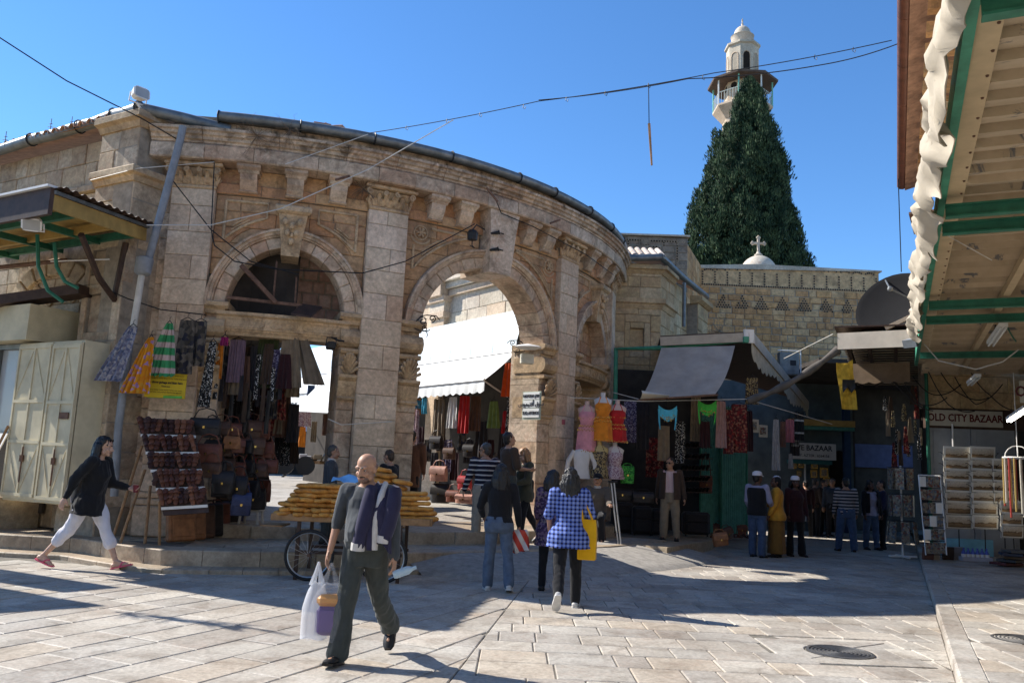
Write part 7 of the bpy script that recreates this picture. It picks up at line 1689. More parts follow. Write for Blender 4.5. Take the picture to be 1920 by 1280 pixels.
# street name plates on the pier
nrm = (-.66, -.75, 0); c_ = at(996, 760, 16.45)
sp = thing('street_sign', 'street sign of white plates lettered in Hebrew, Arabic and SUQ AFTIMOS on the arch pier', 'sign', c_)
nv = V(nrm).normalized(); xv = V((0, 0, 1)).cross(nv).normalized(); R3 = Matrix((xv, nv.cross(xv), nv)).transposed(); m_enam = mat('white_enamel', (.72, .72, .68), .35, .05, 4, 0, 40, 0)
mb = MB(); mb.box(c_ - nv * .015, (.47, .56, .02), M=R3); ob('backing', mb, mat('pale_green_tile', (.42, .46, .36), .5), sp)
for yy, h, s, sz, fw in ((.19, .14, '\u05e1\u05d5\u05de\u05d9\u05d8\u05e4\u05d0 \u05e7\u05d5\u05e9', .085, .9), (.03, .15, '\ufeb1\ufeee\ufee4\ufef4\ufe98\ufed3\u0623 \ufed5\ufeee\ufeb3', .12, .9), (-.15, .18, 'SUQ AFTIMOS', .085, .78)):
 mb = MB(); mb.box(c_ + R3 @ V((0, yy, .0)), (.42, h, .016), M=R3, ch=.004); pl = ob('plate', mb, m_enam, sp)
 me = text_mesh(s, sz, fw, .002); me.transform(Matrix.Translation(c_ + R3 @ V((0, yy, .012))) @ R3.to_4x4()); me.materials.clear(); me.materials.append(m_ink); ob('lettering', me, None, pl)
mb = MB(); c2 = at(1056, 791, 17.2) ; mb.box(c2 + V((.0, -.03, 0)), (.11, .02, .10), .95, mi=0); tag(ob('sticker', mb, mat('red_white_sticker', (.40, .10, .12), .5)), 'tiny red and white sticker on the third pilaster', 'sticker')
# ---- sandal rack
TL, TR, BL, BR = at(258, 786, 12.75), at(360, 790, 12.75), at(305, 955, 12.05), at(388, 950, 12.05)
rk = thing('sandal_rack', 'slanted wooden rack with white shelves full of brown sandals', 'rack', V((BL.x + .2, BL.y + .3, .27)))
rp = lambda u, v, o=0.: TL.lerp(TR, u).lerp(BL.lerp(BR, u), v) + V((0, -.8, .5)).normalized() * o
mb = MB(); mb.sheet([[rp(u, v, -.03) for u in (-.02, .5, 1.02)] for v in (-.03, .5, 1.05)], .02); ob('back_board', mb, m_brown, rk)
for k in range(5): mb = MB(); beam(mb, rp(-.02, .188 + .2 * k, .0), rp(1.02, .188 + .2 * k, .0), .03, .04); ob('shelf', mb, m_whitep, rk)
for pts in ([(266, 835, 12.8), (212, 1000, 12.6)], [(272, 880, 12.7), (226, 1012, 12.3)], [(282, 910, 12.5), (272, 1015, 12.3)], [(300, 940, 12.1), (300, 1010, 12.2)]):
 a_, b_ = at(*pts[0]), at(*pts[1]); b_.z = .27; mb = MB(); mb.tube([a_, b_], .022, 6); ob('leg', mb, m_wood, rk)
def sandal_mesh():
 mb = MB(); n = 10; mb.loft([[V((w * cos(2 * pi * j / n) , a, .012 * sin(2 * pi * j / n) + .012)) for j in range(n)] for a, w in ((-.125, .012), (-.11, .028), (-.06, .033), (0, .032), (.06, .042), (.11, .036), (.13, .012))])
 for a, w, h in ((.045, .046, .062), (.085, .044, .05), (-.055, .038, .06)):
  mb.sheet([[V((w * cos(t), a + d, .015 + h * sin(t))) for t in [pi * i / 8 for i in range(9)]] for d in (-.013, .013)], .005)
 me = bpy.data.meshes.new('sandal'); me.from_pydata(mb.v, [], mb.f); return me
SM = []
for i, c in enumerate([(.16, .06, .03), (.10, .035, .02), (.20, .08, .04), (.06, .025, .018)]):
 me = sandal_mesh(); me.materials.append(mat('sandal_leather_%s' % 'abcd'[i], c, .55, .25, 20, .15, 80, .2)); SM.append(me)
yv = (BL - TL).normalized(); xv_ = (TR - TL).normalized(); zv = xv_.cross(yv);
for r_ in range(5):
 for k in range(9):
  o = bpy.data.objects.new('sandal', RN.choice(SM)); COL.objects.link(o); Mx = Matrix((xv_, -yv, zv)).transposed()
  if zv.y > 0: Mx = Matrix((-xv_, -yv, -zv)).transposed()
  o.matrix_world = Matrix.Translation(rp(.05 + .112 * k, .085 + .2 * r_, .035)) @ (Mx @ Matrix.Rotation(RN.uniform(-.3, .3), 3, 'Z') @ Matrix.Rotation(RN.uniform(-.25, .3), 3, 'X') * RN.uniform(.95, 1.15)).to_4x4()
  tag(o, '%s brown sandal from the left in the %s row of the slanted rack' % (ORD[k], ('top', 'second', 'middle', 'fourth', 'lowest')[r_]), 'sandal', 'sandals on the slanted rack')
# ---- bags
def handbag(label, c, w, h, d, m, rz=0., strap=.3, group=None, name='handbag', flap=True, tilt=0.):
 c = V(c); R_ = Matrix.Rotation(rz, 3, 'Z') @ Matrix.Rotation(tilt, 3, 'Y'); t_ = thing(name, label, 'bag', c - V((0, 0, h / 2)), 0, group)
 mb = MB(); n = 14; mb.loft([[c + R_ @ V((w / 2 * k * (abs(cos(q)) ** .5 * (1 if cos(q) > 0 else -1)), d / 2 * kd * (abs(sin(q)) ** .6 * (1 if sin(q) > 0 else -1)), z * h)) for q in [2 * pi * (j + .5) / n for j in range(n)]] for z, k, kd in ((-.5, .9, .7), (-.46, .98, .95), (-.1, 1, 1), (.3, .96, .8), (.46, .92, .45), (.5, .88, .3))]); ob('bag_body', mb, m, t_, True)
 if flap: mb = MB(); mb.sheet([[c + R_ @ V((w * .47 * x, -d * yy, z * h)) for x in (-1, -.5, 0, .5, 1)] for yy, z in ((-.1, .52), (.25, .5), (.53, .3), (.56, -.05))], .008); ob('flap', mb, m, t_, True)
 if strap: mb = MB(); mb.tube([c + R_ @ V((-w * .42, 0, h * .42)), c + R_ @ V((-w * .25, 0, h * .5 + strap * .8)), c + R_ @ V((0, 0, h * .5 + strap)), c + R_ @ V((w * .25, 0, h * .5 + strap * .8)), c + R_ @ V((w * .42, 0, h * .42))], .010, 5); ob('strap', mb, m, t_)
 q = MB(); q.box(c + R_ @ V((0, -d * .57, -.02 * h)), (.03, .012, .035), rz); ob('buckle', q, m_coin, t_); return t_
lt = [mat('bag_leather_%s' % n_, c, .5, .3, 10, .2, 70, .1) for n_, c in (('tan', (.28, .12, .05)), ('dark', (.025, .02, .018)), ('red_brown', (.15, .05, .03)), ('brown', (.10, .05, .03)), ('red', (.35, .03, .03)), ('pale', (.42, .22, .16)), ('blue', (.04, .05, .11)))]
GB = 'leather bags piled by the left bay'
for a in [('black leather bag with flap, topmost right of the sandal rack', 385, 800, 12.9, .48, .26, .14, 1), ('reddish brown satchel below the black bag by the sandal rack', 390, 850, 12.8, .46, .28, .14, 2), ('brown satchel with pale tag in the middle of the bag pile', 396, 882, 12.7, .34, .22, .12, 3), ('round tan basket bag hanging in the left doorway', 436, 830, 13.3, .26, .2, .12, 0), ('black shiny backpack low in the bag pile', 420, 905, 12.7, .34, .34, .16, 1), ('dark backpack right of the shiny one in the bag pile', 446, 915, 12.9, .30, .36, .18, 1), ('blue rucksack behind the white stool', 452, 945, 12.9, .30, .34, .18, 6), ('tan leather rucksack standing inside the left doorway', 463, 890, 13.9, .22, .46, .14, 0), ('red pouch hung inside the left doorway', 468, 872, 14.3, .25, .14, .06, 4), ('second red pouch right of the first in the left doorway', 484, 882, 14.4, .2, .14, .06, 4), ('brown bag standing on the step inside the left doorway', 490, 920, 14.3, .34, .36, .16, 2), ('large dark bag low inside the left doorway', 478, 935, 14.1, .36, .34, .2, 1)]:
 handbag(a[0], at(a[1], a[2], a[3]), a[4], a[5], a[6], lt[a[7]], RN.uniform(-.4, .4), .16, GB)
for k, (px, mi, lb) in enumerate([(336, 0, 'tan leather portfolio case leaning at the front of the row on the step'), (356, 0, 'tan leather case second in the leaning row on the step'), (374, 3, 'brown leather case third in the leaning row on the step'), (390, 1, 'black leather case in the middle of the leaning row'), (404, 2, 'reddish case with a pale edge in the leaning row'), (420, 1, 'black case near the far end of the leaning row'), (434, 6, 'blue black case at the far end of the leaning row')]):
 c_ = gnd(px, 1016 - 3 * k, .27); c_.z = .27 + .27; t_ = thing('leather_case', lb, 'case', (c_.x, c_.y, .27), 0, 'cases leaning on the step'); Mx = Matrix.Rotation(.95, 3, 'Z') @ Matrix.Rotation(-.16, 3, 'X')
 mb = MB(); mb.box(c_, (.46, .12, .52), M=Mx, ch=.025); ob('case_body', mb, lt[mi], t_)
 mb = MB(); mb.tube([c_ + Mx @ V((-.08, 0, .26)), c_ + Mx @ V((-.07, 0, .31)), c_ + Mx @ V((.07, 0, .31)), c_ + Mx @ V((.08, 0, .26))], .012, 5); ob('handle', mb, lt[mi], t_)
 mb = MB(); mb.box(c_ + Mx @ V((0, -.066, -.06)), (.36, .02, .26), M=Mx, ch=.008); ob('pocket', mb, lt[mi], t_)
for k in range(22):
 r_ = k // 6; handbag('%s bag, %s from the left in the %s tier of the left shop pile' % (('black', 'dark brown', 'reddish')[k % 3], ORD[k % 6], ('upper', 'middle', 'lower', 'lowest')[r_]), at(396 + 19 * (k % 6) + 6 * r_, 805 + 36 * r_ + RN.uniform(-6, 6), 13.5 - .12 * r_ + .12 * (k % 6)), RN.uniform(.22, .34), RN.uniform(.2, .3), .14, lt[(1, 3, 2)[k % 3]], RN.uniform(-.5, .5), .12, GB)
for k in range(16):
 o = bpy.data.objects.new('clog', SM[k % 4]); COL.objects.link(o); c_ = gnd(1340 + 8 * (k % 8) + RN.uniform(-3, 3), 1008 - 12 * (k // 8), .2); o.location = c_ + V((0, 0, .01)); o.rotation_euler = (RN.uniform(-.2, .3), 0, RN.uniform(0, 6)); tag(o, '%s brown clog in the %s ground row by the green door' % (ORD[k % 8], 'front' if k < 8 else 'rear'), 'clog', 'clogs on the ground by the green door')
# white plastic stool
sc_ = gnd(468, 1004, .27); stw = thing('plastic_stool', 'small white plastic stool on the step beside the bags', 'stool', sc_); mb = MB(); mb.box(sc_ + V((0, 0, .42)), (.34, .34, .035), ch=.012); ob('seat', mb, m_pvc, stw)
for a, b_ in ((-1, -1), (1, -1), (1, 1), (-1, 1)): mb = MB(); mb.tube([sc_ + V((a * .17, b_ * .17, 0)), sc_ + V((a * .135, b_ * .135, .41))], [.026, .02], 6); ob('leg', mb, m_pvc, stw)
# ---- stock inside the right bay and the stall
mannequin('dress form in a pink sequinned halter dress, leftmost in the right bay', 1101, 752, 16.9, c_pk, m_must, 1.02); mannequin('dress form in an orange dancing dress, highest in the right bay', 1131, 736, 16.9, c_or, m_mustw, .98); mannequin('dress form in a red dancing dress right of the orange one', 1158, 750, 17.0, c_rd, m_must, .86)
blouse('white embroidered blouse hanging lowest left in the right bay', 1091, 842, 16.8, .58, .36, c_wh); mannequin('dress form in a leopard print top below the orange dress', 1124, 826, 16.9, p_lp, mat('pale_yellow_form', (.48, .38, .16), .6, .05, 4, 0, 40, 0), .7, coins=False); mannequin('dress form in a pink lace top below the red dress', 1153, 828, 17.0, p_pnk, m_mustw, .7, coins=False)
for a in [('turquoise coin belt hanging in sunlight below the grey awning', 1252, 758, c_bl, 17.2), ('green coin top hanging right of the turquoise belt', 1326, 748, c_gr, 17.4)]:
 c_ = at(a[1], a[2], a[4]); t_ = thing('coin_belt', a[0], 'belt', c_); g = []
 for i in range(7): g.append([c_ + V((.19 * (2 * j / 12 - 1), -.05 * cos(pi * (j / 6 - 1) / 2) + .01 * sin(j * 2), -.02 - .10 * (1 - (2 * j / 12 - 1) ** 2) - (.24 - .06 * abs(2 * j / 12 - 1)) * i / 6)) for j in range(13)])
 mb = MB(); mb.sheet(g, .008); ob('cloth', mb, a[3], t_, True)
 for s in (-1, 1): mb = MB(); mb.tube([c_ + V((s * .18, 0, -.1)), c_ + V((s * .17, 0, -.36)), c_ + V((s * .15, 0, -.52))], [.025, .018, .012], 6); ob('tie', mb, a[3], t_)
 q = MB()
 for j in range(26): u = RN.uniform(-.8, .8); q.ball(c_ + V((.19 * u, -.06, -.15 - .10 * (1 - u * u) - RN.uniform(0, .12))), .012, 6, 4)
 kind(ob('coin_trim', q, m_coin, t_), 'stuff')
G2 = 'cloth hung in the stalls under the pavilion'
for a in [('black sparkling shawl behind the red dress form', 1182, 750, 17.8, .9, .26, .28, p_ppl), ('black cloth with purple fringe in the dark stall', 1205, 756, 18.2, 1.0, .3, .3, c_dk), ('dark red rug hanging behind the shopkeeper', 1228, 820, 19.2, .9, .4, .4, p_rdm), ('tan long shirt hanging over the shopkeeper', 1245, 798, 18.0, .75, .24, .26, c_tn), ('black dotted shawl right of the shopkeeper', 1276, 790, 18.2, .9, .2, .22, p_seq), ('grey brown cloth between the two coin tops', 1305, 742, 18.4, 1.0, .2, .24, c_tn), ('dark red vest below the green coin top', 1322, 790, 18.0, .55, .2, .24, c_mar if 0 else m_mar), ('pale pink long cloth right of the green coin top', 1352, 752, 17.9, 1.0, .18, .24, dye('dusty_pink', (.34, .2, .18))), ('striped rosy cloth in the middle of the hanging row', 1366, 768, 18.0, .95, .16, .22, p_rdm), ('broad red woven cloth near the diagonal rolled awning', 1386, 758, 18.2, 1.05, .34, .36, p_rdm), ('dark maroon cloth at the end of the hanging row', 1402, 770, 18.6, .9, .2, .24, m_mar), ('pale patterned shirt hung high by the rolled awning', 1410, 708, 18.6, .6, .26, .3, p_lp), ('long white scarf hanging in the market lane', 1455, 786, 19.0, 1.15, .12, .2, c_gy), ('brown towel hanging beside the long white scarf', 1468, 790, 19.6, .6, .12, .14, dye('terracotta_cloth', (.2, .1, .07))), ('pink towel hanging in the market lane', 1481, 786, 20.0, .55, .2, .2, dye('rose_cloth', (.45, .16, .19))), ('grey striped towel right of the pink towel', 1490, 790, 20.2, .6, .15, .16, striped('grey_stripe_towel', (.2, .2, .2), (.4, .4, .4), .12)), ('white prayer shawl with black stripes in the market lane', 1498, 772, 20.0, .68, .22, .22, striped('white_black_stripe', (.03, .03, .03), (.55, .54, .52), .3, .12)), ('black fringed cloth hanging before the bazaar sign', 1490, 826, 20.2, .36, .22, .24, c_dk), ('white rag hanging left of the bazaar sign', 1482, 850, 20.0, .36, .07, .12, c_gy)]:
 hang(a[0], a[1], a[2], a[3], a[4], a[5], a[6], a[7], group=G2, folds_=RN.choice((2, 3, 4)), amp=.025)
# racks of dark shoes beside the green door
MSH = []
mb = MB(); n = 10; mb.loft([[V((w * cos(2 * pi * j / n), a, h * .5 + h * .5 * sin(2 * pi * j / n))) for j in range(n)] for a, w, h in ((-.13, .015, .04), (-.11, .032, .075), (-.05, .036, .085), (.02, .036, .06), (.08, .043, .045), (.13, .03, .03), (.145, .01, .015))]); me_sh = bpy.data.meshes.new('shoe'); me_sh.from_pydata(mb.v, [], mb.f); me_sh.materials.append(lt[1]); me_sh.polygons.foreach_set('use_smooth', [True] * len(me_sh.polygons))
for r_ in range(5):
 c0, c1 = at(1277, 836 + 21 * r_, 19.0), at(1332, 836 + 21 * r_, 19.4); mb = MB(); beam(mb, c0 + V((0, .05, -.03)), c1 + V((0, .05, -.03)), .2, .02); tag(ob('shoe_shelf', mb, m_brown), '%s shelf of dark shoes beside the green corrugated door' % ('topmost', 'second', 'middle', 'fourth', 'lowest')[r_], 'shelf', 'shoe shelves by the green door')
 for k in range(8):
  o = bpy.data.objects.new('shoe', me_sh); COL.objects.link(o); o.location = c0.lerp(c1, (k + .5 + (.12 if k % 2 else -.0)) / 8.4); o.rotation_euler = (.5, 0, pi + RN.uniform(-.15, .15)); tag(o, '%s dark shoe from the left on the %s shelf beside the green door' % (ORD[k], ('topmost', 'second', 'middle', 'fourth', 'lowest')[r_]), 'shoe', 'dark shoes by the green door')
def suitcase(label, c, w, h, d, m, rz=0., group=None):
 t_ = thing('suitcase', label, 'suitcase', c, rz, group); c = V(c) + V((0, 0, h / 2 + .03)); R_ = Matrix.Rotation(rz, 3, 'Z')
 mb = MB(); mb.box(c, (w, d, h), rz, ch=.05); ob('shell', mb, m, t_);
 for z, hh in ((-.2, .42), (.24, .36)): mb = MB(); mb.box(c + R_ @ V((0, -d / 2 - .015, z * h)), (w * .8, .05, h * hh), rz, ch=.018); ob('pocket', mb, m, t_)
 mb = MB(); mb.tube([c + R_ @ V((-.09, 0, h / 2)), c + R_ @ V((-.08, 0, h / 2 + .05)), c + R_ @ V((.08, 0, h / 2 + .05)), c + R_ @ V((.09, 0, h / 2))], .012, 6); ob('handle', mb, L_BLK, t_)
 for s in (-1, 1): mb = MB(); mb.lathe([(.0, -.015), (.03, -.012), (.03, .012), (.0, .015)], c + R_ @ V((s * w * .4, -d * .3, -h / 2 - .01)), 10, M=R_ @ Matrix.Rotation(pi / 2, 3, 'Y')); ob('wheel', mb, L_BLK, t_)
m_case = cloth('black_nylon', (.024, .022, .024), .2, 20, .7)
for a in [('black suitcase leftmost in the row behind the seated man', 1165, 1000, .46, .66), ('black suitcase second from left beside the shopkeeper', 1203, 1003, .44, .60), ('black suitcase half hidden behind the shopkeeper', 1234, 1004, .40, .56), ('dark grey suitcase right of the shopkeeper', 1304, 1004, .62, .50)]: suitcase(a[0], gnd(a[1], a[2], .25), a[3], a[4], .26, m_case, RN.uniform(-.1, .1), 'black suitcases in a row')
for a in [('black holdall lying on the first suitcase', 1166, 927, 17.6, .5, .24), ('black holdall with a shine on the second suitcase', 1205, 932, 17.5, .46, .22), ('green sequinned bag hanging in the dark stall', 1176, 890, 17.6, .28, .36)]: handbag(a[0], at(a[1], a[2], a[3]), a[4], a[5], .2, lt[1] if 'green' not in a[0] else printed('green_sequins', [(.05, .3, .05), (.1, .45, .08), (.03, .15, .04)], 40), 0, .06, 'holdalls in the dark stall', 'holdall')
handbag('dark red shoulder bag hanging on the green corrugated door', at(1323, 908, 19.6), .34, .40, .07, lt[2], .3, .55, None, 'shoulder_bag')
for k, (px, py, w, mi, lb) in enumerate([(1342, 990, .34, 2, 'reddish bag slumped beside the grey suitcase'), (1350, 1012, .30, 0, 'tan bag lying lowest at the pavement edge'), (1330, 985, .3, 0, 'tan leather bag leaning right of the grey suitcase'), (1372, 985, .34, 3, 'brown bag in the clutter by the green door'), (1388, 992, .3, 2, 'reddish brown bag at the right of the clutter'), (1362, 1000, .28, 3, 'brown pouch in front of the clutter')]): c_ = gnd(px, py + 12, .2); handbag(lb, c_ + V((0, 0, .14)), w, .26, .18, lt[mi], RN.uniform(-.8, .8), .07, 'bags heaped by the green door', 'slumped_bag', True, RN.uniform(-.4, .4))
for px, py, lb, w, h in ((1338, 972, 'white cardboard box standing by the green door', .30, .34), (1350, 985, 'pale carton in front of the white box', .34, .22)):
 c_ = gnd(px, py + 12, .2); mb = MB(); mb.box(c_ + V((0, 0, h / 2)), (w, .25, h), .2, ch=.006); t_ = thing('carton', lb, 'box', c_); ob('carton_body', mb, m_pvc, t_); mb = MB(); mb.box(c_ + V((0, -.02, h + .012)), (w * .9, .14, .012), .35); ob('flap', mb, m_pvc, t_)
# ---- stock under the suq awning
G3 = 'garments hung under the white suq awning'
for a in [('orange, white and turquoise striped shirt, first of three', 762, 748, 20.3, .42, .15, .16, 'A'), ('orange, white and turquoise striped shirt, second of three', 774, 747, 20.4, .42, .15, .16, 'A'), ('orange, white and turquoise striped shirt, third of three', 785, 747, 20.5, .40, .15, .16, 'A'), ('turquoise shirt right of the striped shirts', 796, 746, 20.0, .38, .14, .16, c_bl), ('pink and white long scarf hanging low under the suq awning', 783, 768, 19.6, 1.05, .10, .18, p_pnk), ('white shirt hanging in the middle under the suq awning', 850, 744, 19.2, .72, .2, .28, c_wh), ('dark red dress right of the white shirt', 872, 742, 19.0, .85, .26, .3, c_rd), ('brown dress next to the dark red one', 893, 742, 19.0, .8, .24, .3, m_rust_c), ('olive green top with pale skirt under the suq awning', 926, 752, 18.6, .6, .2, .34, c_og), ('bright orange red dress hanging high by the arch jamb', 956, 680, 18.2, .75, .24, .38, dye('orange_red_silk', (.55, .07, .01))), ('grey dotted dress by the arch jamb', 960, 742, 18.2, 1.0, .2, .3, p_seq), ('red top below the orange red dress', 948, 770, 18.4, .5, .1, .18, c_rd), ('dark tan coat hanging deep under the awning', 824, 748, 19.8, .9, .3, .34, c_tn), ('black dress hanging deep under the awning', 905, 790, 19.2, .8, .3, .36, c_dk)]:
 m = a[7]
 if m == 'A': m = MATS.get('tri_stripe') or striped('tri_stripe', (.55, .18, .03), (.10, .33, .48), .42, .5)
 hang(a[0], a[1], a[2], a[3], a[4], a[5], a[6], m, group=G3, folds_=3, yaw=-.5)
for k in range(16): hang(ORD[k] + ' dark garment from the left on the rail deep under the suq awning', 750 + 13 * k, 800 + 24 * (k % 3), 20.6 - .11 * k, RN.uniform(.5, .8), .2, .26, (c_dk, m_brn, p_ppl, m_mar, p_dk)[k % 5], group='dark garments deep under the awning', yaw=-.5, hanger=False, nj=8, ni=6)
for a in [('tan holdall on top of the black suitcase under the arch', 823, 888, 18.2, .40, .32, 5), ('black trolley bag below the tan holdall', 826, 925, 18.2, .42, .40, 1), ('red bag on the sunlit step under the arch', 872, 905, 17.6, .3, .28, 4), ('pink leather bag lying at the step edge under the arch', 872, 935, 17.0, .40, .18, 5), ('dark bag hanging with a white strap under the awning', 818, 830, 19.2, .3, .3, 1), ('brown bag hanging deep under the awning', 843, 850, 19.0, .28, .26, 3), ('black bag hanging beside the brown one', 880, 845, 18.8, .28, .28, 1), ('reddish bag on the floor right of the trolley bag', 850, 930, 17.8, .3, .24, 2)]: handbag(a[0], at(a[1], a[2], a[3]), a[4], a[5], .2, lt[a[6]], -.4, .14, 'bags under the suq awning')
# through the left bay: far stalls in the sun
for a in [('bright lime garment hanging in the sun beyond the left bay', 526, 738, 18.5, .68, .05, .2, c_lm), ('red and white scarf hanging beyond the left bay', 502, 760, 18.6, .6, .08, .14, p_pnk), ('grey camera bag cloth hanging beyond the left bay', 500, 728, 18.2, .4, .16, .18, c_tn), ('white striped trousers hanging beyond the left bay', 540, 760, 20, .5, .1, .14, striped('white_blue_stripe', (.5, .5, .55), (.25, .1, .15), .06, .6, 0)), ('lilac spotted garment below the white sunshade', 568, 772, 20.5, .35, .4, .44, p_ppl if 0 else p_pnk), ('blue jeans hanging above the white sunshade', 584, 722, 23, .5, .2, .22, m_jean), ('pink garment hanging above the white sunshade', 600, 706, 23, .4, .1, .14, c_pk), ('yellow dress low beyond the left bay', 568, 800, 21, .5, .14, .18, c_or), ('brown shirt hanging low by the thick pillar', 614, 776, 19.5, .5, .2, .2, m_rust_c), ('tan dress hanging beside the far bag', 590, 790, 20.4, .5, .12, .14, c_tn), ('white poster-like towel by the thick pillar', 622, 800, 19.6, .75, .14, .16, c_wh)]:
 hang(a[0], a[1], a[2], a[3], a[4], a[5], a[6], a[7], group='garments beyond the left bay', amp=.015, hanger=False)
ct = thing('barrow', 'loaded two wheeled barrow in the sunny street beyond the left bay', 'barrow', at(560, 888, 27)); c_ = at(560, 872, 27)
mb = MB(); mb.box(c_ + V((0, 0, .12)), (1.5, .7, .1)); ob('bed', mb, m_wood, ct)
for s in (-.35, .3): mb = MB(); mb.lathe([(.12, -.03), (.30, -.04), (.30, .04), (.12, .03)], c_ + V((s, -.36, .0)), 16, M=Matrix.Rotation(pi / 2, 3, 'X')); ob('wheel', mb, L_BLK, ct)
mb = MB(); mb.tube([c_ + V((.7, 0, .15)), c_ + V((.9, 0, .55)), c_ + V((.8, 0, .56))], .03, 6); ob('handle', mb, m_zinc, ct)
for k in range(6): mb = MB(); mb.box(c_ + V((-.6 + .24 * k, RN.uniform(-.1, .1), .24 + .05 * (k % 2))), (.26, .4, .16), RN.uniform(-.3, .3), ch=.02); tag(ob('parcel', mb, (c_wh, c_gy, m_khaki)[k % 3]), ORD[k] + ' cloth parcel from the left on the barrow beyond the left bay', 'parcel', 'parcels on the barrow')
# ================================================================ BREAD CART
cc = at(668, 972, 11.7); ZT = .80
ca = thing('bread_cart', 'wooden bread cart on bicycle wheels loaded with sesame bread', 'cart', (cc.x, cc.y, 0), .04)
cw = lambda x, y, z: V((cc.x + x, cc.y + y + .04 * x, z))
for y_, h, l in ((-.42, .09, 2.1), (.42, .09, 2.1)): mb = MB(); mb.box(cw(0, y_, ZT + .0), (l, .03, h), .04, ch=.005); ob('side_board', mb, m_wood, ca)
for x_ in (-1.05, 1.05): mb = MB(); mb.box(cw(x_, 0, ZT), (.03, .84, .09), .04, ch=.005); ob('end_board', mb, m_wood, ca)
for k in range(6): mb = MB(); mb.box(cw(0, -.35 + .14 * k, ZT - .03), (2.08, .132, .02), .04); ob('tray_plank', mb, m_wood, ca)
for x_, y_ in ((-.68, -.38), (.66, -.38), (-.68, .38), (.66, .38)): mb = MB(); mb.box(cw(x_, y_, ZT / 2 - .02), (.045, .045, ZT - .04)); ob('leg', mb, m_brown, ca)
for y_ in (-.38, .38): mb = MB(); mb.box(cw(0, y_, .36), (1.4, .03, .04), .04); ob('brace', mb, m_brown, ca)
mb = MB(); mb.box(cw(-1.12, .1, ZT - .14), (.3, .5, .02), .04); ob('low_shelf', mb, m_wood, ca)
for x_ in (-.50, .46):
 w_ = cw(x_, -.47, .33); hub = bpy.data.objects.new('wheel', None); COL.objects.link(hub); hub.parent = ca; hub.matrix_parent_inverse = wmat(ca).inverted()
 pts = [w_ + V((.31 * cos(2 * pi * i / 32), 0, .31 * sin(2 * pi * i / 32))) for i in range(33)]; mb = MB(); mb.tube(pts, .022, 8); ob('tyre', mb, L_BLK, hub, True)
 mb = MB(); mb.tube([w_ + (q - w_) * .92 for q in pts], .010, 6); ob('rim', mb, MATS['aluminium'], hub)
 for k in range(18): a = 2 * pi * k / 18; mb = MB(); mb.tube([w_ + V((.02 * cos(a + .5), .02 * (-1) ** k, .02 * sin(a + .5))), w_ + V((.285 * cos(a), 0, .285 * sin(a)))], .002, 3); ob('spoke', mb, MATS['aluminium'], hub)
 mb = MB(); mb.tube([w_ + V((0, -.04, 0)), w_ + V((0, .06, 0))], .022, 8); ob('hub', mb, m_rust, hub)
b = NB('sesame_crust'); p = b.obj(); f = b.noise(p, 9, 4); c_ = b.ramp(f, [(.3, (.36, .13, .025)), (.55, (.58, .27, .05)), (.75, (.66, .38, .11))]); v = b.n('ShaderNodeTexVoronoi'); v.inputs['Scale'].default_value = 110; b.l(p, v.inputs['Vector']); sd2 = b.mp(v.outputs['Distance'], .2, .34, 1, 0); c_ = b.mix(b.math('MULTIPLY', sd2, .4), c_, (.72, .52, .26)); c_ = b.mix(1., c_, b.mix(b.rnd(), (.8,) * 3, (1.15,) * 3), 'MULTIPLY'); b.bump(sd2, .5, .004); m_bread = b.done(c_, .6, .3)
def loaf_mesh(a, bb, r, fl=.72):
 mb = MB(); rings = []; n = 24
 for i in range(n):
  t = 2 * pi * i / n; c = V((a * cos(t), bb * sin(t), 0)); o = V((cos(t) / a, sin(t) / bb, 0)).normalized(); rr = r * (1 + .10 * sin(3 * t + a * 9))
  rings.append([c + o * (rr * cos(2 * pi * j / 9)) + V((0, 0, rr * fl * sin(2 * pi * j / 9))) for j in range(9)])
 mb.loft(rings + [rings[0]], cap=False); me = bpy.data.meshes.new('bread_ring'); me.from_pydata(mb.v, [], mb.f); me.materials.append(m_bread); me.polygons.foreach_set('use_smooth', [True] * len(me.polygons)); return me
LM = [loaf_mesh(.175, .060, .042), loaf_mesh(.165, .052, .040), loaf_mesh(.19, .058, .044)]; LR = loaf_mesh(.12, .10, .045)
def loaf(x, y, z, rz, me, lab, tilt=0., grp='sesame bread rings on the cart'):
 o = bpy.data.objects.new('bread_ring', me); COL.objects.link(o); o.location = cw(x, y, z); o.rotation_euler = (tilt, RN.uniform(-.06, .06), rz); tag(o, lab, 'bread', grp)
for lv in range(7):
 n = 9 - (lv // 2); nm = ('lowest', 'second', 'third', 'fourth', 'fifth', 'sixth', 'topmost')[lv]
 for k in range(n):
  x = -.96 + .06 * lv + (.98 - .10 * lv) * k / max(1, n - 1)
  for y_ in (-.26, .14): loaf(x + RN.uniform(-.02, .02), y_ + RN.uniform(-.03, .03) + .02 * lv, ZT + .04 + .062 * lv + RN.uniform(-.005, .008), pi / 2 + RN.uniform(-.25, .25) if lv in (0, 1, 3) else RN.uniform(-.6, 1.0), RN.choice(LM), '%s sesame bread from the left, %s row, %s layer of the left cart pile' % (ORD[k], 'front' if y_ < 0 else 'back', nm))
for lv in range(6):
 nm = ('lowest', 'second', 'third', 'fourth', 'fifth', 'topmost')[lv]
 for k in range(3): loaf(.42 + .25 * k - (.03 * lv if k == 2 else 0), -.22 + RN.uniform(-.03, .03), ZT + .04 + .066 * lv, RN.uniform(-.25, .25), RN.choice(LM), '%s sesame bread from the left in the %s layer of the right cart pile' % (ORD[k], nm))
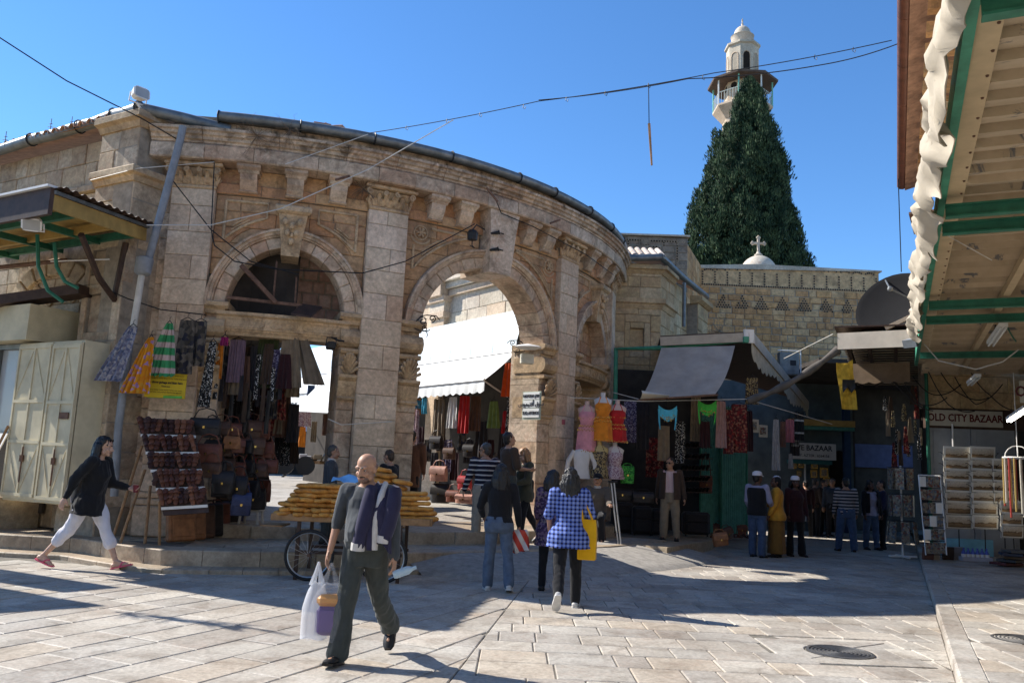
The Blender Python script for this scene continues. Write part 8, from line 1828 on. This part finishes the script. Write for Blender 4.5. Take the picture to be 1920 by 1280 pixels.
for k, (x, y_, z) in enumerate([(.30, -.05, .46), (.33, -.05, .53), (.38, -.05, .60), (.55, -.1, .44), (.62, -.12, .51), (.30, 0, .67)]): loaf(x, y_, ZT + z, .4 * k, LR, 'round bread ring in the small tower above the right pile, %s' % ('lowest', 'second', 'third', 'at the right', 'at the right upper', 'topmost')[k], .15)
mb = MB(); mb.sheet([[cw(-.36 + .40 * j / 6, -.1 + .24 * i / 4 - .02 * j, ZT + .48 + .03 * sin(j * 1.2 + i) + .02 * i) for j in range(7)] for i in range(5)], .004); tag(ob('blue_paper', mb, mat('sky_blue_paper', (.22, .48, .75), .7, .06, 4), None, True), 'light blue paper lying on top of the left bread pile', 'paper')
pcd = board('small blue and white price card with pink scrawl stuck in the right bread pile', cw(.52, -.47, ZT + .17), (0, -1, .08), .17, .20, [], mat('pale_blue_card', (.42, .60, .72), .6, .05), m_ink, 'price_card', 'card'); q = MB(); c_ = cw(.52, -.49, ZT + .17)
q.tube([c_ + V((-.03 + .03 * (1 - t / 14) * cos(t * .8), 0, .035 * (1 - t / 20) * sin(t * .8))) for t in range(14)], .006, 5); q.tube([c_ + V((.035 - .018 * cos(pi * .35 * t - .6), 0, .03 * sin(pi * .35 * t - .6))) for t in range(6)], .006, 5); kind(ob('lettering', q, mat('pink_marker', (.55, .06, .12), .6), pcd), 'stuff')
mb = MB(); mb.box(cw(.80, -.1, ZT + .36) * 1, (.08, .02, .2), .1);
# ================================================================ POSTCARDS AND SOUVENIRS
b = NB('sepia_view'); p = b.n('ShaderNodeTexCoord').outputs['Generated']; s_ = b.n('ShaderNodeSeparateXYZ'); b.l(p, s_.inputs[0]); oi = b.n('ShaderNodeObjectInfo').outputs['Random']
off = b.n('ShaderNodeVectorMath', operation='ADD'); b.l(p, off.inputs[0]); cmb = b.n('ShaderNodeCombineXYZ'); b.l(b.math('MULTIPLY', oi, 40), cmb.inputs[0]); b.l(cmb.outputs[0], off.inputs[1])
hz = b.math('ADD', s_.outputs[2], b.math('MULTIPLY', b.math('SUBTRACT', b.noise(off.outputs[0], 4, 4), .5), .5)); c_ = b.ramp(hz, [(.0, (.16, .10, .05)), (.28, (.34, .22, .11)), (.42, (.12, .07, .04)), (.47, (.58, .47, .33)), (.8, (.70, .62, .49)), (1, (.72, .66, .55))]); c_ = b.mix(b.mp(b.noise(off.outputs[0], 14, 4), .5, .7, 0, .5), c_, (.20, .13, .08)); m_view = b.done(c_, .35, .4)
m_card = mat('cream_card', (.84, .80, .71), .5, .05, 5, 0, 40, .05)
def print_card(px, py, y, w, h, lab, grp, yaw=0., tilt=.12):
 c = at(px, py, y); Mx = Matrix.Rotation(yaw, 3, 'Z') @ Matrix.Rotation(tilt, 3, 'X'); t_ = thing('view_print', lab, 'print', c, 0, grp)
 mb = MB(); mb.sheet([[c + Mx @ V((w * (j / 6 - .5), -.012 * (1 - (2 * j / 6 - 1) ** 2), h * (.5 - i))) for j in range(7)] for i in (0, .5, 1)], .004); ob('sheet', mb, m_card, t_)
 mb = MB(); mb.sheet([[c + Mx @ V((w * .84 * (j / 6 - .5), -.016 - .012 * (1 - (2 * j / 6 - 1) ** 2), h * .72 * (.5 - i) + .0)) for j in range(7)] for i in (0, .5, 1)], .002); ob('picture', mb, m_view, t_); return c
for nm, px, ys, y, w, h in (('first', 1793, (850, 871, 891, 911, 932, 952, 978), 17.75, .56, .30), ('second', 1842, (850, 871, 891, 911, 932, 952, 978), 17.65, .54, .30), ('third', 1879, (872, 892, 912, 932), 17.6, .44, .28), ('fourth', 1896, (952, 973, 995), 17.2, .46, .29)):
 for k, py in enumerate(ys):
  c = print_card(px + k * .9, py, y - .03 * k, w, h, 'sepia view print, number %s from the top in the %s column of the shop rack' % (('one', 'two', 'three', 'four', 'five', 'six', 'seven')[k], nm), 'view prints on the shop racks', 0, .14)
 t_ = thing('print_rack', 'wire rack holding the %s column of sepia prints' % nm, 'rack', c - V((0, 0, .2)), 0, 'wire print racks'); q = MB()
 for k, py in enumerate(ys):
  c = at(px + k * .9, py, y - .03 * k - .04); q.tube([c + V((-w * .62, .06, .02)), c + V((-w * .62, -.01, .02)), c + V((-w * .5, -.02, -h * .1)), c + V((-w * .5, -.02, -h * .46)), c + V((w * .5, -.02, -h * .46)), c + V((w * .5, -.02, -h * .1)), c + V((w * .62, -.01, .02)), c + V((w * .62, .06, .02))], .006, 4)
 kind(ob('wire_pocket', q, m_iron, t_), 'stuff')
 q = MB(); a_, b_ = at(px, ys[0] - 10, y + .06), at(px + 6, 1035, y + .02); q.tube([a_, b_], .012, 5); ob('rail', q, m_iron, t_)
def cards_mat():
 b = NB('postcards'); p = b.pos(); v = b.n('ShaderNodeTexVoronoi'); v.inputs['Scale'].default_value = 26; b.l(p, v.inputs['Vector']); q = b.n('ShaderNodeSeparateColor'); b.l(v.outputs['Color'], q.inputs[0]); c = b.ramp(q.outputs[0], [(0, (.08, .07, .06)), (.2, (.18, .15, .11)), (.4, (.10, .13, .17)), (.55, (.22, .18, .13)), (.7, (.16, .05, .04)), (.8, (.25, .24, .2))], 'CONSTANT'); return b.done(c, .3, .4)
m_pc = cards_mat()
spn = thing('postcard_spinner', 'revolving postcard stand with three tiers on a white foot', 'spinner', gnd(1693, 1046, .0)); c0 = gnd(1693, 1046, 0)
q = MB(); q.tube([c0, c0 + V((0, 0, 2.0))], .022, 8); ob('pole', q, m_whitep, spn)
for a in (0, pi / 2): q = MB(); q.box(c0 + V((0, 0, .04)), (.62, .06, .05), a, ch=.01); ob('foot_bar', q, m_whitep, spn)
for tr in range(3):
 for k in range(7):
  a = 2 * pi * k / 7 + .3 * tr; r = .24 + (.06 if tr == 0 else 0); z = .55 + .58 * tr; n_ = V((cos(a), sin(a), 0)); Mx = Matrix.Rotation(a + pi / 2, 3, 'Z') @ Matrix.Rotation(-.12 if tr == 0 else 0, 3, 'X'); q = MB(); q.box(c0 + n_ * r + V((0, 0, z)), (.17, .02, .46), M=Mx); ob('card_pocket', q, m_pc, spn)
 q = MB(); q.tube([c0 + V((.27 * cos(2 * pi * i / 16), .27 * sin(2 * pi * i / 16), .80 + .58 * tr)) for i in range(17)], .008, 4); ob('ring', q, m_iron, spn)
fr_ = thing('card_rack', 'tall white wire rack of cards in six rows left of the print racks', 'rack', gnd(1745, 1047, .1)); a0, a1, a2, a3 = at(1722, 890, 17.3), at(1763, 892, 17.2), at(1736, 1040, 17.0), at(1775, 1040, 16.9)
for u, v_ in ((a0, a2), (a1, a3), (a0, a1)): q = MB(); q.tube([u, v_], .014, 5); ob('frame', q, m_whitep, fr_)
for r_ in range(6):
 v0 = (r_ + .08) / 6; q = MB(); q.tube([a0.lerp(a2, v0 + .15), a1.lerp(a3, v0 + .15)], .008, 4); ob('shelf_wire', q, m_iron, fr_)
 for k in range(3):
  c = a0.lerp(a1, (k + .5) / 3).lerp(a2.lerp(a3, (k + .5) / 3), v0 + .07); q = MB(); q.box(c, (.13, .03, .21), ch=.003); ob('card_pack', q, m_pc if (r_ + k) % 4 else m_card, fr_)
bx = thing('bottle_crate', 'plastic wrapped pack of blue and white bottles on the pavement by the shop', 'crate', gnd(1832, 1052, .1)); c0 = gnd(1832, 1052, .1)
for k in range(6): q = MB(); q.lathe([(.045, 0), (.048, .02), (.048, .13), (.03, .17), (.016, .2), (.018, .24), (.0, .24)], c0 + V((-.24 + .095 * k, .05, .02)), 10); ob('bottle', q, mat('blue_bottle', (.10, .14, .48), .3, .1), bx); q = MB(); q.lathe([(.049, .06), (.0495, .12)], c0 + V((-.24 + .095 * k, .05, .02)), 10); ob('bottle_band', q, m_whitep, bx)
q = MB(); q.box(c0 + V((0, .05, .04)), (.62, .18, .09), ch=.01); ob('tray', q, mat('white_tray', (.5, .5, .56), .5), bx)
c0 = gnd(1828, 1046, .1) + V((0, .3, .2)); q = MB(); q.box(c0, (1.15, .03, .36), ch=.005); tag(ob('blue_board', q, mat('sky_blue_board', (.16, .38, .50), .5)), 'light blue board standing behind the bottle pack', 'board')
for k, (px, c_, lb) in enumerate([(1783, (.05, .035, .03), 'dark album standing at the foot of the print rack'), (1803, (.30, .30, .32), 'grey album standing beside the dark album'), (1745, (.14, .06, .04), 'brown book in the lowest rack row'), (1757, (.45, .4, .33), 'pale booklet at the foot of the card rack')]): c0 = gnd(px, 1050, .1) + V((0, .1, .13)); q = MB(); q.box(c0, (.22, .06, .26), M=Matrix.Rotation(.15, 3, 'X'), ch=.006); tag(ob('album', q, mat('album_%d' % k, c_, .5)), lb, 'book', 'albums by the print rack')
for k in range(5): c0 = gnd(1893 + 7 * (k % 3), 1062, .1) + V((.03 * k, .1, .05 + .06 * k)); q = MB(); q.box(c0, (.5, .36, .05), .4 + .25 * k, ch=.006); tag(ob('picture_book', q, mat('book_cover_%d' % k, [(.10, .03, .03), (.05, .05, .05), (.16, .10, .06), (.04, .05, .08), (.12, .11, .1)][k], .45)), ('dark red', 'black', 'brown', 'blue black', 'grey')[k] + ' picture book in the tumbled pile at the right edge', 'book', 'tumbled picture books')
nk = thing('necklace_stand', 'white ring stand hung with coral and amber bead strings at the right edge', 'necklace stand', at(1908, 975, 15.6)); c0 = at(1908, 858, 15.6); q = MB()
q.tube([c0 + V((.24 * cos(2 * pi * i / 20), .24 * sin(2 * pi * i / 20), 0)) for i in range(21)], .018, 6)
for k in range(3): a = pi * k / 3; q.tube([c0 + V((.24 * cos(a + pi * t / 8) if 0 else .24 * cos(pi * t / 8) * cos(a), .24 * cos(pi * t / 8) * sin(a), .22 * sin(pi * t / 8))) for t in range(9)], .009, 5)
q.tube([c0 + V((0, 0, .22)), c0 + V((0, 0, 1.6))], .008, 5); ob('ring', q, m_whitep, nk)
for k in range(16): a = 2 * pi * k / 16; q = MB(); L = RN.uniform(.75, 1.1); q.tube([c0 + V((.24 * cos(a), .24 * sin(a), -.01)), c0 + V((.245 * cos(a), .245 * sin(a), -L))], .017, 6); ob('bead_string', q, (mat('coral_beads', (.32, .05, .04), .35, .4, 60), mat('amber_beads', (.40, .28, .10), .35, .4, 60), mat('ivory_beads', (.5, .46, .38), .4, .2, 60))[k % 3], nk)
# framed icons in the dim shop
for k, (px, py, w) in enumerate([(1488, 871, .2), (1502, 870, .2), (1527, 871, .22), (1498, 888, .16), (1526, 888, .22), (1545, 886, .28), (1550, 902, .22)]):
 c0 = at(px, py, 27.2); t_ = thing('framed_icon', 'small gilt framed icon in the dim shop window, ' + ('first in the upper row', 'second in the upper row', 'third in the upper row', 'left of the middle row', 'middle one of three', 'largest and brightest one', 'lowest at the right')[k], 'icon', c0, 0, 'icons in the dim shop'); q = MB(); q.box(c0, (w, .03, w * 1.2), ch=.008); ob('frame', q, m_coin, t_); q = MB(); q.box(c0 - V((0, .018, 0)), (w * .6, .006, w * .75)); ob('picture', q, mat('icon_paint', (.30, .22, .14), .4, .5, 30), t_)
# ================================================================ CABLES, LAMPS AND SMALL THINGS
def cable(label, pts, r=.012, m=m_black, sag=0., name='cable', n=10):
 P = [V(p) for p in pts]; out = []
 for a, b_ in zip(P, P[1:]):
  for i in range(n): t = i / n; out.append(a.lerp(b_, t) - V((0, 0, sag * 4 * t * (1 - t))))
 out.append(P[-1]); mb = MB(); mb.tube(out, r, 5); return out, mb
def cab1(label, pts, **k):
 out, mb = cable(label, pts, **k); return tag(ob('cable', mb, k.get('m', m_black), None, True), label, 'cable')
# festoon wire with hooks, from the arcade cornice to the gutter on the right
fw_ = thing('festoon_wire', 'long wire with small hooks strung from the arcade roof to the right-hand gutter', 'wire', at(690, 250, 13.9))
out, mb = cable('', [at(690, 250, 13.85), at(1010, 190, 12.6), at(1340, 137, 11.6), at(1672, 76, 10.9)], r=.007, sag=.03); ob('wire', mb, m_black, fw_, True)
for px, py, y in ((762, 237, 13.5), (838, 224, 13.2), (900, 212, 12.9), (982, 197, 12.6), (1062, 183, 12.4), (1135, 172, 12.2), (1216, 157, 11.95), (1318, 142, 11.65), (1528, 104, 11.2), (1600, 90, 11.0)):
 c = at(px, py, y); mb = MB(); mb.tube([c + V((0, 0, .01)), c + V((-.01, 0, -.05)), c + V((.02, 0, -.07)), c + V((.03, 0, -.03))], .006, 4); ob('hook', mb, m_iron, fw_)
st = thing('hanging_stick', 'thin wooden stick dangling on a cord from the festoon wire against the sky', 'stick', at(1222, 310, 11.9)); mb = MB(); mb.tube([at(1216, 157, 11.95), at(1217, 232, 11.95)], .007, 5); ob('cord', mb, m_black, st); mb = MB(); mb.tube([at(1217, 232, 11.95), at(1222, 310, 11.95)], [.022, .015], 6); ob('rod', mb, m_wood, st)
cab1('thin pale wire running from the lower cornice up to the right-hand gutter', [at(535, 308, 13.2), at(690, 252, 13.7)], r=.007, m=m_pvc)
cab1('second slack wire under the festoon wire in the sky', [at(1010, 188, 12.6), at(1290, 148, 11.7), at(1540, 122, 11.2), at(1700, 76, 10.9)], r=.008, sag=.04)
cab1('thick black cable crossing the sky at far left down to the first pilaster', [at(-30, 52, 12.5), at(125, 152, 12.7), at(265, 222, 12.85), at(350, 272, 13.2), at(402, 305, 13.3)], r=.011)
cab1('pale cable from the corner ledge to the first capital', [at(170, 338, 13.0), at(258, 316, 12.85), at(402, 304, 13.25)], r=.008, m=m_pvc)
cab1('white cable sweeping from the ochre awning up across the carved keystone', [at(275, 422, 12.6), at(395, 422, 12.9), at(525, 392, 13.0), at(690, 318, 13.4), at(850, 225, 13.6)], r=.009, m=m_pvc)
cab1('black cable dropping down the first pilaster and into the lunette', [at(402, 306, 13.25), at(396, 430, 13.2), at(402, 460, 13.2), at(440, 490, 13.3), at(520, 505, 13.4), at(680, 512, 13.6), at(760, 490, 13.9), at(890, 420, 15.0)], r=.010)
cab1('black cable running diagonally over the left spandrel', [at(325, 340, 13.2), at(395, 430, 13.2), at(470, 490, 13.3), at(560, 515, 13.4)], r=.010)
cab1('black cable along the cornice to the central keystone', [at(930, 375, 15.0), at(940, 400, 15.2), at(1000, 425, 15.8), at(1100, 478, 17.2), at(1150, 515, 19.0)], r=.010)
cab1('dark cable tied along the wall below the left panels', [at(205, 545, 12.95), at(240, 560, 12.85), at(300, 580, 13.1), at(385, 590, 13.3)], r=.010)
cab1('pale slack cord across the thick pillar at shoulder height', [at(615, 785, 13.7), at(640, 796, 13.75), at(735, 790, 14.2)], r=.008, m=m_pvc)
cab1('washing line crossing from the third pilaster to the grey awning', [at(1070, 745, 17.0), at(1205, 752, 17.0), at(1400, 748, 17.4), at(1560, 795, 19)], r=.008, m=m_pvc)
cab1('rope from the grey awning corner to the stall lintel', [at(1148, 735, 17.8), at(1205, 750, 17.1)], r=.008, m=m_pvc)
cab1('taut white rope from the lane canopy down to the electricity box', [at(1562, 626, 17.0), at(1470, 672, 18.5)], r=.010, m=m_pvc)
cab1('sagging pale cable hanging under the boarded canopy', [at(1712, 620, 14.8), at(1760, 676, 14.6), at(1830, 692, 14.3), at(1880, 678, 13.8), at(1910, 655, 13.4)], r=.011, m=m_pvc)
cab1('thin wire stretched under the canopy boards', [at(1752, 428, 7.9), at(1860, 488, 8.2)], r=.005, m=m_pvc)
cab1('vertical cable dropping from the gutter end beside the cream canvas', [at(1684, 330, 16.0), at(1690, 510, 16.4)], r=.010)
for k in range(7):
 x = 1700 + 26 * k; cab1(('first', 'second', 'third', 'fourth', 'fifth', 'sixth', 'seventh')[k] + ' dark loop of the cable tangle in the dim lane, counted from the lane', [at(x - 40, 690 + 8 * (k % 3), 18.6), at(x, 740 + 18 * (k % 2), 18.4), at(x + 50, 770 - 25 * (k % 3), 18.2)], r=.012, sag=.08)
for k, (a_, b_) in enumerate([((1850, 520, 12.0), (1905, 640, 13.5)), ((1870, 560, 12.2), (1915, 600, 12.5)), ((1880, 500, 11), (1860, 640, 14))]):
 cab1(('green grey cable loop under the canopy, lower one', 'short cable loop near the right edge under the canopy', 'cable hanging from the canopy rafter')[k], [at(*a_), at(*b_)], r=.012, sag=.1, m=m_green if k == 0 else m_black)
# tube lights
def tube_light(px, py, px2, py2, y, y2, label, lit=False):
 a_, b_ = at(px, py, y), at(px2, py2, y2); t_ = thing('tube_light', label, 'tube light', (a_ + b_) / 2, 0, 'tube lights under the canopy'); mb = MB(); beam(mb, a_ + V((0, 0, .05)), b_ + V((0, 0, .05)), .11, .05); ob('housing', mb, m_whitep, t_)
 for s in (-.03, .03): mb = MB(); d = (b_ - a_).normalized().cross(V((0, 0, 1))) * s; mb.tube([a_ + d, b_ + d], .016, 6); ob('tube', mb, mat('lit_tube', (1, .95, .85), .4, 0, 5, 0, 40, 0, emit=6.) if lit else mat('unlit_tube', (.62, .62, .58), .3, 0, 5, 0, 40, 0), t_)
tube_light(1882, 615, 1858, 648, 11.2, 12.0, 'unlit white tube light hanging high under the boarded canopy'); tube_light(1834, 708, 1818, 722, 15.0, 15.5, 'small unlit tube light above the bazaar sign')
tube_light(1925, 768, 1892, 790, 14.6, 15.2, 'lit white tube light at the right edge below the slanted sign', True)
# lantern, brackets and lamps on the arcade
ln = thing('wall_lantern', 'small black iron lantern hanging left of the central keystone', 'lantern', at(886, 445, 14.75)); c = at(886, 440, 14.75)
mb = MB(); mb.lathe([(.09, -.1), (.10, .02), (.105, .03), (.07, .08), (.02, .10)], c, 8); ob('lamp_body', mb, m_iron, ln); mb = MB(); mb.tube([c + V((0, 0, .1)), c + V((.06, .1, .22)), cyl(38.2, c.z + .25, .2)], .014, 5); mb.tube([c + V((0, 0, -.1)), c + V((0, 0, -.2)), c + V((.05, 0, -.25)), c + V((-.04, 0, -.2))], .01, 5); ob('bracket', mb, m_iron, ln)
for px, py, lb in ((932, 436, 'upper black clamp spotlight on the central keystone'), (930, 467, 'lower black clamp spotlight on the central keystone')):
 c = at(px, py, 15.25); t_ = thing('spotlight', lb, 'spotlight', c, 0, 'clamp spotlights on the keystone'); mb = MB(); mb.tube([c + V((-.12, -.02, -.03)), c + V((.02, 0, 0)), c + V((.05, 0, .01))], [.02, .035, .05], 8); ob('lamp_body', mb, m_iron, t_); mb = MB(); mb.tube([c, c + V((.02, .1, .03)), cyl(40.7, c.z + .02, .3)], .012, 5); ob('arm', mb, m_iron, t_)
c = at(620, 648, 13.8); t_ = thing('spotlight', 'black square spotlight hanging under the right end of the left lintel', 'spotlight', c); mb = MB(); mb.box(c, (.14, .16, .13), .4, ch=.02); ob('lamp_body', mb, m_iron, t_); mb = MB(); mb.tube([c + V((-.08, 0, 0)), c + V((-.07, 0, .14)), c + V((.09, 0, .14)), c + V((.08, 0, 0))], .012, 5); mb.tube([c + V((0, 0, .14)), c + V((.12, .05, .1)), c + V((.2, .1, .1))], .016, 5); ob('bracket', mb, m_iron, t_)
def scroll(label, c, sx, s=1.):
 t_ = thing('scroll_bracket', label, 'bracket', c, 0, 'wrought iron scrolls in the central arch'); mb = MB(); c = V(c); P = lambda x, z: c + V((x * sx * s, -.02, z * s))
 def spiral(x, z, r, a0, turns, sg): return [P(x + r * (1 - .75 * i / 16) * cos(a0 + sg * turns * 2 * pi * i / 16), z + r * (1 - .75 * i / 16) * sin(a0 + sg * turns * 2 * pi * i / 16)) for i in range(17)]
 for q in (spiral(.16, .04, .10, pi, 1.3, -1), spiral(.36, .10, .08, -pi / 2, 1.3, 1), spiral(.22, -.12, .07, pi / 2, 1.2, 1), [P(0, -.12), P(.1, -.16), P(.25, -.18), P(.33, -.14)], [P(0, .0), P(.12, .14), P(.24, .17), P(.44, .16), P(.52, .08)], [P(.26, -.18), P(.28, -.26), P(.26, -.3)]): mb.tube(q, .012 * s, 5)
 ob('ironwork', mb, m_iron, t_)
scroll('black wrought iron scroll bracket at the left jamb of the central arch', at(778, 605, 14.6), 1, .85); scroll('black wrought iron scroll at the right jamb of the central arch', at(985, 650, 16.3), -1, .7)
c = at(990, 650, 16.2); t_ = thing('arch_lamp', 'pale wall lamp with white box at the right jamb of the central arch', 'lamp', c); mb = MB(); mb.lathe([(.02, .06), (.16, .02), (.2, -.01), (.12, -.05), (.0, -.07)], c, 14, sx=1.4); ob('shade', mb, m_whitep, t_, True); mb = MB(); mb.box(at(988, 673, 16.3), (.26, .12, .2), .3, ch=.015); ob('box', mb, mat('cream_box', (.6, .55, .42), .6), t_)
# cornice spikes and weeds
for px, py, y, lb in ((912, 352, 14.75, 'rusty iron bar leaning on the cornice above the arch'), (1050, 412, 16.1, 'thin iron spike sticking out of the cornice near the third capital'), (1200 if 0 else 655, 330, 13.5, 'broken iron spike beside the second capital')):
 mb = MB(); c = at(px, py, y); mb.tube([c, c + V((.22, .12, -.22)) if px == 912 else c + V((-.2, -.12, -.12))], .022, 6); tag(ob('iron_bar', mb, m_rust), lb, 'bar', 'iron bars on the cornice')
def weed(label, c, n, s, m, down=.3, seed=1):
 r_ = random.Random(seed); t_ = thing('dry_weed', label, 'weed', c); mb = MB(); c = V(c)
 for k in range(n):
  d = V((r_.uniform(-1, 1), r_.uniform(-.6, .1), r_.uniform(-down, .8))).normalized(); q = [c, c + d * .35 * s];
  for i in range(3): q.append(q[-1] + (d + V((r_.uniform(-.7, .7), r_.uniform(-.4, .2), r_.uniform(-.9, .5)))).normalized() * .18 * s)
  mb.tube(q, [.010 * s, .008 * s, .006 * s, .005 * s, .003 * s], 4)
 kind(ob('stems', mb, m, t_), 'stuff')
m_dry = mat('dry_vine', (.16, .11, .07), .9, .3, 20); MATS['dry_stem']
weed('dry brown creeper hanging from the gutter over the left bay', cyl(14.2, 7.05, .45), 26, .42, m_dry, 2.2, 2); weed('dry trailing stems on the cornice left of the creeper', cyl(11.0, 6.85, .5), 22, .5, m_dry, 2.0, 3); weed('dry tuft clinging beside the second capital', cyl(22.6, 6.30, .2), 40, .4, m_dry, 1.0, 4); weed('grassy tuft behind the stall roof beside the pavilion', at(1350, 622, 24), 24, .6, MATS['dry_stem'], .2, 5); weed('tiny dry weed on the arcade cornice above the arch', cyl(38.0, 6.72, .4), 14, .4, m_dry, 1.0, 6)
# weeds and aerials on the left roof, and a bush growing from it out of frame
for k, (px, py) in enumerate(((8, 262), (93, 238), (132, 234))):
 mb = MB(); c = at(px, py + 14, 14.4); mb.tube([c, c + V((0, 0, .3))], .008, 4); mb.tube([c + V((-.05, 0, .14)), c + V((.05, 0, .14))], .006, 4); mb.tube([c + V((-.03, 0, .2)), c + V((.03, 0, .2))], .006, 4); tag(ob('aerial', mb, m_zinc), ('small aerial at the far left end of the wing roof', 'small forked aerial in the middle of the wing roof', 'thin aerial rod on the wing roof nearest the corner pier')[k], 'aerial', 'aerials on the wing roof')
# electricity box on the stall side, satellite cable box, small signs in the lane
c = at(1478, 682, 22.5); t_ = thing('meter_box', 'grey meter box with dark window on the golden wall', 'box', c); mb = MB(); mb.box(c, (.55, .2, .62), ch=.02); ob('case', mb, m_zinc, t_); mb = MB(); mb.box(c + V((.1, -.105, .02)), (.16, .01, .14)); ob('window', mb, m_ink, t_); mb = MB(); mb.tube([c + V((-.3, -.05, .36)), c + V((.32, -.05, .36)), c + V((.32, -.05, -.3))], .02, 5); ob('conduit', mb, m_whitep, t_)
for px, py, y, w, h, lb in ((1411, 798, 19.0, .34, .30, 'small cream board angled among the hung cloth'), (1431, 808, 19.2, .24, .28, 'small framed picture angled beside the cream board')):
 t_ = thing('small_board', lb, 'board', at(px, py, y)); mb = MB(); mb.box(at(px, py, y), (w, .03, h), .4, ch=.006); ob('panel', mb, MATS['cream_board'], t_); mb = MB(); mb.box(at(px, py, y) + V((-.01, -.02, 0)), (w * .7, .012, h * .6), .4); ob('picture', mb, m_pc, t_)
c = at(1713, 640, 14.6); t_ = thing('street_lamp', 'dark hooded lamp at the corner of the beige canopy', 'lamp', c); mb = MB(); q = V((-.7, -.5, -.35)).to_track_quat('Y', 'Z').to_matrix(); mb.loft([[c + q @ V((x * w, y_, z * w)) for x, z in ((-1, -.6), (1, -.6), (1, .6), (-1, .6))] for y_, w in ((-.12, .06), (0, .10), (.16, .12))]); ob('hood', mb, m_pipe, t_); mb = MB(); mb.tube([c, c + V((.1, .1, .12)), c + V((.12, .12, .3))], .02, 6); ob('arm', mb, m_pipe, t_)
# bicycle-height details on the market lane: hanging dried goods on the dark shop front
for k in range(22):
 px = 1660 + 4.2 * k + RN.uniform(-2, 2); hang(ORD[k] + ' trinket string from the left in the dark shop front by the postcard stand', px, 720 + RN.uniform(0, 110), 18.9 + RN.uniform(0, .6), RN.uniform(.3, .8), .05, RN.uniform(.06, .16), (p_seq, c_tn, m_brn, p_lp, p_rdm)[k % 5], name='trinket', cat='trinket', group='trinkets in the dark shop front', hanger=False, nj=5, ni=5, folds_=1, amp=.02)
